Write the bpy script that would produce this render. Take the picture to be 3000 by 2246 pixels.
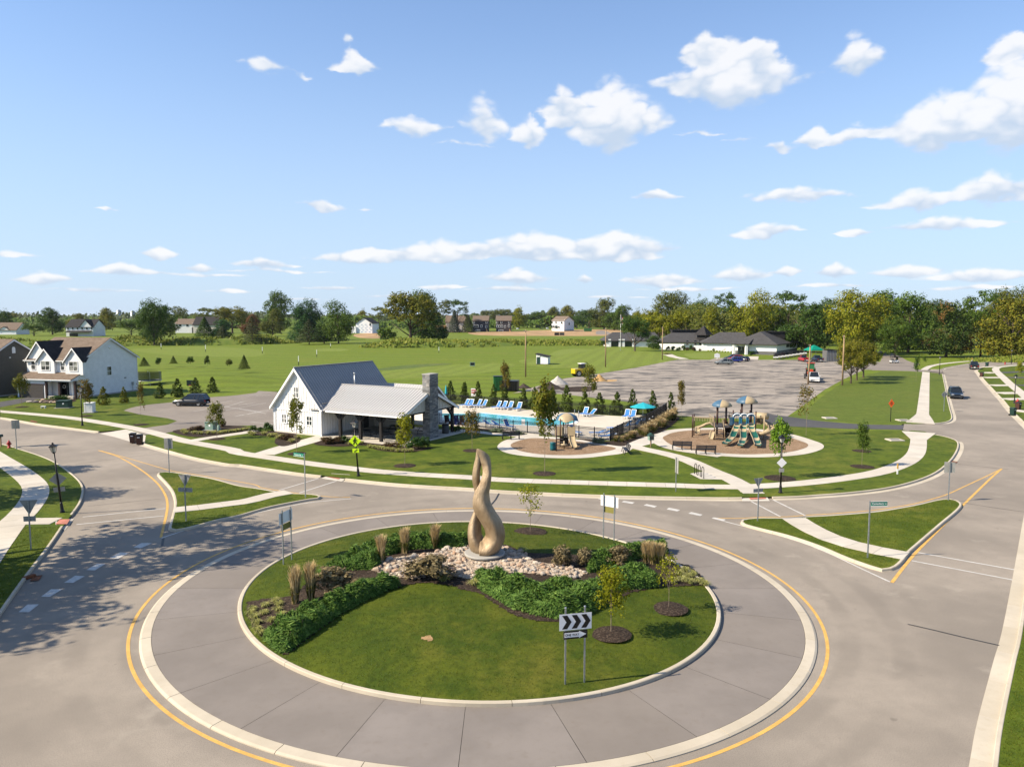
import bpy, math, random
import numpy as np
from mathutils import Vector, Matrix
from mathutils.geometry import tessellate_polygon
for o in list(bpy.data.objects): bpy.data.objects.remove(o, do_unlink=True)
scene = bpy.context.scene
COL = scene.collection
PI = math.pi
# ---------------------------------------------------------------- camera
F, CH = 2190.0, 13.5                    # focal length in photo pixels, drone height in metres
TH = math.atan((1123 - 922) / F)        # downward tilt
CT, ST = math.cos(TH), math.sin(TH)
cd = bpy.data.cameras.new('camera'); cam = bpy.data.objects.new('camera', cd); COL.objects.link(cam)
cam.location = (0, 0, CH); cam.rotation_euler = (PI/2 - TH, 0, 0)
cd.sensor_width = 36; cd.lens = F / 3000 * 36; cd.clip_start = .5; cd.clip_end = 30000
scene.camera = cam
scene.cycles.max_bounces = 5; scene.cycles.diffuse_bounces = 2; scene.cycles.glossy_bounces = 2; scene.cycles.transmission_bounces = 3; scene.cycles.caustics_reflective = False; scene.cycles.caustics_refractive = False
# ---------------------------------------------------------------- light
SUN_EL, SUN_AZ = math.radians(38.5), math.radians(15.0)   # shadows fall towards +X, 15 degrees to +Y
sdir = Vector((-math.cos(SUN_AZ)*math.cos(SUN_EL), -math.sin(SUN_AZ)*math.cos(SUN_EL), math.sin(SUN_EL)))
sl = bpy.data.lights.new('sun', 'SUN'); sl.energy = 5.0; sl.angle = math.radians(.53); sl.color = (1, .87, .68)
so = bpy.data.objects.new('sun', sl); COL.objects.link(so)
so.rotation_euler = sdir.to_track_quat('Z', 'Y').to_euler(); so.location = (0, 0, 60)
scene.view_settings.view_transform = 'Standard'; scene.view_settings.look = 'None'
scene.view_settings.exposure = 0.98; scene.view_settings.gamma = 1
wd = bpy.data.worlds.new('World'); scene.world = wd; wd.use_nodes = True
wt = wd.node_tree; wt.nodes.clear(); WN = wt.nodes.new; WL = wt.links.new
def wmath(op, a, b=None, c=None, clamp=False):
    n = WN('ShaderNodeMath'); n.operation = op; n.use_clamp = clamp
    for i, v in enumerate((a, b, c)):
        if v is None: continue
        if isinstance(v, (int, float)): n.inputs[i].default_value = v
        else: WL(v, n.inputs[i])
    return n.outputs[0]
def build_sky():
    sky = WN('ShaderNodeTexSky'); sky.sky_type = 'NISHITA'; sky.sun_disc = False
    sky.sun_elevation = SUN_EL; sky.sun_rotation = math.atan2(sdir.x, sdir.y)
    sky.altitude = 250; sky.air_density = 1.0; sky.dust_density = .6; sky.ozone_density = 2.2
    bg = WN('ShaderNodeBackground'); bg.inputs[1].default_value = .061
    tc = WN('ShaderNodeTexCoord'); d = tc.outputs['Generated']
    sx = WN('ShaderNodeSeparateXYZ'); WL(d, sx.inputs[0])
    az = wmath('ARCTAN2', sx.outputs[0], sx.outputs[1]); el = wmath('ARCSINE', sx.outputs[2])
    # paler, milkier towards the horizon (summer haze), the same all the way round
    hz = WN('ShaderNodeMapRange'); hz.interpolation_type = 'SMOOTHSTEP'
    WL(el, hz.inputs[0]); hz.inputs[1].default_value = -.02; hz.inputs[2].default_value = .42; hz.inputs[3].default_value = .82; hz.inputs[4].default_value = .18
    gn = WN('ShaderNodeVectorMath'); gn.operation = 'MULTIPLY'; WL(sky.outputs[0], gn.inputs[0]); gn.inputs[1].default_value = (1.20, 1.45, 1.72)
    mx = WN('ShaderNodeMix'); mx.data_type = 'RGBA'; WL(hz.outputs[0], mx.inputs[0]); WL(gn.outputs[0], mx.inputs[6])
    mx.inputs[7].default_value = (5.0, 6.2, 8.0, 1)
    WL(mx.outputs[2], bg.inputs[0])
    cb = WN('ShaderNodeCombineXYZ'); WL(az, cb.inputs[0]); WL(el, cb.inputs[1])
    # domain warp for puffy edges
    vm = WN('ShaderNodeVectorMath'); vm.operation = 'MULTIPLY'; WL(d, vm.inputs[0]); vm.inputs[1].default_value = (1, 1, 1.7)
    nz = WN('ShaderNodeTexNoise'); nz.inputs['Scale'].default_value = 15; nz.inputs['Detail'].default_value = 5; nz.inputs['Roughness'].default_value = .58
    WL(vm.outputs[0], nz.inputs['Vector'])
    w1 = WN('ShaderNodeVectorMath'); w1.operation = 'SUBTRACT'; WL(nz.outputs['Color'], w1.inputs[0]); w1.inputs[1].default_value = (.5, .5, .5)
    amp = wmath('MULTIPLY_ADD', el, .13, .007)
    w2 = WN('ShaderNodeVectorMath'); w2.operation = 'SCALE'; WL(w1.outputs[0], w2.inputs[0]); WL(amp, w2.inputs['Scale'])
    w3 = WN('ShaderNodeVectorMath'); w3.operation = 'ADD'; WL(cb.outputs[0], w3.inputs[0]); WL(w2.outputs[0], w3.inputs[1])
    P = w3.outputs[0]
    C = [(765,134,52,26,1),(757,78,17,30,.5),(575,135,62,36,.62),(655,150,25,18,.35),(895,270,80,27,.8),(1050,250,62,58,.75),(1145,278,45,34,.95),(1210,225,50,42,.9),
      (1320,250,135,58,1.15),(1000,305,90,14,.35),(1575,160,165,50,1.2),(1520,100,55,34,1),(1640,120,50,40,.9),(1855,122,52,44,.9),(2185,105,55,25,.9),
      (2190,225,130,72,1.15),(2030,262,120,46,1.15),(1840,288,85,20,.8),(1762,290,45,22,.9),(1685,310,46,20,.7),(1600,296,42,14,.5),(1520,284,75,13,.45),
      (1420,424,58,14,.9),(1730,420,130,18,.8),(1985,432,95,24,.85),(2150,405,95,30,1),(2300,420,90,26,.9),(697,442,58,15,.9),(793,444,20,10,.5),(233,452,24,8,.5),
      (1650,498,82,17,.95),(1850,503,42,11,.8),(2040,482,130,15,.9),(800,552,135,17,1),(960,540,140,23,1.1),(1150,530,170,27,1.15),(1340,530,140,25,1.1),(1300,552,180,16,.8),
      (345,542,38,16,1),(427,574,36,11,.9),(265,582,75,14,1),(90,600,60,14,.95),(570,567,75,13,.9),(420,590,160,10,.5),(600,582,150,9,.5),(20,545,60,14,.5),
      (1120,597,85,18,1),(1265,600,25,14,.8),(1430,602,100,16,1),(1600,590,72,18,1),(1700,585,38,12,.9),(1805,585,45,17,1),(1960,583,75,14,.95),(2120,594,110,14,.95),
      (950,617,60,9,.8),(1110,622,110,9,.8),(720,620,80,8,.7),(500,628,70,8,.6),(850,638,110,8,.6),(1500,622,130,8,.6),(200,625,110,9,.6),(1800,615,120,8,.6),(2100,620,120,9,.6),(640,645,90,7,.5),(1300,640,120,7,.5)]
    out = []
    for cx, cy, hw, hh, dn in C:
        x = (cx*1.35624-1500)/F; y = (cy*1.35624-1123)/F
        dx, dy, dz = x, CT - y*ST, -y*CT - ST; L = math.sqrt(dx*dx+dy*dy+dz*dz)
        out.append((math.atan2(dx, dy), math.asin(dz/L), hw*1.35624/F*1.18, hh*1.35624/F*1.22, dn*1.02))
    # clouds packed into rows; each row is one ramp over azimuth (R envelope, G height, B thickness), mirrored right round the horizon
    rows = []
    for c in sorted(out, key=lambda c: -c[2]):
        for r in rows:
            if len(r) < 10 and all(abs(c[0]-k[0]) > c[2]+k[2]+.006 for k in r): r.append(c); break
        else: rows.append([c])
    sp = WN('ShaderNodeSeparateXYZ'); WL(P, sp.inputs[0]); pa, pe = sp.outputs[0], sp.outputs[1]
    u = wmath('DIVIDE', wmath('PINGPONG', wmath('ADD', pa, PI/4), PI/2), PI/2)
    A = B = None
    for r in rows:
        cr = WN('ShaderNodeValToRGB'); WL(u, cr.inputs[0]); cr.color_ramp.interpolation = 'LINEAR'; st = []
        for a0, e0, w, h, dn in sorted(r):
            x0, x1, x2 = [(v+PI/4)/(PI/2) for v in (a0-w, a0, a0+w)]
            for x, R in ((x0, 0), (x1, dn/1.3), (x2, 0)):
                if 0 <= x <= 1: st.append((x, (R, (e0-.22*h)/.5, h*1.3/.1, 1)))
        e = cr.color_ramp.elements
        for i, (x, c) in enumerate(st):
            el_ = e[i] if i < 2 else e.new(x)
            el_.position = x; el_.color = c
        rs = WN('ShaderNodeSeparateColor'); WL(cr.outputs[0], rs.inputs[0])
        dy = wmath('DIVIDE', wmath('MULTIPLY_ADD', rs.outputs[1], -.5, pe), wmath('MAXIMUM', wmath('MULTIPLY', rs.outputs[2], .1), .001))
        f = wmath('SUBTRACT', wmath('MULTIPLY', rs.outputs[0], 1.3), wmath('MAXIMUM', dy, wmath('MULTIPLY', dy, -1.5)), clamp=True)
        A = f if A is None else wmath('ADD', f, A)
        B = wmath('MULTIPLY', f, dy) if B is None else wmath('MULTIPLY_ADD', f, dy, B)
    wd.cycles.sampling_method = 'MANUAL'; wd.cycles.sample_map_resolution = 256
    n2 = WN('ShaderNodeTexNoise'); n2.inputs['Scale'].default_value = 34; n2.inputs['Detail'].default_value = 4; WL(vm.outputs[0], n2.inputs['Vector'])
    vo = WN('ShaderNodeTexNoise'); vo.inputs['Scale'].default_value = 21; vo.inputs['Detail'].default_value = 2; WL(vm.outputs[0], vo.inputs['Vector'])
    puff = wmath('MULTIPLY_ADD', wmath('ABSOLUTE', wmath('SUBTRACT', vo.outputs[0], .5)), 3.0, -.22)
    wgt = wmath('MINIMUM', wmath('MULTIPLY', A, 4), 1)
    fld = wmath('ADD', A, wmath('MULTIPLY', wmath('MULTIPLY_ADD', wmath('SUBTRACT', n2.outputs[0], .5), .42, wmath('MULTIPLY', puff, .55)), wgt))
    mk = WN('ShaderNodeMapRange'); mk.interpolation_type = 'SMOOTHSTEP'; WL(fld, mk.inputs[0])
    mk.inputs[1].default_value = .06; mk.inputs[2].default_value = .48; mk.inputs[4].default_value = .9
    t = wmath('DIVIDE', B, wmath('MAXIMUM', A, .02))
    t2 = wmath('ADD', t, wmath('MULTIPLY_ADD', wmath('SUBTRACT', n2.outputs[0], .5), .8, wmath('MULTIPLY', puff, .9)))
    sh = WN('ShaderNodeMapRange'); sh.interpolation_type = 'SMOOTHSTEP'; WL(t2, sh.inputs[0])
    sh.inputs[1].default_value = -.42; sh.inputs[2].default_value = .38
    cc = WN('ShaderNodeMix'); cc.data_type = 'RGBA'; WL(sh.outputs[0], cc.inputs[0])
    cc.inputs[6].default_value = (.56, .66, .80, 1); cc.inputs[7].default_value = (.93, .93, .94, 1)
    bc = WN('ShaderNodeBackground'); WL(cc.outputs[2], bc.inputs[0]); bc.inputs[1].default_value = .545
    ms = WN('ShaderNodeMixShader'); WL(mk.outputs[0], ms.inputs[0]); WL(bg.outputs[0], ms.inputs[1]); WL(bc.outputs[0], ms.inputs[2])
    wo = WN('ShaderNodeOutputWorld'); WL(ms.outputs[0], wo.inputs[0])
build_sky()
# ---------------------------------------------------------------- survey: photo sheets -> site coordinates
SH = dict(z1=(0,820,.33906),z2=(700,820,.33906),z3=(1350,820,.33906),z4=(2050,820,.42948),z5=(0,1180,.33906),z6=(700,1250,.33906),z7=(1350,1250,.33906),
 z8=(2050,1250,.42948),y1=(0,1650,.35988),y2=(650,1600,.39002),y3=(1350,1600,.39005),y4=(2100,1600,.40687),sc=(1250,1300,.24155),cb=(780,1030,.25769),
 hs=(60,950,.16727),pg=(1950,1130,.18083),rr=(2600,1020,.18083),fv=(0,0,1.35624),p1=(1270,1140,.18083),p2=(1600,1140,.18083),c1=(1760,920,.18083),
 c2=(2060,940,.18083),c3=(2350,940,.18083),fh=(1250,860,.22604),fl=(480,840,.22604),pv=(1040,1180,.18083),tr=(2200,840,.22604),tt=(2600,820,.18083),
 h2=(0,1050,.13562),pk=(480,1190,.18083),re=(2820,1050,.12685),fa=(0,840,.22604),s=(0,0,1))
ZL = .13                                   # lawn level above the road
def px(z, x, y): a = SH[z]; return a[0]+x*a[2], a[1]+y*a[2]
def G(z, x, y, h=ZL):
    u, v = px(z, x, y); a = (u-1500)/F; b = (v-1123)/F
    t = (h-CH)/(-b*CT-ST); return Vector((a*t, (CT-b*ST)*t, h))
def GL(z, pts, h=ZL): return [G(z, x, y, h) for x, y in pts]
def proj(p):
    d = p[1]*CT-(p[2]-CH)*ST; up = p[1]*ST+(p[2]-CH)*CT
    return 1500+F*p[0]/d, 1123-F*up/d
def height(base, z, y):                    # height of an upright at base whose top lies on row y of sheet z
    v = px(z, 0, y)[1]; q = (1123-v)/F
    # q = (Y*ST+(Z-H)*CT)/(Y*CT-(Z-H)*ST)
    k = (q*base[1]*CT-base[1]*ST)/(CT+q*ST); return k+CH-base[2]
def mpp(base): return base[1]/F*1.0        # metres per photo pixel at that distance
# ---------------------------------------------------------------- objects
def link(o, parent=None):
    COL.objects.link(o)
    if parent is not None: o.parent = parent
    return o
def tag(o, label=None, cat=None, group=None, kind=None):
    if label: o['label'] = label
    if cat: o['category'] = cat
    if group: o['group'] = group
    if kind: o['kind'] = kind
    return o
def empty(name, loc=(0,0,0), rz=0, parent=None, scale=None):
    o = bpy.data.objects.new(name, None); link(o, parent); o.location = loc; o.rotation_euler = (0,0,rz)
    o.empty_display_size = .3
    if scale is not None: o.scale = scale if hasattr(scale, '__len__') else (scale,)*3
    return o
def thing(name, label, cat, loc=(0,0,0), rz=0, group=None, scale=None):
    return tag(empty(name, loc, rz, None, scale), label, cat, group)
def dup(root, loc=None, rz=None, label=None, group=None, scale=None):
    def cp(o, par):
        c = o.copy(); COL.objects.link(c); c.parent = par
        for ch in KIDS.get(o.name, ()): cp(ch, c)
        return c
    r = cp(root, None)
    if loc is not None: r.location = loc
    if rz is not None: r.rotation_euler = (0,0,rz)
    if label: r['label'] = label
    if group: r['group'] = group
    if scale is not None: r.scale = scale if hasattr(scale, '__len__') else (scale,)*3
    return r
KIDS = {}
def mobj(name, me, parent=None, loc=None, rz=None):
    o = bpy.data.objects.new(name, me); link(o, parent)
    if parent is not None: KIDS.setdefault(parent.name, []).append(o)
    if loc is not None: o.location = loc
    if rz is not None: o.rotation_euler = (0,0,rz)
    return o
def fmesh(name, V, Fc, mat, smooth=False):  # fast mesh from arrays, all faces with the same corner count
    V = np.asarray(V, np.float32); Fc = np.asarray(Fc, np.int32); k = Fc.shape[1]
    me = bpy.data.meshes.new(name); me.vertices.add(len(V)); me.vertices.foreach_set('co', V.ravel())
    me.loops.add(Fc.size); me.loops.foreach_set('vertex_index', Fc.ravel())
    me.polygons.add(len(Fc)); me.polygons.foreach_set('loop_start', np.arange(0, Fc.size, k, dtype=np.int32))
    me.polygons.foreach_set('loop_total', np.full(len(Fc), k, np.int32))
    if smooth: me.polygons.foreach_set('use_smooth', np.ones(len(Fc), bool))
    me.update(calc_edges=True); me.materials.append(mat); return me
class MB:
    def __init__(s): s.v = []; s.f = []; s.m = []
    def add(s, V, Fs, m=0):
        n = len(s.v); s.v += [tuple(p) for p in V]; s.f += [[i+n for i in f] for f in Fs]; s.m += [m]*len(Fs); return s
    def box(s, c, d, m=0, rz=0, rx=0, ry=0, taper=1):
        x, y, z = d[0]/2, d[1]/2, d[2]/2; V = []
        for sz in (-1, 1):
            k = taper if sz > 0 else 1
            for sx, sy in ((-1,-1),(1,-1),(1,1),(-1,1)): V.append(Vector((sx*x*k, sy*y*k, sz*z)))
        R = Matrix.Rotation(rz,3,'Z') @ Matrix.Rotation(ry,3,'Y') @ Matrix.Rotation(rx,3,'X')
        return s.add([R @ p + Vector(c) for p in V], [(0,3,2,1),(4,5,6,7),(0,1,5,4),(1,2,6,5),(2,3,7,6),(3,0,4,7)], m)
    def b2(s, p, q, m=0):  # box from two corners
        return s.box([(a+b)/2 for a, b in zip(p, q)], [abs(b-a) for a, b in zip(p, q)], m)
    def cyl(s, p, q, r, r2=None, n=10, m=0, caps=True):
        p, q = Vector(p), Vector(q); r2 = r if r2 is None else r2; a = (q-p).normalized()
        u = a.orthogonal().normalized(); w = a.cross(u); V = []
        for c, rr in ((p, r), (q, r2)):
            for i in range(n):
                t = 2*PI*i/n; V.append(c + (u*math.cos(t)+w*math.sin(t))*rr)
        Fs = [(i, (i+1) % n, n+(i+1) % n, n+i) for i in range(n)]
        if caps: Fs += [tuple(range(n-1, -1, -1)), tuple(range(n, 2*n))]
        return s.add(V, Fs, m)
    def tube(s, path, r, n=8, m=0, caps=True):
        P = [Vector(p) for p in path]; R = r if hasattr(r, '__len__') else [r]*len(P); V = []; u = None
        for i, p in enumerate(P):
            a = (P[min(i+1, len(P)-1)]-P[max(i-1, 0)])
            a = a.normalized() if a.length > 1e-9 else Vector((0,0,1))
            u = a.orthogonal().normalized() if u is None else (u-a*u.dot(a)).normalized()
            w = a.cross(u)
            for k in range(n):
                t = 2*PI*k/n; V.append(p+(u*math.cos(t)+w*math.sin(t))*R[i])
        Fs = [(i*n+k, i*n+(k+1) % n, (i+1)*n+(k+1) % n, (i+1)*n+k) for i in range(len(P)-1) for k in range(n)]
        if caps: Fs += [tuple(range(n-1, -1, -1)), tuple(range((len(P)-1)*n, len(P)*n))]
        return s.add(V, Fs, m)
    def lathe(s, prof, c=(0,0,0), n=14, m=0):
        V = [(c[0]+r*math.cos(2*PI*k/n), c[1]+r*math.sin(2*PI*k/n), c[2]+z) for r, z in prof for k in range(n)]
        Fs = [(i*n+k, i*n+(k+1) % n, (i+1)*n+(k+1) % n, (i+1)*n+k) for i in range(len(prof)-1) for k in range(n)]
        return s.add(V, Fs + [tuple(range(n-1, -1, -1)), tuple(range((len(prof)-1)*n, len(prof)*n))], m)
    def prism(s, poly, vec, m=0):  # planar polygon extruded by vec
        n = len(poly); P = [Vector(p) for p in poly]; v = Vector(vec)
        return s.add(P+[p+v for p in P], [tuple(range(n-1, -1, -1)), tuple(range(n, 2*n))]+[(i, (i+1) % n, n+(i+1) % n, n+i) for i in range(n)], m)
    def quad(s, a, b, c, d, m=0): return s.add([a, b, c, d], [(0,1,2,3)], m)
    def grid(s, rows, m=0, close=False):
        n = len(rows[0]); V = [p for r in rows for p in r]; k = n if close else n-1
        return s.add(V, [(i*n+j, i*n+(j+1) % n, (i+1)*n+(j+1) % n, (i+1)*n+j) for i in range(len(rows)-1) for j in range(k)], m)
    def mesh(s, name, mats, smooth=False, bevel=None):
        me = bpy.data.meshes.new(name); me.from_pydata(s.v, [], s.f)
        for mt in (mats if isinstance(mats, (list, tuple)) else [mats]): me.materials.append(mt)
        me.polygons.foreach_set('material_index', s.m)
        if smooth: me.polygons.foreach_set('use_smooth', [True]*len(s.f))
        me.update(); return me
    def build(s, name, mats, parent=None, smooth=False, loc=None, rz=None, bevel=0):
        o = mobj(name, s.mesh(name, mats, smooth), parent, loc, rz)
        if bevel:
            b = o.modifiers.new('bevel', 'BEVEL'); b.width = bevel; b.segments = 2; b.limit_method = 'ANGLE'
        return o
def BOX(name, c, d, mat, parent, rz=0, bevel=0, **k): return MB().box(c, d, rz=rz, **k).build(name, mat, parent, bevel=bevel)
def CYL(name, p, q, r, mat, parent, r2=None, n=10): return MB().cyl(p, q, r, r2, n).build(name, mat, parent, True)
# ---------------------------------------------------------------- curves in plan
def smooth(pts, step=.8, closed=False):
    P = [Vector((p[0], p[1])) for p in pts]; n = len(P); out = []
    for i in range(n if closed else n-1):
        a, b, c, d = (P[(i-1) % n], P[i], P[(i+1) % n], P[(i+2) % n]) if closed else (P[max(i-1,0)], P[i], P[i+1], P[min(i+2,n-1)])
        k = max(2, int((c-b).length/step))
        for j in range(k):
            t = j/k; out.append(.5*((2*b)+(c-a)*t+(2*a-5*b+4*c-d)*t*t+(3*b-a-3*c+d)*t*t*t))
    if not closed: out.append(P[-1].copy())
    return out
def resample(P, step, closed=False):
    Q = list(P)+([P[0]] if closed else []); L = [0]
    for a, b in zip(Q, Q[1:]): L.append(L[-1]+(b-a).length)
    n = max(1, round(L[-1]/step)); out = []; j = 0
    for i in range(n+(0 if closed else 1)):
        s = L[-1]*i/n
        while j < len(L)-2 and L[j+1] < s: j += 1
        t = (s-L[j])/max(1e-9, L[j+1]-L[j]); out.append(Q[j].lerp(Q[j+1], t))
    return out
def normals(P, closed=False):
    out = []; n = len(P)
    for i in range(n):
        a = P[(i-1) % n] if closed or i > 0 else P[i]; b = P[(i+1) % n] if closed or i < n-1 else P[i]
        t = (b-a).normalized(); out.append(Vector((t.y, -t.x)))       # right-hand side
    return out
def sheet(name, rings, z, mat, kind='structure', parent=None, zf=None):
    rs = [[Vector((p[0], p[1], 0)) for p in r] for r in rings]
    V = [p for r in rs for p in r]; T = tessellate_polygon(rs)
    V3 = [(p.x, p.y, z if zf is None else zf(p.x, p.y)) for p in V]
    Fs = []
    for a, b, c in T:
        A, B, Cc = V[a], V[b], V[c]
        Fs.append((a, b, c) if (B-A).cross(Cc-A).z > 0 else (a, c, b))
    me = bpy.data.meshes.new(name); me.from_pydata(V3, [], Fs); me.materials.append(mat); me.update()
    o = mobj(name, me, parent)
    if parent is None: o['kind'] = kind
    return o
def ribbon(P, a, b, z, closed=False):        # MB strip between offsets a and b of a line
    N = normals(P, closed); rows = [[(p.x+n.x*o, p.y+n.y*o, z) for o in (a, b)] for p, n in zip(P, N)]
    if closed: rows.append(rows[0])
    m = MB().grid(rows)
    if b > a: pass
    else: m.f = [f[::-1] for f in m.f]
    return m
# ---------------------------------------------------------------- materials (all procedural)
ALB = .80                                  # calibration of all base colours against the exposure
class NT:
    def __init__(s, name):
        s.mat = bpy.data.materials.new(name); s.mat.use_nodes = True; s.t = s.mat.node_tree; s.t.nodes.clear()
        s.out = s.n('ShaderNodeOutputMaterial'); s.b = s.n('ShaderNodeBsdfPrincipled'); s.l(s.b.outputs[0], s.out.inputs[0])
    def n(s, k): return s.t.nodes.new(k)
    def l(s, a, b): s.t.links.new(a, b)
    def set(s, i, v):
        if isinstance(v, (int, float)): i.default_value = v
        elif isinstance(v, tuple): i.default_value = v if len(v) == len(i.default_value) else v+(1,)
        else: s.l(v, i)
    def math(s, op, a, b=None, clamp=False):
        n = s.n('ShaderNodeMath'); n.operation = op; n.use_clamp = clamp; s.set(n.inputs[0], a)
        if b is not None: s.set(n.inputs[1], b)
        return n.outputs[0]
    def noise(s, vec, scale, detail=4, rough=.55, col=False):
        n = s.n('ShaderNodeTexNoise'); s.l(vec, n.inputs['Vector']); n.inputs['Scale'].default_value = scale
        n.inputs['Detail'].default_value = detail; n.inputs['Roughness'].default_value = rough; return n.outputs['Color' if col else 0]
    def rng(s, v, a, b, c=0, d=1, smooth=True):
        n = s.n('ShaderNodeMapRange'); n.interpolation_type = 'SMOOTHSTEP' if smooth else 'LINEAR'
        s.l(v, n.inputs[0])
        for i, x in zip((1,2,3,4), (a,b,c,d)): n.inputs[i].default_value = x
        return n.outputs[0]
    def mix(s, f, a, b, mode='MIX'):
        n = s.n('ShaderNodeMix'); n.data_type = 'RGBA'; n.blend_type = mode; s.set(n.inputs[0], f); s.set(n.inputs[6], a); s.set(n.inputs[7], b); return n.outputs[2]
    def pos(s): return s.n('ShaderNodeNewGeometry').outputs['Position']
    def objc(s): return s.n('ShaderNodeTexCoord').outputs['Object']
    def mapv(s, v, sc=(1,1,1), rz=0):
        n = s.n('ShaderNodeMapping'); s.l(v, n.inputs[0]); n.inputs['Scale'].default_value = sc; n.inputs['Rotation'].default_value = (0,0,rz); return n.outputs[0]
    def wave(s, vec, scale, dist=0, prof='SIN', axis='X'):
        n = s.n('ShaderNodeTexWave'); s.l(vec, n.inputs['Vector']); n.inputs['Scale'].default_value = scale; n.inputs['Distortion'].default_value = dist
        n.wave_profile = prof; n.bands_direction = axis; n.inputs['Detail'].default_value = 2; return n.outputs[1]
    def bump(s, h, strength, dist=.02):
        n = s.n('ShaderNodeBump'); s.l(h, n.inputs['Height']); n.inputs['Strength'].default_value = strength; n.inputs['Distance'].default_value = dist
        s.l(n.outputs[0], s.b.inputs['Normal']); return n
    def done(s, col, rough=.8, metal=0, spec=.3):
        s.set(s.b.inputs['Base Color'], tuple(x*ALB for x in col) if isinstance(col, tuple) else s.mix(1.0, col, (ALB,)*3, 'MULTIPLY')); s.set(s.b.inputs['Roughness'], rough); s.b.inputs['Metallic'].default_value = metal
        s.b.inputs['Specular IOR Level'].default_value = spec; return s.mat
def mat(name, c, rough=.7, metal=0, spec=.3, var=.15, scale=3, bump=0, bscale=40, coord='obj', sc=(1,1,1), fine=.0):
    t = NT(name); v = t.pos() if coord == 'pos' else t.objc(); v = t.mapv(v, sc) if sc != (1,1,1) else v
    if var or bump or fine:
        k = t.noise(v, scale, 5); lo = tuple(x*(1-var*1.3) for x in c); hi = tuple(min(1, x*(1+var)) for x in c)
        col = t.mix(t.rng(k, .3, .7), lo, hi)
        if fine or bump:
            g = t.noise(v, bscale, 3)
            if fine: col = t.mix(t.rng(g, .25, .75, 0, fine), col, tuple(x*.45 for x in c))
            if bump: t.bump(g, bump)
        return t.done(col, rough, metal, spec)
    return t.done(c, rough, metal, spec)
def grass(name, a, b, dry, stripes=None, dryness=.5, fresh=1.0):
    t = NT(name); p = t.pos()
    n1 = t.noise(p, .06, 4, .6); n2 = t.noise(p, .5, 5, .68); n3 = t.noise(p, 3.2, 4, .75); n4 = t.noise(p, 55, 1)
    col = t.mix(t.rng(n2, .32, .68), a, b)
    if stripes:
        ang, wl, amt = stripes
        w = t.wave(t.mapv(p, (1,1,1), ang), wl, 1.2)
        col = t.mix(t.rng(w, .3, .7, 0, amt), col, tuple(x*1.6 for x in a))
    dm = t.math('MULTIPLY', t.rng(n1, .45, .75), t.rng(n2, .35, .7)); col = t.mix(t.math('MULTIPLY', dm, dryness), col, dry)
    col = t.mix(t.rng(n3, .35, .75, 0, .55), col, tuple(x*.42 for x in a))
    col = t.mix(t.rng(n4, .5, .8, 0, .5), col, tuple(min(1, x*1.5) for x in b))
    t.bump(t.math('ADD', n3, t.math('MULTIPLY', n4, .6)), .55, .05)
    return t.done(col, .9, 0, .15)
def asphalt(name, c, warm, crack=.0, streak=None, contrast=.5):
    t = NT(name); p = t.pos()
    n1 = t.noise(p, .12, 3, .6); n2 = t.noise(p, 1.1, 4, .65); n3 = t.noise(p, 28, 2, .7); n4 = t.noise(p, 120, 1)
    col = t.mix(t.rng(n1, .3, .7), tuple(x*(1-.16*contrast*2) for x in c), warm)
    col = t.mix(t.rng(n2, .35, .7, 0, .3), col, tuple(x*.72 for x in c))
    col = t.mix(t.rng(n3, .40, .70, 0, .55), col, tuple(x*.5 for x in c))
    col = t.mix(t.rng(n4, .62, .8, 0, .45), col, tuple(min(1, x*1.7) for x in warm))
    if streak:
        ang, sx, dark, lo, hi = streak
        v = t.mapv(p, (1, sx, 1), ang); s1 = t.noise(v, .13, 5, .66); s2 = t.noise(v, .5, 5, .65)
        m = t.rng(t.math('ADD', t.math('MULTIPLY', s1, .72), t.math('MULTIPLY', s2, .28)), lo, hi)
        col = t.mix(m, col, dark)
    if name == 'road_asphalt': col = tracks(t, p, col, c)
    t.bump(t.math('ADD', n3, n4), .35, .012)
    return t.done(col, .88, 0, .25)
def tracks(t, p, col, c):                  # worn wheel paths round the roundabout and dusty lane edges
    v = t.n('ShaderNodeVectorMath'); v.operation = 'SUBTRACT'; t.l(p, v.inputs[0]); v.inputs[1].default_value = (-.9, 36.2, 0)
    l = t.n('ShaderNodeVectorMath'); l.operation = 'LENGTH'; t.l(v.outputs[0], l.inputs[0]); r = l.outputs['Value']
    w = t.math('SINE', t.math('MULTIPLY', r, 3.2)); k = t.noise(p, .22, 3); near = t.rng(r, 15, 24, 1, 0)
    m = t.math('MULTIPLY', t.math('MULTIPLY', t.rng(w, -.2, .9), t.rng(k, .35, .65)), near)
    col = t.mix(t.math('MULTIPLY', m, .6), col, tuple(x*.66 for x in c)); col = t.mix(t.rng(t.noise(p, 1.6, 2), .70, .78, 0, .5), col, tuple(x*.45 for x in c))
    d = t.math('MULTIPLY', t.rng(t.noise(p, .35, 4, .7), .58, .74), .26); return t.mix(d, col, (.47,.425,.35))
def concrete(name, c, broom=False, stain=.35):
    t = NT(name); p = t.pos()
    n1 = t.noise(p, .35, 5, .6); n2 = t.noise(p, 3.5, 5, .65); n3 = t.noise(p, 45, 3, .7)
    col = t.mix(t.rng(n1, .3, .7), tuple(x*.86 for x in c), tuple(min(1, x*1.07) for x in c))
    col = t.mix(t.rng(n2, .5, .78, 0, stain), col, tuple(x*y for x, y in zip(c, (.72,.66,.56))))
    col = t.mix(t.rng(n3, .5, .75, 0, .28), col, tuple(x*.7 for x in c))
    oi = t.n('ShaderNodeObjectInfo').outputs['Random']
    col = t.mix(t.math('MULTIPLY', oi, .42), col, tuple(x*y for x, y in zip(c, (.8,.77,.7))))
    t.bump(n3, .25, .008)
    return t.done(col, .85, 0, .25)
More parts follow.
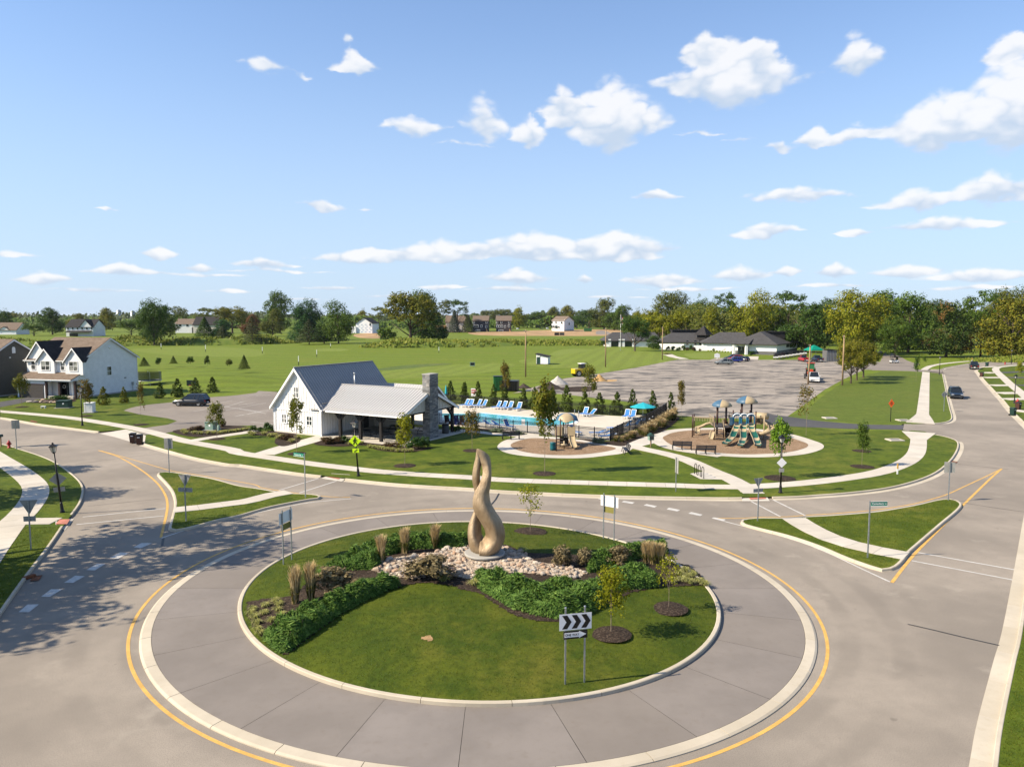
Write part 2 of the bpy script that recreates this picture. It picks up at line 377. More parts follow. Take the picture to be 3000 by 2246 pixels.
def leafmat(name, cols, trans=.28, rough=.55, obvar=.25, dead=None):
    t = NT(name); g = t.n('ShaderNodeNewGeometry'); r = g.outputs['Random Per Island']
    oi = t.n('ShaderNodeObjectInfo'); big = t.noise(t.objc(), 4.0, 3)
    f = t.math('ADD', t.math('MULTIPLY', r, .55), t.math('MULTIPLY', big, .55))
    cr = t.n('ShaderNodeValToRGB'); t.l(f, cr.inputs[0]); e = cr.color_ramp.elements
    for i, c in enumerate(cols):
        x = .15+.7*i/max(1, len(cols)-1)
        el = e[i] if i < 2 else e.new(x)
        el.position = x; el.color = c+(1,)
    col = t.mix(t.math('MULTIPLY', oi.outputs['Random'], obvar), cr.outputs[0], tuple(x*.55 for x in cols[0]))
    if dead:
        col = t.mix(t.rng(t.noise(t.objc(), 2.2, 2), dead[1], dead[1]+.15), col, dead[0])
    t.done(col, rough, 0, .08)
    tr = t.n('ShaderNodeBsdfTranslucent'); t.l(t.mix(1.0, col, (ALB,)*3, 'MULTIPLY'), tr.inputs[0])
    m = t.n('ShaderNodeMixShader'); m.inputs[0].default_value = trans; t.l(t.b.outputs[0], m.inputs[1]); t.l(tr.outputs[0], m.inputs[2]); t.l(m.outputs[0], t.out.inputs[0])
    return t.mat
def siding(name, c, pitch=.15, vert=False, var=.05, depth=.6, boards=None):
    t = NT(name); o = t.objc(); n = t.noise(o, 1.2, 4)
    s = t.n('ShaderNodeSeparateXYZ'); t.l(o, s.inputs[0])
    h = t.math('FRACT', t.math('DIVIDE', s.outputs[2], pitch))
    line = t.rng(h, .0, .14, 1, 0)
    col = t.mix(t.rng(n, .3, .7), tuple(x*(1-var*2) for x in c), c)
    col = t.mix(t.math('MULTIPLY', line, depth), col, tuple(x*.45 for x in c))
    t.bump(h, .5, .02); return t.done(col, .6, 0, .3)
def shingle(name, a, b, course=.14):
    t = NT(name); o = t.objc(); s = t.n('ShaderNodeSeparateXYZ'); t.l(o, s.inputs[0])
    row = t.math('FLOOR', t.math('DIVIDE', s.outputs[2], course)); fr = t.math('FRACT', t.math('DIVIDE', s.outputs[2], course))
    cb = t.n('ShaderNodeCombineXYZ'); t.l(t.math('MULTIPLY', row, 3.7), cb.inputs[2])
    t.l(s.outputs[0], cb.inputs[0]); t.l(s.outputs[1], cb.inputs[1])
    w = t.n('ShaderNodeTexVoronoi'); t.l(cb.outputs[0], w.inputs['Vector']); w.inputs['Scale'].default_value = 2.6
    sp = t.n('ShaderNodeSeparateXYZ'); t.l(w.outputs['Color'], sp.inputs[0])
    col = t.mix(sp.outputs[0], a, b); col = t.mix(t.rng(t.noise(o, 1.1, 4), .35, .7, 0, .35), col, tuple(x*.6 for x in a))
    col = t.mix(t.rng(fr, 0, .18, .55, 0), col, tuple(x*.35 for x in a))
    t.bump(fr, .4, .02); return t.done(col, .9, 0, .2)
def glass(name, c=(.02,.03,.035), blind=None):
    t = NT(name)
    col = c
    if blind:
        o = t.objc(); col = t.mix(t.rng(t.noise(o, .9, 2), .4, .6), c, blind)
    return t.done(col, .06, 0, .6)
def water(name):
    t = NT(name); p = t.pos(); n = t.noise(p, .9, 4); n2 = t.noise(p, 4, 3)
    col = t.mix(t.rng(n, .35, .65), (.035,.42,.50), (.09,.55,.62)); col = t.mix(t.rng(n2, .55, .75, 0, .5), col, (.22,.70,.76))
    t.bump(n2, .4, .06); return t.done(col, .08, 0, .5)
def bronze(name):
    t = NT(name); o = t.objc(); n = t.noise(o, 1.1, 5, .6); n2 = t.noise(t.mapv(o, (1,1,.35)), 9, 5, .7); n3 = t.noise(o, 40, 3)
    col = t.mix(t.rng(n, .3, .7), (.30,.21,.12), (.46,.35,.225)); col = t.mix(t.rng(n2, .5, .8, 0, .5), col, (.25,.17,.095))
    t.bump(t.math('ADD', n2, t.math('MULTIPLY', n3, .4)), .8, .05)
    return t.done(col, t.rng(n2, .3, .7, .42, .62), .42, .5)
def stonemat(name):
    t = NT(name); oi = t.n('ShaderNodeObjectInfo').outputs['Random']; o = t.objc(); n = t.noise(o, 3, 5); n2 = t.noise(o, 22, 4)
    cr = t.n('ShaderNodeValToRGB'); t.l(oi, cr.inputs[0]); e = cr.color_ramp.elements
    for i, (x, c) in enumerate(((0,(.36,.26,.18)),(.2,(.50,.42,.33)),(.42,(.34,.31,.28)),(.6,(.56,.49,.40)),(.78,(.42,.25,.15)),(1,(.48,.37,.28)))):
        el = e[i] if i < 2 else e.new(x); el.position = x; el.color = c+(1,)
    col = t.mix(t.rng(n, .4, .7, 0, .5), cr.outputs[0], (.34,.28,.22)); col = t.mix(t.rng(n2, .5, .75, 0, .35), col, (.72,.67,.6))
    t.bump(n2, .4, .02); return t.done(col, .8, 0, .3)
def chimney_stone(name):
    t = NT(name); oi = t.n('ShaderNodeObjectInfo').outputs['Random']; n = t.noise(t.objc(), 6, 5)
    cr = t.n('ShaderNodeValToRGB'); t.l(oi, cr.inputs[0]); e = cr.color_ramp.elements
    for i, (x, c) in enumerate(((0,(.10,.105,.11)),(.3,(.22,.225,.23)),(.55,(.32,.32,.315)),(.8,(.16,.155,.15)),(1,(.42,.40,.37)))):
        el = e[i] if i < 2 else e.new(x); el.position = x; el.color = c+(1,)
    col = t.mix(t.rng(n, .4, .7, 0, .5), cr.outputs[0], (.16,.16,.17)); t.bump(n, .6, .03); return t.done(col, .85, 0, .25)
def mulchmat(name, a, b, c, scale=14):
    t = NT(name); p = t.pos(); v = t.n('ShaderNodeTexVoronoi'); t.l(t.mapv(p, (1, 1.6, 1)), v.inputs['Vector']); v.inputs['Scale'].default_value = scale
    s = t.n('ShaderNodeSeparateXYZ'); t.l(v.outputs['Color'], s.inputs[0])
    col = t.mix(s.outputs[0], a, b); col = t.mix(t.rng(s.outputs[1], .6, .9), col, c); col = t.mix(t.rng(t.noise(p, .6, 4), .4, .7, 0, .4), col, tuple(x*.6 for x in a))
    t.bump(v.outputs['Distance'], .8, .04); return t.done(col, .95, 0, .1)
GRASS_A, GRASS_B, DRY = (.056,.092,.006), (.118,.156,.011), (.27,.205,.055)
M = dict(
 lawn=grass('lawn_grass', GRASS_A, GRASS_B, DRY, None, .55),
 lawn_c=grass('island_turf', (.042,.072,.005), (.092,.117,.008), (.20,.16,.032), None, .9),
 lawn_s=grass('striped_lawn', (.078,.110,.013), (.118,.155,.020), DRY, (math.radians(-62), .16, .75), .3),
 field=grass('fairway_rough', (.105,.148,.011), (.150,.198,.017), (.25,.22,.05), (math.radians(80), .035, .6), .55),
 fairway=grass('fairway', (.142,.190,.024), (.18,.225,.032), (.23,.225,.06), (math.radians(12), .07, .3), .4),
 green=grass('putting_green', (.17,.22,.032), (.195,.245,.042), (.21,.24,.055), None, .1),
 weedy=grass('weed_bank', (.10,.155,.02), (.15,.20,.03), (.23,.22,.06), None, .6),
 far=grass('far_field', (.08,.13,.025), (.12,.16,.035), (.22,.20,.08), None, .8),
 road=asphalt('road_asphalt', (.305,.266,.222), (.368,.320,.264), contrast=.6),
 drive=asphalt('new_asphalt', (.085,.085,.09), (.105,.103,.105)),
 lot=asphalt('worn_lot', (.36,.315,.265), (.43,.375,.315), streak=(math.radians(-62), 2.3, (.105,.097,.09), .47, .58)),
 lot2=asphalt('parking_asphalt', (.262,.226,.192), (.30,.262,.22)),
 apron=concrete('tinted_concrete', (.238,.212,.192), True, .3),
 kerb=concrete('kerb_concrete', (.56,.50,.40)), walk=concrete('walk_concrete', (.60,.555,.485)), deck=concrete('pool_deck_concrete', (.66,.60,.51), stain=.2),
 rust=mat('rusted_iron', (.19,.07,.03), .9, var=.35, scale=6), tact=mat('red_tactile', (.52,.20,.14), .85, var=.15, bump=.5, bscale=60),
 white_line=mat('white_road_paint', (.63,.61,.57), .7, var=.12, scale=2, fine=.45, bscale=18, coord='pos'), yellow_line=mat('yellow_road_paint', (.72,.43,.11), .7, var=.12, scale=2, fine=.38, bscale=18, coord='pos'),
 seal=mat('crack_sealant', (.02,.02,.02), .5, var=0), joint=mat('joint_filler', (.045,.042,.04), .9, var=0),
 mulch=mulchmat('dark_mulch', (.028,.021,.017), (.055,.038,.028), (.10,.075,.055)), chips=mulchmat('play_bark', (.27,.18,.11), (.38,.27,.18), (.20,.125,.07), 9),
 gravel=mulchmat('river_gravel', (.46,.37,.28), (.56,.48,.39), (.34,.26,.19), 11), dirt=mat('bare_dirt', (.42,.27,.13), .95, var=.25, scale=.08, coord='pos', fine=.3, bscale=3),
 stone=stonemat('river_stone'), chstone=chimney_stone('chimney_stone'), bronze=bronze('bronze_patina'),
 white=mat('white_paint', (.97,.97,.96), .55, var=.04), cream=mat('cream_paint', (.66,.62,.55), .6, var=.04), trim=mat('white_trim', (.95,.95,.94), .5, var=.03),
 black=mat('black_paint', (.012,.012,.013), .4, var=.1), darkwood=mat('dark_stained_timber', (.018,.016,.016), .55, var=.3, scale=8, sc=(1,1,.15)), galv=mat('galvanised_steel', (.40,.43,.46), .45, .7, var=.15, scale=12), signback=mat('bare_aluminium_sign_back', (.34,.34,.32), .6, 0, var=.1),
 signwhite=mat('sign_white', (.95,.95,.95), .45, var=.02), signblack=mat('sign_black', (.012,.012,.012), .45, var=0), signgreen=mat('sign_green', (.0,.235,.155), .45, var=.03), signlime=mat('sign_lime', (.46,.70,.01), .4, var=.02), signorange=mat('sign_orange', (.85,.13,.02), .45, var=.03), signyellow=mat('sign_olive_yellow', (.24,.22,.06), .5, var=.08), signred=mat('sign_red', (.55,.10,.09), .5, var=.05),
 metalroof=mat('light_metal_roof', (.47,.465,.46), .5, .15, var=.05, scale=.6), darkroof=mat('slate_metal_roof', (.30,.30,.305), .5, .1, var=.06, scale=.6), batten=mat('white_board_wall', (.96,.955,.94), .6, var=.04, scale=.8),
 shinglegr=shingle('grey_shingle', (.062,.060,.062), (.092,.09,.092)), glass=glass('window_glass', (.02,.035,.04)), curtain=glass('curtained_glass', (.03,.035,.04), (.30,.31,.29)),
 siding=siding('white_siding', (.93,.94,.95)), sidegrey=siding('grey_siding', (.105,.10,.088)), sidenavy=siding('navy_siding', (.03,.036,.055)), sidedgrey=siding('charcoal_siding', (.055,.05,.055)), sidelg=siding('light_grey_siding', (.34,.34,.33)),
 shingle=shingle('brown_shingle', (.165,.122,.09), (.225,.172,.13)), shingledk=shingle('charcoal_shingle', (.028,.026,.027), (.05,.047,.048)), wrap=mat('house_wrap', (.92,.93,.96), .6, var=.03), garage=mat('garage_door', (.062,.055,.052), .5, var=.08), brown=mat('dark_brown_post', (.035,.016,.014), .6, var=.1), brick=mat('grey_block', (.13,.13,.135), .9, var=.15, scale=9),
 pool=water('pool_water'), blue=mat('blue_sling', (.012,.17,.52), .6, var=.08), plastic=mat('white_plastic', (.92,.91,.89), .5, var=.03), teal=mat('teal_canvas', (.02,.38,.45), .7, var=.08), navyroof=mat('play_roof_blue', (.06,.135,.22), .45, var=.12), tan=mat('play_tan', (.43,.34,.21), .45, var=.06), maroon=mat('play_post_maroon', (.05,.018,.014), .45, var=.1), pgreen=mat('play_green', (.01,.10,.075), .45, var=.06), pblue=mat('play_blue', (.03,.19,.34), .45, var=.06), tealpl=mat('play_teal', (.01,.13,.16), .5, var=.06), deckpl=mat('play_deck', (.07,.06,.055), .6, var=.1), benchc=mat('bench_slat', (.018,.022,.032), .55, var=.15), dgrey=mat('dark_grey_metal', (.06,.062,.065), .5, var=.1),
 bin=mat('brown_bin', (.060,.026,.018), .5, var=.1), bing=mat('green_bin', (.01,.036,.028), .5, var=.1), red=mat('hydrant_red', (.42,.02,.02), .45, var=.1), boxgreen=mat('utility_green', (.018,.055,.042), .5, var=.08), boxlight=mat('utility_sage', (.20,.30,.25), .55, var=.06),
 pole=mat('weathered_pole', (.34,.235,.135), .9, var=.25, scale=5, sc=(1,1,.1)), trunk=mat('bark', (.10,.075,.055), .95, var=.3, scale=10, bump=.8, bscale=24), trunkl=mat('light_bark', (.27,.21,.155), .9, var=.25, scale=12, bump=.4, bscale=40), sand=mat('sand_pile', (.46,.29,.12), .95, var=.12, bump=.5, bscale=8), gpile=mat('gravel_pile', (.45,.43,.40), .95, var=.15, bump=.8, bscale=14), soil=mat('soil_pile', (.055,.042,.034), .95, var=.3, bump=.9, bscale=12),
 plywood=mat('raw_lumber', (.50,.33,.16), .8, var=.12), lampglass=mat('lamp_glass', (.66,.63,.55), .25, var=.05), tyre=mat('tyre_rubber', (.012,.012,.012), .8, var=.1), rim=mat('wheel_rim', (.45,.46,.47), .3, .8, var=.05), carglass=glass('car_glass', (.012,.016,.02)), lightclear=mat('headlamp_lens', (.7,.72,.75), .15, var=0), lightred=mat('tail_lamp', (.35,.01,.01), .25, var=0), chrome=mat('chrome', (.6,.62,.64), .15, .9, var=0), concrete2=concrete('foundation_concrete', (.42,.41,.385)),
)
for nm, c in dict(black=(.008,.009,.012), blue=(.012,.028,.055), silver=(.22,.24,.235), red=(.40,.012,.018), rblue=(.008,.022,.22), navy=(.012,.016,.035), white=(.70,.71,.72), dark=(.014,.018,.022), tractor=(.55,.06,.015), tgreen=(.02,.16,.05), yellow=(.72,.50,.01), cart=(.66,.66,.64)).items():
    t = NT('car_paint_'+nm); t.b.inputs['Coat Weight'].default_value = .5; t.b.inputs['Coat Roughness'].default_value = .06; M['car_'+nm] = t.done(c, .35, .15, .5)
L = dict(
 oak=leafmat('oak_leaves', [(0.039,0.084,0.014), (0.083,0.147,0.021), (0.150,0.210,0.031)]), dark=leafmat('dark_leaves', [(0.027,0.065,0.015), (0.060,0.117,0.021), (0.112,0.174,0.033)]),
 lime=leafmat('lime_leaves', [(0.101,0.140,0.011), (0.210,0.238,0.016), (0.365,0.325,0.024)]), yellow=leafmat('yellowing_leaves', [(0.081,0.103,0.011), (0.155,0.167,0.018), (0.287,0.241,0.029)]), loose=leafmat('loose_leaves', [(0.057,0.086,0.016), (0.117,0.140,0.023), (0.179,0.179,0.039)]),
 rusty=leafmat('rusting_leaves', [(0.029,0.060,0.016), (0.055,0.101,0.020), (0.116,0.151,0.030)], dead=((0.207,0.090,0.030), .52)), spruce=leafmat('spruce_needles', [(0.034,0.051,0.019), (0.063,0.081,0.027), (0.112,0.113,0.049)], .1), bspruce=leafmat('blue_spruce_needles', [(0.029,0.047,0.031), (0.053,0.075,0.049), (0.099,0.117,0.078)], .1), pine=leafmat('pine_needles', [(0.022,0.062,0.018), (0.039,0.103,0.026), (0.065,0.140,0.036)], .12),
 arb=leafmat('arborvitae_sprays', [(.034,.062,.012), (.075,.115,.018), (.15,.175,.035)], .15), young=leafmat('young_tree_leaves', [(0.068,0.099,0.012), (0.144,0.165,0.018), (0.259,0.224,0.028)], .3), autumn=leafmat('autumn_tinged_leaves', [(0.069,0.084,0.014), (0.152,0.138,0.022), (0.276,0.156,0.040)], .3), ginkgo=leafmat('bright_yellow_green_leaves', [(.13,.16,.008), (.25,.27,.014), (.40,.38,.03)], .35), brightg=leafmat('bright_green_leaves', [(0.069,0.150,0.012), (0.138,0.252,0.020), (0.221,0.348,0.030)], .32),
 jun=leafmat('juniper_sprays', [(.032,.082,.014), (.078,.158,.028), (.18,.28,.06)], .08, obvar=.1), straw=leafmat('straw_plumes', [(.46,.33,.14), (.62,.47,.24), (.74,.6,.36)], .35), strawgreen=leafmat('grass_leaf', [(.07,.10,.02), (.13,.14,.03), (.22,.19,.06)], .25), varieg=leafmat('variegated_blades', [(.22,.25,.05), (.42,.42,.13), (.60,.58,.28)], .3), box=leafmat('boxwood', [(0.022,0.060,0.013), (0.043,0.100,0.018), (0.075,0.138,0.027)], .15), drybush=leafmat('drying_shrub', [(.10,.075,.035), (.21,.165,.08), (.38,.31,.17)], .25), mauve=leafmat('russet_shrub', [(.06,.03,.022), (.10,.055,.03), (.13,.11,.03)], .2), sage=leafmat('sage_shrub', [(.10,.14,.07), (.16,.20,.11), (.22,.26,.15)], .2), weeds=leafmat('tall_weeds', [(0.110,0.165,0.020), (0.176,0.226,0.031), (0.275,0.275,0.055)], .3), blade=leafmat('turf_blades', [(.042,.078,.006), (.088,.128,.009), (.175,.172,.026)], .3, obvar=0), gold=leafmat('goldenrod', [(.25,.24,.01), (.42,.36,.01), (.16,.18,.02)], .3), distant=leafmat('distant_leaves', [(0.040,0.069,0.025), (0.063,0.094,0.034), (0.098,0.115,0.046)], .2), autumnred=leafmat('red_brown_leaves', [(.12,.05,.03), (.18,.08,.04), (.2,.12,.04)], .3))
# ---------------------------------------------------------------- roads, kerbs, lawns
def W(*seg, h=ZL):                          # chain of (sheet, pts)
    out = []
    for z, pts in seg: out += [G(z, x, y, h) for x, y in pts]
    return out
KN1 = smooth(W(('z1', [(-400,1140),(0,1185),(130,1205),(330,1240),(600,1275),(860,1308)])))
KN2 = smooth(W(('z1', [(1250,1412),(1400,1455),(1700,1535),(2000,1590)]), ('z6', [(0,322),(300,366),(540,400),(715,420)])))
KN3 = smooth(W(('z6', [(925,445),(1400,492),(2000,528)]), ('z7', [(300,545),(700,566),(1000,580),(1500,597),(2000,605)]), ('z8', [(140,481),(285,480)])))
KN4 = smooth(W(('z8', [(492,476),(650,472),(800,462),(1000,447),(1250,417),(1450,370),(1600,310),(1695,235),(1745,165),(1757,115),(1735,88),(1660,64),(1570,48)])))
KR1 = smooth(W(('rr', [(675,1212),(800,1208),(930,1192),(1010,1158),(1032,1100),(1000,975),(960,800),(930,650),(890,450),(882,415)])))
KR2 = smooth(W(('rr', [(700,342),(860,338),(925,314),(1080,284),(1360,240),(1700,219),(2100,199),(2500,178),(3200,150)])))
DRIVE_W = W(('rr', [(590,352),(400,352),(250,350),(0,345)]))
# region north of the streets, reaching to the horizon
mouth1 = W(('z1', [(905,1302),(1090,1290)]), ('z1', [(1225,1390)]))
north = KN1 + [Vector((p[0], p[1])) for p in W(('z1', [(1085,1290),(1140,1302),(1190,1318),(1258,1347)]))] + KN2 + KN3 + KN4
north += [Vector((p[0], p[1])) for p in W(('rr', [(600,1345),(400,1330),(230,1325),(230,1225),(400,1228),(600,1218)]))] + KR1
north += [Vector((p[0], p[1])) for p in W(('rr', [(760,405),(640,378),(440,372),(0,362),(-200,352),(-200,325),(0,330),(300,340),(500,345)]))] + KR2
north += [Vector(p) for p in ((2600,420),(9000,1500),(9000,14000),(-9000,14000),(-9000,700),(-500,160),(KN1[0].x-40,KN1[0].y+6))]
base = sheet('ground', [[Vector(p) for p in ((-9000,-3000),(9000,-3000),(9000,9000),(-9000,9000))]], -.25, M['far'])
road = sheet('road', [[Vector(p) for p in ((-150,-30),(170,-30),(320,60),(700,260),(700,330),(250,270),(120,235),(60,215),(-160,150),(-150,60))]], 0, M['road'])
# subdivide so that the fill stays robust: near part and far field
sheet('ground', [north], ZL, M['field'])
def kerb(name, line, gutter=.42, rev=False, top=.15, z1=.15, step=3.05, z0=0.0, gap=.014, closed=False, w0=0):
    root = empty(name); root['kind'] = 'structure'
    P = resample([Vector((p[0], p[1])) for p in line], step/6, closed); N = normals(P, closed); n = len(P); sg = -1 if rev else 1
    prof = [(0,-.06),(0,z1-.01),(.02,z1),(top-.03,z1),(top,z1-.025),(top+.02,z0+.016),(top+.02+gutter,z0+.010),(top+.02+gutter,-.06)]
    idx = list(range(0, n if closed else n-1, 6))
    for i0 in idx:
        i1 = min(i0+6, n if closed else n-1)
        rows = []
        for i in range(i0, i1+1):
            p, q = P[i % n], N[i % n]
            t = Vector((-q.y, q.x)); sh = gap/2 if i == i0 else (-gap/2 if i == i1 else 0); p = p+t*sh
            rows.append([(p.x+q.x*sg*(o+w0), p.y+q.y*sg*(o+w0), z) for o, z in prof])
        m = MB().grid(rows)
        m.f = [f if sg < 0 else f[::-1] for f in m.f]
        k = len(prof); e = len(rows)-1
        m.f += [list(range(k)), list(range(e*k, e*k+k))[::-1]]; m.m += [0, 0]
        m.build('kerb_section', M['kerb'], root)
    return root
for l in (KN1, KN2, KN3, KN4): kerb('north_kerb', l)
kerb('west_road_kerb', KR1, rev=False); kerb('west_road_kerb', KR2)
# driveway mouths: sloped sheets from the gutter up to the lawn level
def slope(name, front, back, mt, zf=.014, zb=ZL+.012):
    m = MB(); n = len(front); m.grid([[(p[0],p[1],zf) for p in front], [(p[0],p[1],zb) for p in back]])
    o = m.build(name, mt); o['kind'] = 'structure'
    me = o.data
    if me.polygons[0].normal.z < 0: me.flip_normals()
    return o
slope('driveway_apron', W(('z1', [(862,1318),(1000,1350),(1120,1385),(1248,1422)])), W(('z1', [(1085,1290),(1140,1302),(1190,1318),(1260,1345)])), M['walk'])
# C: south-west lawn
KC1 = smooth(W(('z5', [(-300,300),(0,352),(90,372),(180,400),(350,455),(480,512),(600,592),(690,672),(722,735),(716,800),(690,870),(622,965)])))
KC2 = smooth(W(('z5', [(545,1062),(480,1160),(380,1300),(250,1470),(120,1650)]), ('y1', [(-120,590),(-500,1150),(-900,1800)])))
kerb('southwest_kerb', KC1, rev=False); kerb('southwest_kerb', KC2, rev=False)
swl = KC1 + [Vector((p[0],p[1])) for p in W(('z5', [(600,985),(560,1045)]))] + KC2 + [Vector((-45,-20)), Vector((-300,-20)), Vector((-300,90))]
sheet('southwest_lawn', [swl], ZL, M['lawn'])
slope('kerb_ramp', W(('z5', [(640,985),(560,1085)])), W(('z5', [(480,990),(478,1050)])), M['walk'])
# splitter islands
DI = smooth(W(('z5', [(1357,612),(1385,598),(1440,592),(1520,598),(1650,618),(1850,652)]), ('z6', [(0,503),(180,530),(330,556),(470,572),(600,575),(690,586),(716,600),(700,612),(640,618),(500,642),(250,693),(0,764)]),
   ('z5', [(1900,1003),(1700,1058),(1560,1090),(1490,1095),(1455,1080),(1462,1045),(1488,950),(1506,855),(1482,762),(1430,692)]), h=.15), .4, True)
EI = smooth(W(('z8', [(278,645),(290,628),(400,617),(590,618),(730,608),(900,599),(1200,574),(1450,533),(1600,499),(1690,487),(1755,498),(1790,522),(1768,562),(1650,662),(1500,792),(1432,852),(1396,902),(1340,952),(1270,970),(1200,960),(1000,890),(800,806),(600,740),(400,690),(300,662)]), h=.15), .4, True)
def offset(P, d):
    N = normals(P, True); a = sum(P[i-1].x*P[i].y-P[i].x*P[i-1].y for i in range(len(P))); s = 1 if a > 0 else -1
    return [p-n*d*s for p, n in zip(P, N)], s
for nm, I in (('splitter_kerb', DI), ('splitter_kerb', EI)):
    J, s = offset(I, .17); kerb(nm, J, gutter=.02, rev=s < 0, closed=True)
    sheet('splitter_lawn', [offset(I, .17)[0]], ZL, M['lawn'])
# east side of the right-hand road
KE = smooth(W(('re', [(1419,130),(1150,150),(700,182),(540,195),(440,215),(380,260),(350,285),(400,350),(470,440),(560,545),(700,690),(860,860),(960,960),(1100,1130),(1290,1330),(1419,1450),(1700,1780)]))+[Vector((46,64)), Vector((32.2,45))]+W(('y4', [(2212,545),(2150,850),(2060,1300),(2025,1588),(1960,2100)])))
kerb('east_kerb', KE, rev=False, gutter=.55)
sheet('east_lawn', [KE+[Vector((9,8)), Vector((15,-30)), Vector((400,-30)), Vector((700,240)), Vector((KE[0].x+40,KE[0].y+2))]], ZL, M['lawn'])
# ---------------------------------------------------------------- roundabout
def ring(pts, order=2):                     # fit r(phi) about a centre to surveyed points
    A = np.array([(p[0], p[1]) for p in pts]); c = CEN
    ph = np.arctan2(A[:,1]-c[1], A[:,0]-c[0]); r = np.hypot(A[:,0]-c[0], A[:,1]-c[1])
    cols = [np.ones_like(ph)]
    for k in range(1, order+1): cols += [np.cos(k*ph), np.sin(k*ph)]
    co = np.linalg.lstsq(np.stack(cols, 1), r, rcond=None)[0]
    def f(a):
        v = co[0]
        for k in range(1, order+1): v += co[2*k-1]*math.cos(k*a)+co[2*k]*math.sin(k*a)
        return v
    return f
CEN = (-1.2, 36.0)
yel = W(('s', [(575.8,1650),(439,1761.6),(395.9,1830),(381.5,1902),(388.7,1956),(424.7,2017),(503.8,2107),(575.8,2153.8),(683.8,2200.6),(2112,1606),(2181,1640.7),(2279,1687.5),(2360.4,1754.6),(2413,1840),(2423.5,1893),(2413.3,1958),(2376.7,2023),(2275,2112.7),(2100,2198),(852.6,1551.8),(1039,1511),(1208.6,1493.4),(1378,1489),(1587,1499),(1757,1517.9),(1960,1556.8),(2092.5,1599)]), h=0)
CEN = tuple(np.mean([(min(p[i] for p in yel)+max(p[i] for p in yel))/2]) for i in (0, 1))
CEN = (CEN[0], (max(p[1] for p in yel)+20.2)/2)
fy = ring(yel)
ao = W(('y1', [(1690,0),(1480,150),(1330,260),(1220,390),(1160,540),(1140,680),(1160,830),(1210,950),(1330,1090),(1500,1215),(1700,1340),(1900,1450),(2084,1520)]), ('y4', [(250,130),(420,240),(570,385),(670,510),(715,650),(720,760),(700,870),(640,980),(520,1110),(350,1230),(150,1340),(0,1405)]), h=0) + W(('z6', [(1000,792),(1500,732),(2000,711)]), ('z7', [(700,743),(1200,798),(1700,893),(2000,983)]), h=.08)
fo = ring(ao)
io = W(('y2', [(145,480),(150,560),(200,680),(300,800),(450,900),(600,980),(760,1030),(900,1075),(1200,1145),(1590,1195)]), ('y3', [(0,1210),(265,1215),(600,1195),(900,1150),(1200,1085),(1500,985),(1700,880),(1850,760),(1940,640),(1980,500)]), h=.07) + W(('z6', [(400,1103),(600,1022),(900,933),(1200,873),(1600,823),(2000,815)]), ('z7', [(360,830),(700,846),(1000,885),(1250,940),(1400,985)]), h=.22)
fi = ring(io)
def circ(f, d=0, n=240, a0=0, a1=2*PI):
    return [Vector((CEN[0]+(f(a)+d)*math.cos(a), CEN[1]+(f(a)+d)*math.sin(a))) for a in (a0+(a1-a0)*i/n for i in range(n if abs(a1-a0-2*PI) < 1e-6 else n+1))]
def annulus(f0, d0, f1, d1, z, n=240): return MB().grid([[(*p, z), (*q, z)] for p, q in zip(circ(f1, d1, n)+[circ(f1, d1, n)[0]], circ(f0, d0, n)+[circ(f0, d0, n)[0]])])
yl = annulus(fy, -.07, fy, .07, .006).build('yellow_edge_line', M['yellow_line']); yl['kind'] = 'structure'
if yl.data.polygons[0].normal.z < 0: yl.data.flip_normals()
def ringkerb(name, fa, da, fb, db, za, zb, nsec, mt, prof, z_in):
    root = empty(name); root['kind'] = 'structure'; gap = .012/14
    for k in range(nsec):
        a0, a1 = 2*PI*k/nsec+gap, 2*PI*(k+1)/nsec-gap; rows = []
        for j in range(7):
            a = a0+(a1-a0)*j/6; ro, ri = fa(a)+da, fb(a)+db; row = []
            for t, z in prof: r = ro+(ri-ro)*t; row.append((CEN[0]+r*math.cos(a), CEN[1]+r*math.sin(a), z))
            rows.append(row)
        m = MB().grid(rows); c = len(prof); m.f = [f[::-1] for f in m.f]
        m.f += [list(range(c)), list(range(6*c, 7*c))[::-1]]; m.m += [0, 0]
        o = m.build('kerb_section', mt, root); o.data.flip_normals() if sum(p.normal.z*p.area for p in o.data.polygons) < 0 else None
    return root
ringkerb('apron_kerb', fo, 0, fo, -.46, 0, 0, 32, M['kerb'], [(0,-.05),(.02,.035),(.2,.075),(.95,.088),(1,.084),(1,-.05)], 0)
# truck apron: separate concrete panels with open joints
ap = empty('truck_apron'); ap['kind'] = 'structure'
NP = 24
for k in range(NP):
    a0, a1 = 2*PI*k/NP+.0006, 2*PI*(k+1)/NP-.0006; R0, R1 = [], []
    for j in range(9):
        a = a0+(a1-a0)*j/8; R0.append((CEN[0]+(fi(a)-.02)*math.cos(a), CEN[1]+(fi(a)-.02)*math.sin(a))); R1.append((CEN[0]+(fo(a)-.475)*math.cos(a), CEN[1]+(fo(a)-.475)*math.sin(a)))
    m = MB().grid([[(*R1[j], .02), (*R1[j], .082), (*R0[j], .086), (*R0[j], .02)] for j in range(9)])
    o = m.build('concrete_panel', M['apron'], ap)
    if sum(p.normal.z*p.area for p in o.data.polygons) < 0: o.data.flip_normals()
sheet('apron_joint_bed', [circ(fo, -.2)], .03, M['joint'])
ringkerb('island_kerb', fi, 0, fi, -.2, 0, 0, 22, M['kerb'], [(0,-.02),(.05,.21),(.2,.235),(.85,.24),(1,.22),(1,-.02)], 0)
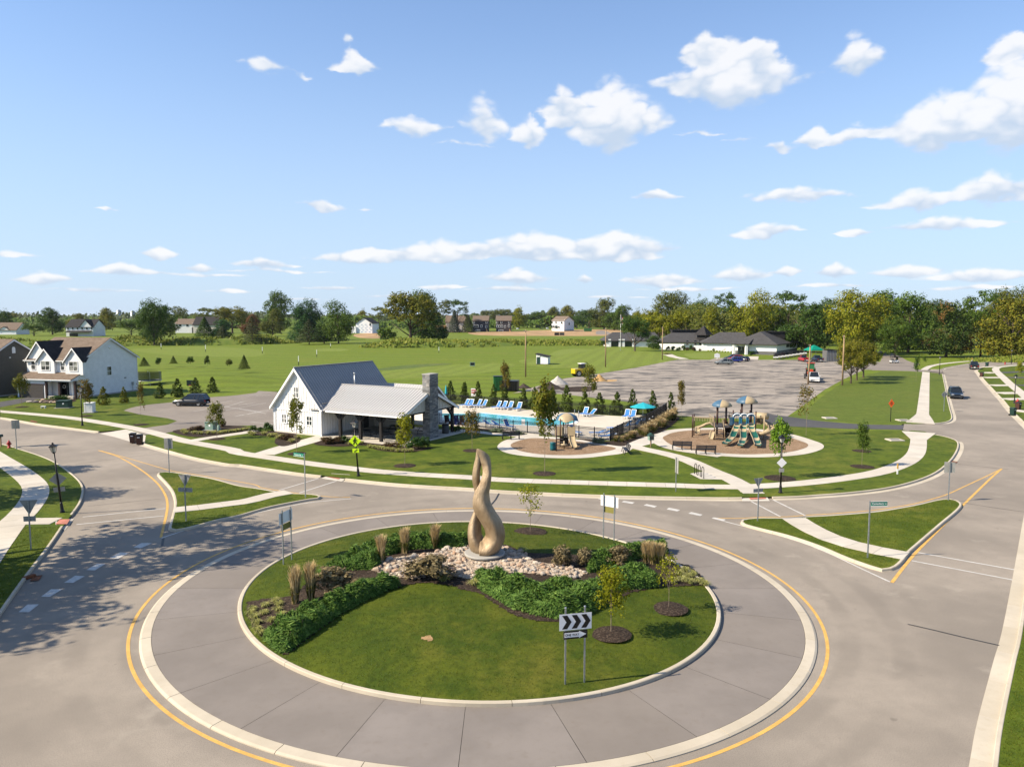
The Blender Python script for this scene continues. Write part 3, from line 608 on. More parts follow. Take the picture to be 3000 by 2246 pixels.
# mounded island lawn
def mound(x, y):
    d = math.hypot(x-CEN[0], y-CEN[1]); a = math.atan2(y-CEN[1], x-CEN[0]); t = min(1, d/(fi(a)-.2))
    return .20+.62*(1-t*t)**1.0
mg = MB(); rows = []
for i in range(25):
    t = (i/24)
    rows.append([(CEN[0]+(fi(a)-.195)*t*math.cos(a), CEN[1]+(fi(a)-.195)*t*math.sin(a)) for a in (2*PI*k/120 for k in range(121))])
mg.grid([[(x, y, mound(x, y)) for x, y in r] for r in rows]); mo = mg.build('island_lawn', M['lawn_c'], None, True); mo['kind'] = 'structure'
if sum(p.normal.z for p in mo.data.polygons) < 0: mo.data.flip_normals()
def GM(z, x, y):                            # survey point on the mound
    h = .4
    for _ in range(6): p = G(z, x, y, h); h = mound(p.x, p.y)
    p = G(z, x, y, h); return p
# ---------------------------------------------------------------- painted markings, cracks, ramps
def stripe(name, pts, w, mt, z=.007, closed=False, sm=True):
    P = smooth(pts, .5, closed) if sm else [Vector((p[0], p[1])) for p in pts]
    o = ribbon(P, -w/2, w/2, z, closed).build(name, mt); o['kind'] = 'structure'
    if o.data.polygons[0].normal.z < 0: o.data.flip_normals()
    return o
R0 = lambda *seg: W(*seg, h=0)
stripe('yellow_lane_line', R0(('z5', [(850,410),(1010,460),(1150,535),(1270,615),(1370,705),(1430,800),(1447,880),(1438,960),(1415,1060),(1390,1162)])), .16, M['yellow_line'])
stripe('yellow_lane_line', R0(('z5', [(870,412),(1060,465),(1250,520),(1450,578),(1520,593),(1650,612),(1850,645),(2200,705)]), ('z6', [(180,522),(380,556),(600,586),(800,605),(960,608)])), .11, M['yellow_line'], .0085)
stripe('yellow_lane_line', R0(('z8', [(2060,285),(1975,360),(1830,500),(1640,690),(1490,840),(1400,945),(1310,1062)])), .17, M['yellow_line'])
stripe('yellow_lane_line', R0(('z8', [(2055,288),(1960,335),(1830,395),(1700,455),(1600,488),(1450,527),(1200,566),(900,592),(730,602),(590,613),(400,616),(270,624),(100,622)])), .11, M['yellow_line'], .0085)
stripe('white_lane_line', R0(('z5', [(1395,1167),(1550,1115),(1750,1060),(2000,1000),(2212,950)]), ('z6', [(300,712),(600,655),(970,620)])), .12, M['white_line'])
stripe('white_lane_line', R0(('z8', [(85,622),(250,665),(450,715),(700,790),(900,870),(1100,965),(1300,1058)])), .12, M['white_line'])
for a in ([('z5', [(715,985),(1430,912)])], [('z5', [(660,1050),(1415,975)])], [('z6', [(345,548),(690,445)])], [('z6', [(520,572),(860,462)])], [('z8', [(330,497),(550,612)])], [('z8', [(500,497),(720,605)])], [('z8', [(1490,857),(2170,978)])], [('z8', [(1445,912),(2155,1047)])]):
    stripe('crosswalk_line', R0(*a), .14, M['white_line'], .009, sm=False)
# yield dashes
for q in ([(1155,1246),(1225,1208),(1315,1212),(1215,1255)], [(945,1340),(1040,1290),(1115,1296),(1020,1345)], [(745,1443),(840,1388),(912,1390),(820,1446)], [(553,1552),(650,1492),(735,1496),(630,1554)]):
    sheet('yield_dash', [R0(('z5', q))], .010, M['white_line'])
for q in ([(335,270),(415,210),(508,210),(405,272)], [(150,397),(225,333),(318,332),(235,397)]): sheet('yield_dash', [R0(('y1', q))], .010, M['white_line'])
for q in ([(990,602),(1000,594),(1100,606),(1085,616)], [(1187,622),(1195,612),(1225,617),(1225,632)], [(1388,650),(1410,638),(1503,653),(1480,665)], [(1580,678),(1605,667),(1695,685),(1672,697)], [(1778,712),(1800,698),(1895,718),(1870,730)], [(1965,748),(1992,736),(2090,758),(2068,770)], [(2170,790),(2185,782),(2290,800),(2270,812)]):
    sheet('yield_dash', [R0(('z7', q))], .010, M['white_line'])
for a, w in (([('z5', [(160,375),(330,368)])], .05), ([('z5', [(10,345),(400,285),(850,250)])], .03), ([('z5', [(650,530),(1100,470),(1450,432)])], .035), ([('z5', [(1200,615),(1600,575),(1900,537)])], .03), ([('z5', [(760,892),(1050,862),(1390,828)])], .035), ([('z5', [(1412,1168),(1400,1235)])], .14), ([('z7', [(330,575),(300,630),(262,672)])], .12), ([('y4', [(1375,560),(1560,602),(1800,660),(2035,713)])], .08), ([('z8', [(1760,255),(2060,285),(2212,296)])], .05), ([('z8', [(1790,517),(2000,550),(2212,580)])], .04), ([('rr', [(1110,1020),(1225,1022)])], .35), ([('rr', [(1100,1142),(1500,1150),(2100,1170)])], .05), ([('rr', [(1000,445),(1140,440)])], .3)):
    stripe('sealed_crack', R0(*a), w, M['seal'] if w > .06 else M['joint'], .0115)
for z, q in (('z5', [(480,1052),(515,1010),(605,1010),(580,1052)]),): sheet('tactile_plate', [W((z, q), h=.1)], ZL+.022, M['tact'])
for z, q in (('z6', [(760,432),(785,420),(890,432),(862,452)]), ('z8', [(328,473),(440,473),(455,490),(345,495)])): sheet('tactile_plate', [W((z, q), h=.07)], .085, M['tact'])
slope('kerb_ramp', W(('z6', [(712,436),(890,462)])), W(('z6', [(800,402),(960,412)])), M['walk'], .03, ZL+.01)
slope('kerb_ramp', W(('z8', [(290,497),(480,497)])), W(('z8', [(275,440),(440,448)])), M['walk'], .03, ZL+.01)
for z, q in (('z5', [(255,1540),(300,1495),(370,1488),(335,1535)]), ('z8', [(1700,250),(1722,232),(1760,240),(1740,252)]), ('z1', [(258,1232),(270,1218),(325,1232),(320,1240)])):
    sheet('storm_drain', [W((z, q), h=.02)], .045 if z != 'z1' else .16, M['rust'])
MB().box(G('z5', 250, 1500, .1), (.22, .6, .12), rz=-.5).build('drain_hood', M['rust'])['kind'] = 'structure'
# ---------------------------------------------------------------- sidewalks of single slabs
PATHS = []
def walk(name, pts, w=1.5, step=1.5, z=ZL, th=.022, gap=.02, mt='walk', sm=True):
    root = empty(name); root['kind'] = 'structure'
    P = smooth(pts, .3) if sm else [Vector((p[0], p[1])) for p in pts]
    P = resample(P, step); PATHS.append((P, 1.8 if callable(w) else w)); N = normals(P); m0 = M[mt]; rg = random.Random(len(P))
    for i in range(len(P)-1):
        a, b, na, nb = P[i], P[i+1], N[i], N[i+1]; t = (b-a).normalized()*gap/2; ww = (w if not callable(w) else None)
        w0 = w(i/(len(P)-1))/2 if callable(w) else w/2; w1 = w((i+1)/(len(P)-1))/2 if callable(w) else w/2
        q = [a+t-na*w0, a+t+na*w0, b-t+nb*w1, b-t-nb*w1]; zt = z+th+rg.uniform(-.002, .002)
        m = MB().prism([(p.x, p.y, z-.03) for p in q], (0, 0, zt-z+.03)); o = m.build('slab', m0, root)
        if o.data.polygons[1].normal.z < 0: o.data.flip_normals()
    return root
walk('north_sidewalk', W(('z1', [(-300,1105),(0,1135),(300,1160),(600,1190),(900,1235),(1100,1270),(1300,1312),(1600,1390),(2000,1465)]), ('z6', [(0,225),(300,270),(600,315),(900,352),(1200,385),(1600,415),(2000,437)]), ('z7', [(300,455),(700,472),(1000,481),(1500,496),(1900,508)]), ('z8', [(0,407),(200,410),(300,411)])))
walk('north_sidewalk', W(('z8', [(300,411),(600,393),(900,362),(1200,315),(1380,255),(1465,195),(1490,130),(1493,50),(1493,36)])), w=lambda t: 1.55 if t < .86 else 1.55+1.9*(t-.86)/.14)
walk('west_road_sidewalk', W(('rr', [(530,1212),(565,1100),(585,900),(600,700),(612,550),(625,385)])), w=lambda t: 1.5+1.7*max(0, .1-t)/.1)
walk('west_road_sidewalk', W(('rr', [(590,352),(650,312),(720,285),(850,258),(1100,229),(1400,206),(1800,190),(2212,172),(2800,150)])))
walk('southwest_sidewalk', W(('z5', [(-250,330),(-60,450),(0,488),(150,580),(270,675),(310,745),(290,830),(205,945),(90,1055),(0,1170),(-120,1330),(-300,1600)])), w=1.75)
walk('ramp_path', W(('z5', [(130,1025),(300,1022),(485,1020)])), w=1.5, sm=False, z=ZL+.004)
walk('splitter_path', W(('z5', [(1500,925),(1700,905),(1900,880),(2100,852)]), ('z6', [(0,660),(200,610),(340,572),(430,562)])), w=1.5, z=ZL)
walk('splitter_path', W(('z8', [(640,622),(750,690),(900,760),(1100,820),(1250,850),(1410,880)])), w=1.6, z=ZL)
walk('building_path', W(('z6', [(215,238),(400,180),(600,125),(740,85)])), w=2.3, step=1.8, z=ZL+.006)
walk('lot_path', W(('z1', [(1650,1392),(1800,1365),(2000,1336),(2212,1305)]), ('z2', [(60,1312),(150,1298)])), w=1.4, z=ZL+.006)
walk('corner_path', W(('z7', [(1480,165),(1580,192),(1750,228),(1950,285),(2150,375)]), ('z8', [(90,305),(200,350),(300,405),(370,455)])), w=1.6, z=ZL+.005)
walk('pavilion_path', W(('p1', [(380,660),(700,690),(1000,725),(1300,750),(1500,760)])), w=1.3, z=ZL+.004)
walk('east_sidewalk', W(('re', [(1500,140),(1230,160),(950,185),(820,205),(765,240),(780,290),(850,360),(960,460),(1100,590),(1250,710),(1419,850),(1650,1050)])), w=1.5)
for a in ([(455,195),(820,190)], [(490,335),(760,322)], [(480,440),(900,440)], [(650,620),(1110,618)], [(830,800),(1300,795)], [(960,940),(1500,930)], [(1230,1220),(1500,1210)]): walk('east_driveway', W(('re', a)), w=2.6 if a[0][1] > 900 else 3.0, z=ZL+.003, sm=False, step=2)
sheet('asphalt_drive', [W(('h2', [(-300,1010),(0,938),(300,890),(590,842),(1000,845),(900,882),(560,938),(400,978),(0,1052),(-300,1120)]))], ZL+.02, M['drive'])
for a in ([(850,330),(1500,300)], [(1040,440),(1500,440)], [(1270,620),(1560,620)]): stripe('asphalt_drive', W(('re', a)), 3, M['drive'], ZL+.02, sm=False)
# ---------------------------------------------------------------- lawn patches, lots, beds
def patch(name, z, pts, mt, dz=.006, sm=True, step=.8, kind='structure'):
    P = W((z, pts)) if z else pts
    return sheet(name, [smooth(P, step, True) if sm else P], ZL+dz, M[mt], kind)
nl = [p for p in north if p.y < 97 and abs(p.x) < 200]
site = KN1[10:] + [Vector((p[0],p[1])) for p in W(('z1', [(1085,1290),(1140,1302),(1190,1318),(1258,1347)]))] + KN2 + KN3 + KN4
site += [Vector((p[0],p[1])) for p in W(('rr', [(600,1345),(230,1326)]), ('z4', [(1000,1028),(700,1000),(500,985),(330,960)]), ('z3', [(2000,1180),(1850,1120)]), ('z3', [(1750,1100),(900,1040),(0,990)]), ('z2', [(1850,960),(1500,930),(600,920),(290,962)]), ('z1', [(2212,985),(1800,1010),(1500,1030),(1250,985),(1000,985),(700,975),(200,965),(0,960),(-300,980)]))]
sheet('north_lawn', [site], ZL+.004, M['lawn'])
patch('striped_lawn', 'z4', [(600,935),(760,860),(840,790),(975,700),(1100,660),(1250,620),(1515,628),(1500,800),(1470,960),(1440,980),(1100,975),(800,955)], 'lawn_s', .0075, sm=False)
patch('verge', 'rr', [(675,1205),(640,1100),(655,900),(665,600),(672,390),(870,412),(925,650),(960,840),(1015,1090),(1005,1150),(930,1185),(800,1200)], 'lawn_s', .0085, sm=False)
patch('worn_parking_lot', 'z3', [(690,960),(1000,1030),(1400,1070),(1780,1110),(2000,1170),(2100,1185)] , 'lot', .01, False) if 0 else None
lot = W(('z3', [(440,980),(900,850),(1190,810),(1500,760),(1870,688),(2150,690)]), ('z4', [(100,535),(330,520),(400,545),(700,545),(1250,560),(1500,570),(1470,600),(1250,612),(1120,612),(975,680),(850,750),(780,800),(700,860),(600,930),(480,960),(330,948)]), ('z3', [(2130,1190),(1850,1170),(1500,1060),(1000,1000),(600,960)]))
sheet('worn_parking_lot', [lot], ZL+.010, M['lot'])
sheet('club_road', [W(('c3', [(1060,790),(1250,690),(1330,520),(1450,510),(1560,560),(1700,640),(1830,690),(1760,760),(1900,790),(2000,830),(1500,800)]))], ZL+.014, M['lot2'])
sheet('club_road', [W(('rr', [(-250,342),(0,348),(440,350),(600,352),(880,352),(900,400),(700,378),(440,372),(0,362),(-250,356)]))], ZL+.017, M['lot2'])
sheet('lot_driveway', [W(('z4', [(390,925),(470,915),(590,930),(800,960),(1100,985),(1395,990),(1395,1022),(1000,1015),(640,1000),(490,985),(420,960)]))], ZL+.016, M['drive'])
slope('drive_mouth', W(('rr', [(1190,1500),(1085,1290),(1060,1205)])), W(('rr', [(250,1325),(262,1280),(270,1228)])), M['road'], .012, ZL+.02)
lp = smooth(W(('z1', [(1068,1128),(1150,1100),(1300,1075),(1500,1055),(1800,1015),(2000,1000),(2212,975)])), .8) + [Vector((p[0],p[1])) for p in W(('z2', [(170,958),(295,965),(480,985),(720,1000),(720,1200),(560,1280),(300,1285),(100,1275)]), ('z1', [(2212,1258),(1900,1260),(1600,1290),(1430,1322),(1250,1338),(1150,1300),(1240,1280),(1450,1250),(1530,1218),(1450,1195),(1200,1160)]))]
sheet('pavilion_parking_lot', [lp], ZL+.012, M['lot2'])
for a in ([(1480,1105),(1530,1100)], [(1670,1135),(1900,1095)], [(1850,1070),(2010,1042)], [(1930,1100),(2110,1050)], [(1950,1125),(2300,1062)], [(2030,1180),(2400,1105)], [(1930,1090),(2300,1155)]): stripe('parking_line', W(('z1', a)), .1, M['white_line'], ZL+.016, sm=False)
for a in ([(0,1080),(140,1060)], [(0,1170),(270,1130)], [(0,1110),(190,1140)], [(100,1225),(290,1245)], [(60,1000),(200,985)], [(150,1000),(270,993)], [(0,1055),(60,1050)]): stripe('parking_line', W(('z2', a)), .1, M['white_line'], ZL+.016, sm=False)
# playgrounds and pool
def ringpath(name, inner, w):
    P = smooth(inner, .5, True); J, s = offset(P, -w); return P, J
mul1 = smooth(W(('z7', [(430,165),(470,132),(600,100),(800,106),(1010,128),(1200,158),(1340,185),(1250,215),(1050,240),(850,246),(650,234),(500,205)])), .5, True)
sheet('play_path', [smooth(W(('z7', [(318,165),(370,122),(480,88),(545,62),(640,78),(800,88),(1000,108),(1250,140),(1400,165),(1480,118),(1600,70),(1700,55),(1640,130),(1500,182),(1420,225),(1250,250),(1050,270),(800,270),(600,258),(420,232),(335,198)])), .5, True)], ZL+.018, M['walk'])
sheet('play_bark_bed', [mul1], ZL+.026, M['chips'])
mul2 = smooth(W(('pg', [(-45,850),(0,808),(100,765),(250,738),(430,722),(800,712),(1300,715),(1740,770),(2000,832),(2150,882),(2290,935),(2300,985),(2200,1030),(2000,1075),(1700,1100),(1300,1112),(900,1092),(550,1058),(250,1008),(60,940)])), .5, True)
J2, _ = offset(mul2, -1.5); sheet('play_path', [J2], ZL+.020, M['walk']); sheet('play_bark_bed', [mul2], ZL+.028, M['chips'])
sheet('bench_pad', [W(('z7', [(1810,180),(1860,160),(2212,215),(2330,240),(2212,262),(2050,240)]))], ZL+.024, M['walk'])
sheet('bike_pad', [W(('z7', [(1980,405),(2110,383),(2250,425),(2250,455),(2070,452)]))], ZL+.016, M['walk'])
sheet('play_path', [W(('p2', [(1350,920),(1620,790),(1900,700),(2000,720),(1880,800),(1850,850),(1400,960)]))], ZL+.022, M['walk'])
FN = W(('p1', [(90,560),(400,580),(850,632),(1290,690),(1520,712)]), ('p2', [(160,760),(530,790),(780,815),(1040,838)]))      # fence corners, near side
FE = W(('p2', [(1040,838),(1250,730),(1440,655),(1620,580),(1790,480),(1900,410),(1950,375)])); FF = W(('p2', [(1950,375),(1240,432),(830,408),(420,375),(0,355)]), ('p1', [(1650,330),(1310,300),(830,270),(280,225),(100,200)]))
dk = W(('p2', [(1030,835),(1945,385),(1240,440),(830,415),(420,382),(0,362)]), ('p1', [(1310,310),(830,278),(280,240),(-200,215),(-420,480),(90,575),(850,640),(1520,720),(1700,735)]), ('p2', [(530,795)]))
sheet('pool_deck', [dk], ZL+.020, M['deck'])
sheet('pool_gate_path', [W(('p1', [(1480,760),(1530,715),(1710,735),(1700,800),(1500,820),(1250,815)]))], ZL+.019, M['walk'])
# ---------------------------------------------------------------- buildings
class FR:
    def __init__(s, o, deg): s.o = Vector((o[0], o[1], o[2])); s.a = math.radians(deg); s.e1 = Vector((math.cos(s.a), math.sin(s.a), 0)); s.e2 = Vector((-math.sin(s.a), math.cos(s.a), 0))
    def ray(s, z, x, y):
        u, v = px(z, x, y); a = (u-1500)/F; b = (v-1123)/F; return Vector((a, CT-b*ST, -b*CT-ST))
    def onY(s, z, x, y, y0=0):
        d = s.ray(z, x, y); c = Vector((0,0,CH)); t = (y0-(c-s.o).dot(s.e2))/d.dot(s.e2); p = c+d*t-s.o; return p.dot(s.e1), p.z
    def onX(s, z, x, y, x0=0):
        d = s.ray(z, x, y); c = Vector((0,0,CH)); t = (x0-(c-s.o).dot(s.e1))/d.dot(s.e1); p = c+d*t-s.o; return p.dot(s.e2), p.z
    def onZ(s, z, x, y, h=0):
        p = G(z, x, y, h+s.o.z)-s.o; return p.dot(s.e1), p.dot(s.e2)
def slab(m, q, th=.12, mi=0):
    P = [Vector(p) for p in q]; n = (P[1]-P[0]).cross(P[3]-P[0]).normalized()
    if n.z < 0: P = P[::-1]; n = -n
    m.prism([p-n*th for p in P], n*th, mi); return m
def window(par, ax, off, u0, u1, z0, z1, cols=2, rows=2, gl='glass', fw=.09, sg=-1, trim='trim', label=None):
    """window on a plane: ax 'y' at y=off facing sg*y, or 'x' at x=off facing sg*x"""
    def B(m, ua, ub, za, zb, d0, d1):
        a, b = off+sg*d0, off+sg*d1
        return m.b2((ua, a, za), (ub, b, zb)) if ax == 'y' else m.b2((a, ua, za), (b, ub, zb))
    f = MB(); B(f, u0-fw, u1+fw, z1, z1+fw, -.02, .07); B(f, u0-fw, u1+fw, z0-fw, z0, -.02, .09); B(f, u0-fw, u0, z0, z1, -.02, .065); B(f, u1, u1+fw, z0, z1, -.02, .065)
    o = f.build('window', M[trim], par)
    g = MB(); t = .03 if (u1-u0) > .5 else .02; cw = (u1-u0)/cols; rh = (z1-z0)/rows
    for i in range(cols):
        for j in range(rows):
            p = MB(); B(p, u0+i*cw+t*(i > 0), u0+(i+1)*cw-t*(i < cols-1), z0+j*rh+t*(j > 0), z0+(j+1)*rh-t*(j < rows-1), .0, .022); p.build('pane', M[gl], o)
    for i in range(1, cols): B(g, u0+i*cw-t, u0+i*cw+t, z0, z1, 0, .05)
    for j in range(1, rows): B(g, u0, u1, z0+j*rh-t, z0+j*rh+t, 0, .047)
    if g.v: g.build('muntin', M[trim], o)
    return o
def pent(m, x0, x1, y, ze, zr, z0=0, d=.12, ax='y', mi=0, xr=None):     # gable wall: pentagon in plane
    xr = (x0+x1)/2 if xr is None else xr
    q = [(x0,z0),(x1,z0),(x1,ze),(xr,zr),(x0,ze)]
    return m.prism([(u, y, z) if ax == 'y' else (y, u, z) for u, z in q], (0, d, 0) if ax == 'y' else (-d, 0, 0), mi)
# --- pavilion
PB = FR(G('z2', 715, 1352), -29.4); pav = thing('pavilion', 'white board and batten pool house with grey metal roofs, open timber pavilion and stone chimney', 'building', PB.o, PB.a)
WM, DM, EV, RG = 7.1, 12.6, 3.45, 7.55           # main block width, depth, eave, ridge
w = MB(); pent(w, -WM, 0, 0, EV, RG-.35); pent(w, -WM, 0, DM-.12, EV, RG-.35)
w.b2((-.12, .12, 0), (0, DM-.12, EV)); w.b2((-WM, .12, 0), (-WM+.12, DM-.12, EV)); w.build('wall', M['batten'], pav)
def zr_main(x): return EV+(RG-.35-EV)*(1-abs(x+WM/2)/(WM/2))
for i in range(18):
    x = -WM+.2+i*(WM-.4)/17
    for a, b in ((.12, 2.62), (2.78, zr_main(x)-.02)):
        if b > a+.1: BOX('batten', (x, -.022, (a+b)/2), (.055, .045, b-a), M['batten'], pav)
for i in range(14): BOX('batten', (.02, .35+i*.42, 1.75), (.04, .05, 3.3), M['batten'], pav)
BOX('band_board', (-WM/2, -.03, 2.70), (WM+.04, .06, .15), M['trim'], pav); BOX('base_board', (-WM/2, -.028, .1), (WM+.02, .055, .2), M['cream'], pav)
BOX('base_board', (.025, 3, .1), (.05, 6, .2), M['cream'], pav)
for q in ((0, .0), (-WM, 0)): BOX('corner_board', (q[0]+(.03 if q[0] == 0 else -.03)*0, -.03, EV/2), (.18, .1, EV), M['trim'], pav)
for (z, a, b, gx) in (('z2', (378,1228), (412,1163), (2,2)), ('z2', (590,1250), (630,1182), (2,2)), ('z2', (482,1012), (512,930), (2,2))):
    u0, z0 = PB.onY(z, *a); u1, z1 = PB.onY(z, *b); window(pav, 'y', 0, u0, u1, z0, z1, *gx)
# roofs of single standing-seam panels
def metal_slope(root, mt, p0, along, down, L, n, th=.05, name='roof_panel', seam=.035):
    """panels side by side: p0 at the ridge start, along = unit vector of ridge, down = vector ridge->eave"""
    p0, al, dn = Vector(p0), Vector(along), Vector(down); wd_ = L/n; nr = al.cross(dn).normalized(); nr = nr if nr.z > 0 else -nr
    m = MB(); a = Vector((0,0,0)); q = [a, al*(wd_-.004), al*(wd_-.004)+dn, dn]; slab(m, q, th)
    m.prism([al*(wd_-.045), al*(wd_-.008), al*(wd_-.008)+dn, al*(wd_-.045)+dn], nr*seam, 1)
    me = m.mesh(name, [M[mt], M['metalroof']])
    for i in range(n): mobj(name, me, root, p0+al*(wd_*i))
OH = .42; k = (RG-EV)/(WM/2)
metal_slope(pav, 'darkroof', (-WM/2, -OH, RG), (0,1,0), (WM/2+OH, 0, -(WM/2+OH)*k), DM+2*OH, 33)
metal_slope(pav, 'darkroof', (-WM/2, -OH, RG), (0,1,0), (-(WM/2+OH), 0, -(WM/2+OH)*k), DM+2*OH, 33)
BOX('ridge_cap', (-WM/2, DM/2, RG+.02), (.22, DM+2*OH, .06), M['darkroof'], pav)
BOX('snow_rail', (WM/2+OH-.5-WM/2, DM/2-3, RG-(WM/2+OH-.5)*k+.09), (.06, 6, .1), M['darkroof'], pav, ry=0)
for sg in (-1, 1):                                # rake boards and soffit of the front gable
    e = Vector((-WM/2+sg*(WM/2+OH), 0, RG-(WM/2+OH)*k)); r = Vector((-WM/2, 0, RG))
    m = MB(); m.prism([r+Vector((0,-OH-.02,-.06)), e+Vector((0,-OH-.02,-.06)), e+Vector((0,-OH-.02,-.36)), r+Vector((0,-OH-.02,-.40))], (0,.05,0)); m.build('rake_board', M['trim'], pav)
    m = MB(); m.prism([r+Vector((0,-OH+.04,-.30)), e+Vector((0,-OH+.04,-.30)), e+Vector((0,-OH+.04,-.34)), r+Vector((0,-OH+.04,-.36))], (0,OH-.04,0)); m.build('soffit', M['trim'], pav)
MB().tube([(OH+.02, -OH, EV-.52), (OH+.02, .6, EV-.52)], .07).build('gutter', M['trim'], pav)
MB().tube([(-WM-OH, -OH+.1, EV-.55), (-WM-.15, -.08, EV-.8), (-WM-.12, -.08, .2)], .05).build('downspout', M['trim'], pav)
MB().tube([(.38, -.3, EV-.55), (.1, -.1, EV-.85), (.08, -.1, .15)], .05).build('downspout', M['trim'], pav)
m = MB(); v = Vector((-.9, 6.6, RG-2.65*k)); m.cyl(v-Vector((0,0,.2)), v+Vector((0,0,1.9)), .09); m.cyl(v+Vector((0,0,1.9)), v+Vector((0,0,2.1)), .13); m.build('vent_pipe', M['galv'], pav, True)
m = MB(); v = Vector((.1, 8.4, RG-3.65*k)); m.cyl(v, v+Vector((0,0,.7)), .05); m.build('vent_pipe', M['galv'], pav, True)
# open wing
PL, Y0, Y1, PE, PR = 10.9, .4, 9.6, 2.95, 5.35
ym = (Y0+Y1)/2; hs_ = (Y1-Y0)/2+.65; kp = (PR-PE)/hs_
metal_slope(pav, 'metalroof', (-1.6, ym, PR), (1,0,0), (0, -hs_, -(PR-PE)), PL+2.1, 33)
metal_slope(pav, 'metalroof', (-1.6, ym, PR), (1,0,0), (0, hs_, -(PR-PE)), PL+2.1, 33)
BOX('ridge_cap', (PL/2-.5, ym, PR+.02), (PL+2.1, .2, .06), M['metalroof'], pav); MB().b2((1.1, ym-hs_+.45, PE+kp*.45), (PL+.45, ym-hs_+.50, PE+kp*.45+.09)).build('snow_rail', M['metalroof'], pav)
BOX('gutter', (PL/2+.7, ym-hs_-.05, PE-.06), (PL-.45, .13, .14), M['trim'], pav); BOX('gutter', (PL/2, ym+hs_+.05, PE-.06), (PL+.9, .13, .14), M['trim'], pav)
for sg in (-1, 1):
    e = Vector((PL+.5, ym+sg*hs_, PE)); r = Vector((PL+.5, ym, PR)); m = MB()
    m.prism([r+Vector((0,0,-.05)), e+Vector((0,0,-.05)), e+Vector((0,0,-.30)), r+Vector((0,0,-.32))], (-.06,0,0)); m.build('rake_board', M['trim'], pav)
g = MB(); pent(g, Y0-.2, Y1+.2, PL+.05, PE+.05, PR-.15, PE-.1, .1, 'x'); 
m = MB(); m.prism([(PL, Y0, PE+.05), (PL, Y1, PE+.05), (PL, ym, PR-.2)], (.08,0,0)); m.build('gable_panel', M['cream'], pav)
for i in range(16):
    y = Y0+.5+i*.55
    h = (PR-.25-PE-.1)*(1-abs(y-ym)/(ym-Y0))
    if h > .15: BOX('batten', (PL+.1, y, PE+.07+h/2), (.035, .05, h), M['cream'], pav)
def post(x, y, br):
    BOX('post', (x, y, 1.42), (.3, .3, 2.84), M['darkwood'], pav)
    for dx, dy in br:
        m = MB(); a = Vector((x+dx*.12, y+dy*.12, 1.95)); b = Vector((x+dx*.85, y+dy*.85, 2.75)); t = Vector((dy, dx, 0))*.1
        m.prism([a-t, a+t, b+t, b-t], (-dx*.16, -dy*.16, .16)); m.build('brace', M['darkwood'], pav)
for x in (2.4, 5.25, 8.05): post(x, Y0, ((-1,0),(1,0)))
post(PL-.05, Y0, ((-1,0),(0,1))); post(PL-.05, Y1, ((-1,0),(0,-1)))
for x in (2.4, 5.25, 8.05): post(x, Y1, ((-1,0),(1,0)))
for y in (Y0, Y1): BOX('beam', (PL/2+.6, y, 2.93), (PL-.9, .28, .3), M['darkwood'], pav)
for x in (2.4, 5.25, 8.05, PL-.05): BOX('tie_beam', (x, ym, 2.96), (.2, Y1-Y0-.4, .26), M['darkwood'], pav)
m = MB(); slab(m, [(-1, ym, PR-.22), (PL+.3, ym, PR-.22), (PL+.3, ym-hs_+.2, PE-.1), (-1, ym-hs_+.2, PE-.1)], .05); slab(m, [(-1, ym, PR-.22), (PL+.3, ym, PR-.22), (PL+.3, ym+hs_-.2, PE-.1), (-1, ym+hs_-.2, PE-.1)], .05); m.build('ceiling', M['darkwood'], pav)
o = BOX('patio', (PL/2+.4, ym-.1, .025), (PL+1.6, Y1-Y0+2.0, .05), M['walk'], pav)
# set-back wall and servery under the roof
BOX('wall', (-.05, 8.5, 1.7), (.1, 4.0, 3.4), M['cream'], pav); BOX('wall', (2.4, 8.9, 1.5), (4.6, .12, 2.9), M['cream'], pav)
BOX('servery_opening', (2.6, 8.82, 1.65), (2.6, .06, 1.1), M['glass'], pav); BOX('servery_counter', (2.6, 8.6, 1.05), (2.9, .5, .08), M['plastic'], pav); BOX('door', (.012, 7.4, 1.05), (.05, .95, 2.1), M['dgrey'], pav)
# chimney of separate stones on a core
ch = MB(); ch.b2((10.72, 4.28, 0), (11.56, 5.72, 6.95)); cho = ch.build('chimney', M['dgrey'], pav)
MB().b2((10.62, 4.18, 6.95), (11.66, 5.82, 7.06)).build('chimney_cap', M['concrete2'], cho)
rg = random.Random(3)
def stones(u0, u1, z0, z1, f):
    z = z0
    while z < z1-.03:
        h = min(rg.uniform(.11, .21), z1-z); u = u0
        while u < u1-.01:
            l = rg.uniform(.26, .62); l = l if u+l < u1-.14 else u1-u
            f(u+.006, u+l-.006, z+.006, z+h-.006, rg.uniform(.05, .085)); u += l
        z += h
def st1(a, b, c, d, t): MB().b2((11.55, a, c), (11.56+t, b, d)).build('stone', M['chstone'], cho)
def st2(a, b, c, d, t): MB().b2((a, 4.29, c), (b, 4.28-t, d)).build('stone', M['chstone'], cho)
stones(4.22, 5.78, 0, 6.94, st1); stones(10.66, 11.54, 0, 6.94, st2)
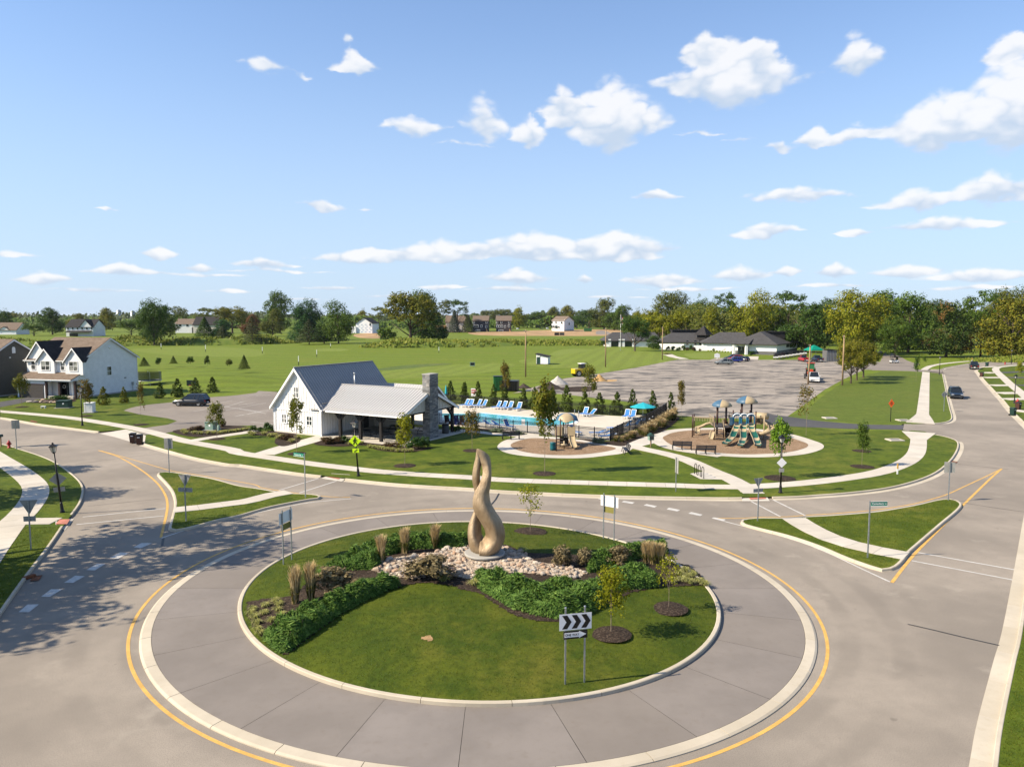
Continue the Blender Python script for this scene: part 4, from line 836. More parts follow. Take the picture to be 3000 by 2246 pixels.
# rear wing
m = MB(); m.b2((-1, 12.5, 0), (5.4, 15.5, 2.9)); m.build('wall', M['batten'], pav); m = MB(); m.prism([(5.4, 12.5, 2.9), (5.4, 15.5, 2.9), (5.4, 14, 4.4)], (-.1,0,0)); m.build('gable_panel', M['batten'], pav)
metal_slope(pav, 'metalroof', (-3, 14, 4.75), (1,0,0), (0, -2.1, -1.75), 8.8, 22); metal_slope(pav, 'metalroof', (-3, 14, 4.75), (1,0,0), (0, 2.1, -1.75), 8.8, 22)
for sg in (-1, 1):
    e = Vector((5.84, 14+sg*2.1, 3.0)); r = Vector((5.84, 14, 4.75)); m = MB(); m.prism([r+Vector((0,0,-.05)), e+Vector((0,0,-.05)), e+Vector((0,0,-.26)), r+Vector((0,0,-.28))], (-.06,0,0)); m.build('rake_board', M['trim'], pav)
# picnic tables and bin in the pavilion
def picnic(loc, rz, label):
    t = thing('picnic_table', label, 'table', loc, rz, 'picnic tables under the pavilion')
    BOX('table_top', (0,0,.75), (1.85,.75,.05), M['benchc'], t)
    for s in (-1, 1): BOX('seat', (0,s*.68,.45), (1.85,.27,.05), M['benchc'], t)
    for x in (-.65, .65):
        MB().tube([(x,-.72,0),(x,-.68,.43),(x,-.2,.72),(x,.2,.72),(x,.68,.43),(x,.72,0)], .03).build('leg', M['black'], t)
    return t
def loc(fr, x, y, z=.05): p = fr.o+fr.e1*x+fr.e2*y; return (p.x, p.y, p.z+z)
picnic(loc(PB, 4.1, 1.9), PB.a+.05, 'black picnic table between the two posts nearest the white wall'); picnic(loc(PB, 7.2, 1.9), PB.a, 'black picnic table beside the third pavilion post'); picnic(loc(PB, 9.2, 6.8), PB.a, 'black picnic table in shade behind the stone chimney'); picnic(loc(PB, 5.6, 6.2), PB.a, 'black picnic table in the dark middle of the pavilion')
bn = thing('litter_bin', 'dark round litter bin beside the right pavilion post', 'bin', loc(PB, 10.75, 8.4)); m = MB(); m.lathe([(.36,0),(.4,.1),(.4,.95),(.34,1.0)]); m.build('drum', M['dgrey'], bn, True); MB().lathe([(.42,.95),(.42,1.02),(.3,1.1)]).build('lid', M['black'], bn, True)
# --- white two-storey house
HS = FR(G('hs', 1095, 1287), -15); house = thing('white_house', 'two-storey white sided house with brown shingle roof, twin front gables and porch', 'house', HS.o, HS.a)
HW, HD = -HS.onY('hs', 118, 800)[0], HS.onX('hs', 2062, 1185)[0]
HE = HS.onX('hs', 1100, 612)[1]; ry_, HR = HS.onX('hs', 1605, 228); ry_ = HD/2
HE = min(HE, 6.2)
w = MB(); w.b2((-HW, 0, 0), (0, HD, HE)); w.build('wall', M['siding'], house)
m = MB(); m.prism([(0, 0, HE), (0, HD, HE), (0, HD/2, HR-.12)], (-.1,0,0)); m.prism([(-HW, 0, HE), (-HW, HD, HE), (-HW, HD/2, HR-.12)], (.1,0,0)); m.build('gable_wall', M['siding'], house)
ko = (HR-HE)/(HD/2); rf = MB(); ov = .35
slab(rf, [(-HW-ov, HD/2, HR), (ov, HD/2, HR), (ov, -ov, HE-ov*ko), (-HW-ov, -ov, HE-ov*ko)]); slab(rf, [(-HW-ov, HD/2, HR), (ov, HD/2, HR), (ov, HD+ov, HE-ov*ko), (-HW-ov, HD+ov, HE-ov*ko)])
roof = rf.build('roof', M['shingle'], house)
for s in (-1, 1):
    e = Vector((ov+.01, HD/2+s*(HD/2+ov), HE-ov*ko)); r = Vector((ov+.01, HD/2, HR)); m = MB(); m.prism([r+Vector((0,0,-.08)), e+Vector((0,0,-.08)), e+Vector((0,0,-.3)), r+Vector((0,0,-.32))], (-.05,0,0)); m.build('rake_board', M['trim'], roof)
BOX('gutter', (-HW/2, -ov-.06, HE-ov*ko-.1), (HW+.6, .12, .13), M['trim'], roof)
def front_gable(x0, x1, y, ze, zr, z0, deep, win, dark='shingledk', name='front_gable'):
    xr = (x0+x1)/2; m = MB(); m.prism([(x0,y,z0),(x1,y,z0),(x1,y,ze),(xr,y,zr-.12),(x0,y,ze)], (0,.5+(0-y),0)); o = m.build(name, M['siding'], house)
    kk = (zr-ze)/((x1-x0)/2); q = .28; yb = deep
    rr_ = MB(); yb = (zr-HE)/ko+.25; slab(rr_, [(xr, y-q, zr), (xr, yb, zr), (x1+q, .05, ze-q*kk), (x1+q, y-q, ze-q*kk)], .1); slab(rr_, [(xr, y-q, zr), (xr, yb, zr), (x0-q, .05, ze-q*kk), (x0-q, y-q, ze-q*kk)], .1)
    rr_.build('gable_roof', M[dark], o)
    for s, xe in ((-1, x0-q), (1, x1+q)):
        e = Vector((xe, y-q-.02, ze-q*kk)); r = Vector((xr, y-q-.02, zr)); t = MB(); t.prism([r+Vector((0,0,-.05)), e+Vector((0,0,-.05)), e+Vector((0,0,-.28)), r+Vector((0,0,-.32))], (0,.06,0)); t.build('rake_board', M['trim'], o)
    for u0, z0_, u1, z1_, c in win: window(house, 'y', y, u0, u1, z0_, z1_, c, 2, 'curtain')
    return o
def hw(a, b, y=0): u0, z0 = HS.onY('hs', *a, y); u1, z1 = HS.onY('hs', *b, y); return u0, z0, u1, z1
zs = HS.onY('hs', 600, 850)[1]
gx = lambda x, y=0, yy=600: HS.onY('hs', x, yy, y)[0]
front_gable(gx(115), gx(520), -.02, HE, HS.onY('hs', 312, 290)[1], zs-.3, HD/2-1.2, [(*hw((200,783),(255,637)), 1)])
front_gable(gx(290,-.45), gx(585,-.45), -.45, HE-.05, HS.onY('hs', 398, 415, -.45)[1], zs-.2, 4.0, [(*hw((372,795),(505,647),-.45), 2)])
front_gable(gx(775,-.45), gx(1083,-.45), -.45, HE-.05, HS.onY('hs', 885, 405, -.45)[1], zs-.2, 4.2, [(*hw((862,808),(995,657),-.45), 2)])
window(house, 'y', 0, *[hw((715,798),(765,652))[i] for i in (0,2,1,3)], 1, 2, 'curtain')
a0, b0 = HS.onX('hs', 1518, 888); a1, b1 = HS.onX('hs', 1585, 737); window(house, 'x', 0, a0, a1, b0, b1, 1, 2, 'curtain', sg=1)
a0, b0 = HS.onX('hs', 1585, 400); m = MB(); m.lathe([(.01,-.02),(.28,-.02),(.28,.03),(.01,.03)], n=16); o = m.build('gable_vent', M['trim'], house, True); o.rotation_euler = (0, PI/2, 0); o.location = (.02, HD/2, b0)
# porch and garage roof
PD = 2.0; z_hi = zs+.12; z_lo = z_hi-.95; m = MB(); slab(m, [(-HW-.2, 0, z_hi), (.12, 0, z_hi), (.12, -PD-.35, z_lo), (-HW-.2, -PD-.35, z_lo)], .12); pr = m.build('porch_roof', M['shingle'], house)
BOX('gutter', (-HW/2, -PD-.42, z_lo-.08), (HW+.4, .12, .12), M['trim'], pr); BOX('fascia', (-HW/2, -PD-.3, z_lo-.2), (HW+.2, .06, .24), M['trim'], pr)
m = MB(); m.prism([(.06, 0, z_hi-.1), (.06, -PD-.3, z_lo-.08), (.06, -PD-.3, z_lo-.28), (.06, 0, z_lo-.2)], (-.08,0,0)); m.build('porch_side', M['siding'], house)
xg = gx(455, -PD, 1100); BOX('garage_wall', ((-HW+xg)/2, -PD/2, z_lo/2-.1), (HW+xg, PD, z_lo-.2), M['siding'], house)
gd = BOX('garage_door', ((-HW+xg)/2-.1, -PD-.02, 1.08), (HW+xg-.9, .06, 2.16), M['garage'], house)
for j in range(4): BOX('door_panel', ((-HW+xg)/2-.1, -PD-.055, .28+j*.54), (HW+xg-1.0, .02, .46), M['garage'], gd)
BOX('lintel', ((-HW+xg)/2-.1, -PD-.05, 2.24), (HW+xg-.5, .08, .16), M['brown'], house)
for xx in (435, 665, 940): BOX('porch_post', (gx(xx+15, -PD, 1100), -PD+.05, z_lo/2-.1), (.3, .3, z_lo-.15), M['brown'], house)
BOX('porch_floor', ((xg-.0)/2+.1, -PD/2, .2), (-xg, PD, .4), M['walk'], house)
BOX('entry_wall', (xg+.9, -.9, 1.4), (1.5, .1, 2.4), M['cream'], house)
dx = gx(775, 0, 1100); BOX('front_door', (dx, -.03, 1.45), (.95, .08, 2.1), M['black'], house); m = MB(); m.tube([(dx+.27*math.cos(a), -.1, 1.75+.27*math.sin(a)) for a in np.linspace(0, 2*PI, 18)], .06, 6); m.build('wreath', M['trim'], house, True)
for sx in (-.72, .72): BOX('side_light', (dx+sx, -.03, 1.45), (.32, .06, 2.1), M['glass'], house)
window(house, 'y', 0, -1.35, -.35, .8, 2.2, 1, 2); 
MB().tube([(.1, -PD-.4, z_lo-.1), (.1, -PD-.1, z_lo-.45), (.1, -PD, .1)], .055).build('downspout', M['trim'], house); MB().tube([(.06, -.06, HE-.2), (.06, -.06, z_hi)], .05).build('downspout', M['trim'], house); MB().tube([(.06, HD-.05, HE-.2), (.06, HD-.05, .1)], .05).build('downspout', M['trim'], house)
BOX('utility_meter', (.12, HD-1.3, 1.4), (.2, .35, .55), M['galv'], house); MB().tube([(.1, HD-1.3, 1.2), (.1, HD-1.3, 0)], .04).build('conduit', M['galv'], house); BOX('wall_vent', (.05, HD-2.9, 2.55), (.08, .4, .14), M['black'], house)
BOX('foundation', (.03, HD/2, .12), (.08, HD, .24), M['concrete2'], house)
# --- grey house at the left edge
GF = FR(G('z1', 205, 985), -15); gh = thing('grey_house', 'grey-brown sided house with brown shingle roof at the left edge', 'house', GF.o, GF.a)
GD = 12.0; GE = 5.9; GR = 9.35; yb = GD
# only its side gable is in view: side plane x=0, front corner towards the camera
m = MB(); m.b2((-12, -GD*.62, 0), (0, GD*.38, GE)); m.prism([(0, -GD*.62, GE), (0, GD*.38, GE), (0, -GD*.12, GR-.1)], (-.1,0,0)); m.build('wall', M['sidegrey'], gh)
m = MB(); kk = (GR-GE)/(GD/2); slab(m, [(-12.3, -GD*.12, GR), (.3, -GD*.12, GR), (.3, -GD*.62-.3, GE-.3*kk), (-12.3, -GD*.62-.3, GE-.3*kk)]); slab(m, [(-12.3, -GD*.12, GR), (.3, -GD*.12, GR), (.3, GD*.38+.3, GE-.3*kk), (-12.3, GD*.38+.3, GE-.3*kk)]); gr = m.build('roof', M['shingle'], gh)
for s in (-1, 1):
    e = Vector((.33, -GD*.12+s*(GD/2+.3), GE-.3*kk)); r = Vector((.33, -GD*.12, GR)); m = MB(); m.prism([r+Vector((0,0,-.06)), e+Vector((0,0,-.06)), e+Vector((0,0,-.3)), r+Vector((0,0,-.32))], (-.05,0,0)); m.build('rake_board', M['trim'], gr)
m = MB(); m.prism([(.02, -GD*.12-.3, 7.0), (.02, -GD*.12+.3, 7.0), (.02, -GD*.12+.3, 7.8), (.02, -GD*.12+.15, 8.05), (.02, -GD*.12-.15, 8.05), (.02, -GD*.12-.3, 7.8)], (.06,0,0)); m.build('gable_vent', M['trim'], gh)
BOX('utility_box', (.06, -GD*.12-.75, 6.3), (.1, .25, .22), M['trim'], gh); window(gh, 'x', 0, -GD*.62+.6, -GD*.62+1.5, .9, 2.2, 1, 2, sg=1)
BOX('foundation', (.02, -GD*.12, .12), (.06, GD, .24), M['concrete2'], gh)
# ---------------------------------------------------------------- plants
def leafquads(P, N, S, rg, asp=.62, T=None):
    n = len(P); N = N/np.maximum(1e-6, np.linalg.norm(N, axis=1, keepdims=True))
    r = rg.normal(size=(n,3)) if T is None else T; t = r-N*np.sum(r*N, 1, keepdims=True); t /= np.maximum(1e-6, np.linalg.norm(t, axis=1, keepdims=True)); b = np.cross(N, t)
    S = S[:,None]; V = np.stack([P-t*S, P-b*S*asp, P+t*S, P+b*S*asp], 1).reshape(-1,3)
    return V, np.arange(4*n).reshape(n,4)
def sph(rg, n): d = rg.normal(size=(n,3)); return d/np.linalg.norm(d, axis=1, keepdims=True)
def lobed(seed, lobes=16, sub=16, q=22, leaf=.017, zc=.58, rz=.34, rxy=.31, lr=(.15,.2), flat=1.0, sr=.06, lean=0, top=1.0, up=.35, zmin=.055, lowcut=-.55, raw=False):
    rg = np.random.default_rng(seed); PP, NN = [], []
    d = sph(rg, lobes); d[:,2] = np.where(d[:,2] < lowcut, -d[:,2], d[:,2])
    for i in range(lobes+2):
        c = np.array([0,0,zc]) if i >= lobes else np.array([0,0,zc])+d[i]*np.array([rxy,rxy,rz])*rg.uniform(.75,1.05)
        R = rg.uniform(*lr)*(1.3 if i >= lobes else 1)
        e = sph(rg, sub); sc = c+e*R*rg.uniform(.55,1.0,(sub,1))*np.array([1,1,flat])
        f = sph(rg, sub*q).reshape(sub,q,3); k = rg.uniform(.35,1.15,(sub,q,1))**.6
        p = sc[:,None,:]+f*k*sr*np.array([1,1,max(.5,flat)]); nn = f*.8+e[:,None,:]*.7+np.array([0,0,up])+rg.normal(size=f.shape)*.35
        PP.append(p.reshape(-1,3)); NN.append(nn.reshape(-1,3))
    P, N = np.concatenate(PP), np.concatenate(NN)
    zmax = np.percentile(P[:,2], 99.7); r = np.hypot(P[:,0], P[:,1]); rm = np.percentile(r, 98.5)
    P[:,:2] *= .5/rm; P[:,2] = P[:,2]/zmax*top
    keep = P[:,2] > zmin; P, N = P[keep], N[keep]
    P[:,0] += lean*P[:,2]**2
    if raw: return P, N, leaf*rg.uniform(.6,1.3,len(P))
    return leafquads(P, N, leaf*rg.uniform(.6,1.3,len(P)), rg)
def conifer(seed, layers=22, leaf=.03, droop=.25, gap=.0, power=.9, n=5200, z0=.05):
    rg = np.random.default_rng(seed); z = z0+(1-z0)*(np.sort(rg.uniform(0,1,n))**1.25 if gap == 0 else np.repeat(np.linspace(0,.97,layers), n//layers+1)[:n]**1.1+rg.normal(size=n)*.012)
    z = np.clip(z, z0, .995); R = .5*np.clip((1-z)/(1-z0), .01, 1)**power
    br = rg.integers(0, 11, n)*(2*PI/11)+np.floor(z*layers)*1.7+rg.normal(size=n)*.22; k = rg.uniform(.25,1,n)**.55; rr = R*k*rg.uniform(.85,1.1,n)
    P = np.stack([rr*np.cos(br), rr*np.sin(br), z-droop*rr*.5+.02*rg.normal(size=n)*0], 1)
    o = np.stack([np.cos(br), np.sin(br), -droop*np.ones(n)*.6], 1); N = np.array([0,0,1.])+o*.5+rg.normal(size=(n,3))*.45
    return leafquads(P, N, leaf*rg.uniform(.7,1.3,n), rg, .34, o+rg.normal(size=(n,3))*.35)
def arbor(seed, clumps=95, q=46, leaf=.03):
    rg = np.random.default_rng(seed); z = rg.uniform(0,.96,clumps)**1.1; a = rg.uniform(0,2*PI,clumps); R = .5*np.sqrt(np.clip(z/.12+.35,0,1))*np.clip((1-z)*1.1,.02,.95)**.75*rg.uniform(.45,1.02,clumps)
    c = np.stack([R*np.cos(a), R*np.sin(a), z], 1); o = np.stack([np.cos(a), np.sin(a), np.full(clumps,.5)], 1); f = sph(rg, clumps*q).reshape(clumps,q,3)*rg.uniform(.2,1,(clumps,q,1))*np.array([.12,.12,.075])*(1.15-z*.75)[:,None,None]
    P = (c[:,None,:]+f).reshape(-1,3); O = np.repeat(o, q, 0); n = len(P); P[:,2] = np.clip(P[:,2]+.02, .01, 1.03)
    return leafquads(P, O+rg.normal(size=(n,3))*.55, leaf*rg.uniform(.6,1.3,n), rg, .5, np.array([0,0,1.])+O*.6+rg.normal(size=(n,3))*.4)
def trunkmesh(name, seed, h=.55, r=.022, limbs=6, spread=.3, mt='trunk', h0=.18):
    rg = random.Random(seed); m = MB(); x = rg.uniform(-.02,.02)
    m.tube([(0,0,-.01),(0,0,.02),(x*.5,0,h*.4),(x,x*.5,h)], [r*1.45,r*1.1,r*.85,r*.4], 7)
    for i in range(limbs):
        a = 2*PI*i/limbs+rg.uniform(-.4,.4); z = h0+(h-h0)*rg.uniform(0,.8); s = spread*rg.uniform(.6,1)
        m.tube([(x*.3,0,z),(s*.45*math.cos(a),s*.45*math.sin(a),z+.11),(s*math.cos(a),s*math.sin(a),z+.26)], [r*.5,r*.34,r*.12], 5)
    return m.mesh(name, M[mt], True)
def LM(key, vf, mt): return fmesh(key, vf[0], vf[1], L[mt])
CR = {}
for i in range(3):
    CR['round', i] = lobed(10+i, 26, 16, 22, .018, .49, .44, .33, (.16,.21), lowcut=-.85); CR['oval', i] = lobed(20+i, 26, 16, 20, .017, .50, .46, .28, (.14,.20), lowcut=-.85); CR['loose', i] = lobed(30+i, 22, 9, 14, .017, .62, .30, .36, (.11,.17), .45, .05); CR['spread', i] = lobed(40+i, 24, 14, 20, .018, .55, .30, .36, (.13,.18), .75)
    CR['conifer', i] = conifer(50+i); CR['layered', i] = conifer(60+i, 13, .028, .05, 1, .75, 4200, .12); CR['arb', i] = arbor(70+i); CR['young', i] = lobed(80+i, 14, 10, 11, .030, .62, .31, .24, (.12,.19), 1, .07, zmin=.26, raw=True); CR['thin', i] = lobed(90+i, 11, 7, 6, .030, .64, .32, .26, (.08,.17), 1, .07, zmin=.26, raw=True); CR['column', i] = lobed(100+i, 14, 9, 10, .028, .60, .38, .16, (.08,.13), 1, .06, zmin=.22, raw=True); CR['shrub', i] = lobed(110+i, 12, 10, 12, .045, .45, .35, .33, (.16,.22), 1, .09)
TRUNK = dict(round=('trunk', .6, .026, 7, .30, .16), oval=('trunk', .65, .022, 7, .24, .14), loose=('trunk', .6, .02, 8, .36, .2), spread=('trunk', .5, .026, 9, .38, .12), conifer=('trunk', .95, .014, 0, .1, .1), layered=('trunk', .9, .018, 0, .1, .1), arb=('trunk', .5, .02, 0, .1, .1), young=('trunkl', .85, .0105, 7, .2, .32), thin=('trunkl', .85, .0085, 12, .26, .30), column=('trunkl', .85, .0095, 5, .12, .25), shrub=('trunk', .4, .02, 5, .25, .05))
MESH = {}
def plant(name, kind, leaf, loc, h, wd, label, cat='tree', group=None, var=None, rz=None, lean=None):
    rg = random.Random(hash((round(loc[0],1), round(loc[1],1))) & 0xffff); v = rg.randrange(3) if var is None else var
    k = (kind, v, leaf)
    if len(CR[kind, v]) == 3:                # small trees: leaves keep their own proportions
        k = (kind, v, leaf, name, loc[0]); P, N, S = CR[kind, v]; sc3 = np.array([wd, wd, h]); V, Fc = leafquads(P*sc3, N/sc3*h, S*(h*.55+wd*.45)*.8, np.random.default_rng(v)); MESH[k] = fmesh('%s_crown' % kind, V/sc3, Fc, L[leaf])
    if k not in MESH: MESH[k] = LM('%s_crown' % kind, CR[kind, v], leaf)
    tk = (kind, v)
    if tk not in MESH: t = TRUNK[kind]; MESH[tk] = trunkmesh('%s_trunk' % kind, v+7, t[1], t[2], t[3], t[4], t[0], t[5])
    r = thing(name, label, cat, loc, rg.uniform(0, 6.28) if rz is None else rz, group, (wd, wd, h))
    if lean: r.rotation_euler[1] = lean
    elif kind in ('arb', 'conifer'): r.rotation_euler[1] = rg.uniform(-.05,.05); r.scale = (wd*rg.uniform(1.1,1.4), wd*rg.uniform(1.1,1.4), h)
    mobj('trunk', MESH[tk], r); mobj('crown', MESH[k], r); return r
def at(u, vb, h=ZL): return G('s', u, vb, h)
def big(u, vb, vt, w, kind, leaf, label, group=None, name='broadleaf_tree', var=None, dx=0):
    b = at(u, vb); hh_ = height(b, 's', vt); return plant(name, kind, leaf, b, hh_, w*b.y/F*1.12, label, 'tree', group, var)
big(154,980,901,74,'round','dark','large dark tree left of the far white house with black roof'); big(304,973,902,66,'round','yellow','yellowing rounded tree just right of the far white black-roofed house'); big(43,955,914,42,'round','yellow','small yellowish tree near the far left edge of the horizon')
big(100,984,950,60,'spread','oak','low bushy tree beneath the large dark tree at far left'); big(15,975,905,46,'round','dark','dark tree cut by the left edge above the grey house'); big(225,960,918,50,'round','yellow','small golden tree top rising behind the black-roofed white house'); big(385,985,940,70,'spread','oak','low green tree right of the yellowing tree at far left')
big(461,1006,880,112,'round','oak','very large olive green tree standing behind the white two-storey house', var=1); big(452,1012,876,80,'oval','dark','tall dark tree merging with the large olive tree behind the white house')
big(524,972,897,62,'loose','loose','airy open tree behind the very large olive tree'); big(607,967,901,80,'loose','loose','brownish airy tree above the far grey-roofed white house'); big(681,976,897,95,'spread','yellow','wide tree with golden top between far house and tall tree'); big(735,985,920,60,'round','autumnred','dull reddish tree beside the tall dark green tree')
big(821,975,853,84,'oval','oak','tallest dark green tree left of the pine', var=0); big(800,985,905,70,'round','loose','olive tree at the foot of the tallest dark green tree'); big(900,996,875,86,'oval','pine','tall green double-topped tree behind the dark pine'); big(898,1000,915,100,'conifer','pine','broad dark green pine with feathery needles', name='pine_tree')
big(600,1000,928,56,'conifer','dark','dark pointed cedar beside the bright pine bush', name='cedar_tree'); big(650,998,935,66,'round','pine','rounded bright green pine bush left of the spruces', name='pine_tree'); big(653,1007,953,52,'layered','spruce','small olive spruce, leftmost of three along the fairway edge', name='spruce_tree'); big(740,1008,926,60,'layered','spruce','grey-olive spruce, middle of three along the fairway edge', name='spruce_tree'); big(906,1009,936,76,'layered','spruce','wide drooping spruce in front of the dark pine', name='spruce_tree')
big(992,1006,880,92,'oval','oak','tall oval green tree left of the wrapped white house', var=1); big(950,1006,940,60,'round','dark','dark low tree tucked between pine and oval tree'); big(1066,962,905,46,'round','yellow','small yellow tree behind the wrapped house'); big(1110,968,898,58,'loose','loose','airy tree left of the big fairway tree')
big(1203,1009,856,160,'spread','yellow','biggest spreading yellow-green tree at the back of the fairway', var=2); big(1238,1000,852,110,'round','dark','dark round tree behind the biggest spreading fairway tree'); big(1130,1010,960,60,'shrub','oak','bushy undergrowth tree left of the biggest fairway tree'); big(1290,1008,955,60,'shrub','dark','dark undergrowth clump right of the biggest fairway tree')
big(1297,972,878,62,'loose','loose','airy tree left behind the unfinished houses'); big(1341,972,877,74,'loose','dark','leaning airy tree directly behind the unfinished houses'); big(1330,974,908,38,'conifer','bspruce','dark blue spruce in front of the leftmost unfinished house', name='spruce_tree'); big(1371,974,920,38,'conifer','spruce','smaller spruce left of the navy house', name='spruce_tree')
big(1522,962,896,48,'round','lime','yellow-green tree right of the charcoal house'); big(1468,952,905,70,'spread','loose','olive tree row behind the navy and charcoal houses'); big(1430,950,908,50,'spread','loose','olive tree just behind the navy house roof'); big(1578,960,912,48,'spread','oak','low dark tree behind the parked white trucks'); big(1545,960,925,50,'spread','dark','dark thicket tree beneath the yellow-green tree'); big(1616,960,898,58,'round','loose','olive tree left of the boxy white house'); big(1655,958,894,64,'round','yellow','rust-tinged tree directly above the boxy white house'); big(1690,962,925,60,'spread','dark','dark low tree right of the boxy white house')
for i, (u, vt, w, kd, lf, lb, Y) in enumerate(((1725,905,60,'spread','dark','dark tree left of the tall olive tree behind the clubhouse lawn',700),(1770,873,72,'round','loose','tall olive tree standing above the dark trees left of the flagpole',690),(1800,915,70,'round','oak','dark green tree below the tall olive tree',660),(1832,893,70,'round','oak','green tree behind the flagpole',640),(1869,905,54,'round','lime','lime tree just right of the flagpole',390),(1906,900,66,'round','lime','second lime tree right of the flagpole',370),(1950,857,86,'oval','loose','tall olive tree behind the left clubhouse roof',380),(1996,853,84,'oval','loose','tallest olive tree above the middle clubhouse roof',400),(2048,868,70,'round','oak','dark tree right of the tallest olive tree',390),(2120,856,84,'loose','dark','airy dark tree above the right clubhouse gable',330),(2084,888,50,'oval','lime','narrow lime tree behind the clubhouse turret',320),(2205,851,110,'oval','lime','big lime yellow tree behind the right clubhouse hall',310),(2160,900,80,'round','dark','dark tree between the two lime trees behind the clubhouse',330),(2308,852,100,'loose','dark','airy dark tree right of the big lime yellow tree',320),(2270,905,80,'round','oak','green tree filling behind the clubhouse right end',320),(2359,890,130,'round','dark','broad dark round tree right of the clubhouse',265),(2424,874,90,'round','dark','dark tree behind the broad round tree',330),(2497,850,132,'oval','lime','largest lime tree above the golf cart shed',250),(2557,864,110,'round','lime','yellow-green tree right of the largest lime tree',262),(2590,852,130,'round','oak','green tree crown behind the yellow-green pair',290),(2660,858,120,'round','oak','big green tree left of the rust-topped tree',265),(2622,925,86,'oval','oak','mid-green tree hanging low above the club road',235),(2720,880,100,'spread','dark','dark tree filling the gap left of the rust-topped tree',300),(2872,851,110,'loose','oak','airy green tree right of the rust-topped tree',235),(2940,846,100,'oval','loose','olive tree behind the yellow-green tree at right edge',270),(2990,840,90,'oval','loose','tallest olive tree at the right edge',285),(2962,868,150,'round','yellow','large yellow-green tree at the right edge of the frame',225),(2820,905,90,'spread','oak','green tree low between rust-topped and airy tree',310),(2240,920,90,'spread','dark','dark understorey tree right behind the clubhouse',330),(2010,905,90,'spread','lime','yellow-green understorey tree behind the clubhouse turret',345),(1930,920,90,'spread','lime','yellow-green understorey tree behind the left clubhouse wing',345))):
    b = Vector(((u-1500)/F*(Y*CT+CH*ST), Y, ZL)); plant('broadleaf_tree', kd, lf, b, height(b, 's', vt), w*Y/F*1.25, lb, 'tree', 'trees of the clubhouse wood')
big(2771,1046,880,142,'round','rusty','rounded dark tree with rust-brown top beside the right road', var=0)
big(1860,1028,924,80,'spread','dark','spreading dark green tree on the lawn before the clubhouse', var=1); big(1915,1022,982,46,'round','dark','small dark round tree beside the spreading clubhouse tree'); big(2042,975,908,60,'conifer','bspruce','grey spruce rising behind the clubhouse turret', name='spruce_tree')
for c, lb, w in (((790,1012), 'hawthorn with yellowing top nearest the utility pole', 88), ((885,958), 'middle hawthorn of three by the lot edge', 86), ((992,918), 'rightmost hawthorn of three by the lot edge', 92)):
    b = G('c3', *c); plant('hawthorn_tree', 'spread', 'yellow', b, height(b, 'c3', 300 if c[0] < 900 else 330), w*b.y/F, lb, 'tree', 'hawthorns by the parking lot')
for z, x, yb, yt, w, kd, lf, lb in (('z1',190,1098,805,46,'young','young','young street tree in front of the grey house driveway'),('z1',745,1175,850,44,'young','autumn','young tree in front of the white house beside the white utility box'),('z1',1220,1252,880,26,'thin','autumn','sparse half-bare young tree at the tip of the lawn by the parking lot'),('z1',1875,1372,1050,56,'young','young','young tree beside the green transformer box'),('z2',500,1498,1005,58,'column','young','slim young tree in front of the white gable wall'),('z2',1434,1602,1150,62,'young','ginkgo','yellow-green young tree in front of the open pavilion'),('z2',2015,1472,1115,58,'young','autumn','autumn-tinged young tree right of the stone chimney'),('z7',725,402,-415,78,'young','young','tall narrow young tree in front of the small playground'),('z8',547,348,-70,68,'young','brightg','bright green young tree behind the lamp post near the big playground'),('z8',1105,272,-35,44,'young','oak','young tree with green crown on the lawn right of the big playground'),('z8',1138,158,60,36,'young','oak','small young tree just behind the green one on the right lawn'),('z4',725,1062,712,56,'thin','autumn','sparse young tree between the big playground and the driveway'),('z3',1905,1205,870,24,'column','autumn','thin leaning young tree left of the big playground'),('z3',1108,1130,720,50,'column','young','tall dark young tree behind the pool fence near the loader'),('z3',382,1090,705,34,'column','autumn','reddish brown young tree behind the pool fence by the dumpster'),('c3',1845,972,555,18,'column','dark','narrow dark evergreen beside the right sidewalk'),('c3',1975,715,560,16,'young','oak','small green young tree by the club road'),('re',1300,480,60,22,'young','ginkgo','bright lime young tree on the east lawn at the right edge'),('z5',-20,372,-40,30,'young','oak','young tree cut by the left edge beside the mailbox')):
    b = G(z, x, yb); plant('young_tree', kd, lf, b, height(b, z, yt), w*b.y/F, lb, 'tree', lean=.16 if 'leaning' in lb else None)
for n, (x, yb, yt, w) in enumerate(((1248,775,702,26),(1375,768,706,20),(1500,752,688,19),(1645,755,693,23),(1792,770,688,17),(1985,775,718,25),(2110,800,686,28))):
    b = G('z1', x, yb); hb = height(b, 'z1', yt)*1.05; b = b+Vector((0,0,.9)); plant('evergreen_shrub', 'conifer' if n in (0,2,6) else 'shrub', ('arb','box','arb','dark','arb','loose','arb')[n], b, hb, w*b.y/F, 'dark evergreen shrub on the grass berm, number %s from the white house' % ('one two three four five six seven'.split()[n]), 'shrub', 'evergreen shrubs on the berm')
for n, (x, yb, yt, w) in enumerate(((890,1078,920,30),(1072,1062,920,25),(1380,1020,880,28),(1535,1010,850,34),(1690,978,840,32),(1840,970,835,29))):
    b = G('z1', x, yb); plant('arborvitae', 'arb', 'arb' if n > 1 else 'young', b, height(b, 'z1', yt), w*b.y/F, ('light green arborvitae beside the shaded wall of the white house', 'thin arborvitae near the back corner of the white house', 'arborvitae below the trampoline', 'widest arborvitae between trampoline and basketball hoop', 'arborvitae in front of the basketball hoop', 'arborvitae above the black parked SUV')[n], 'tree', 'arborvitae along the parking lot')
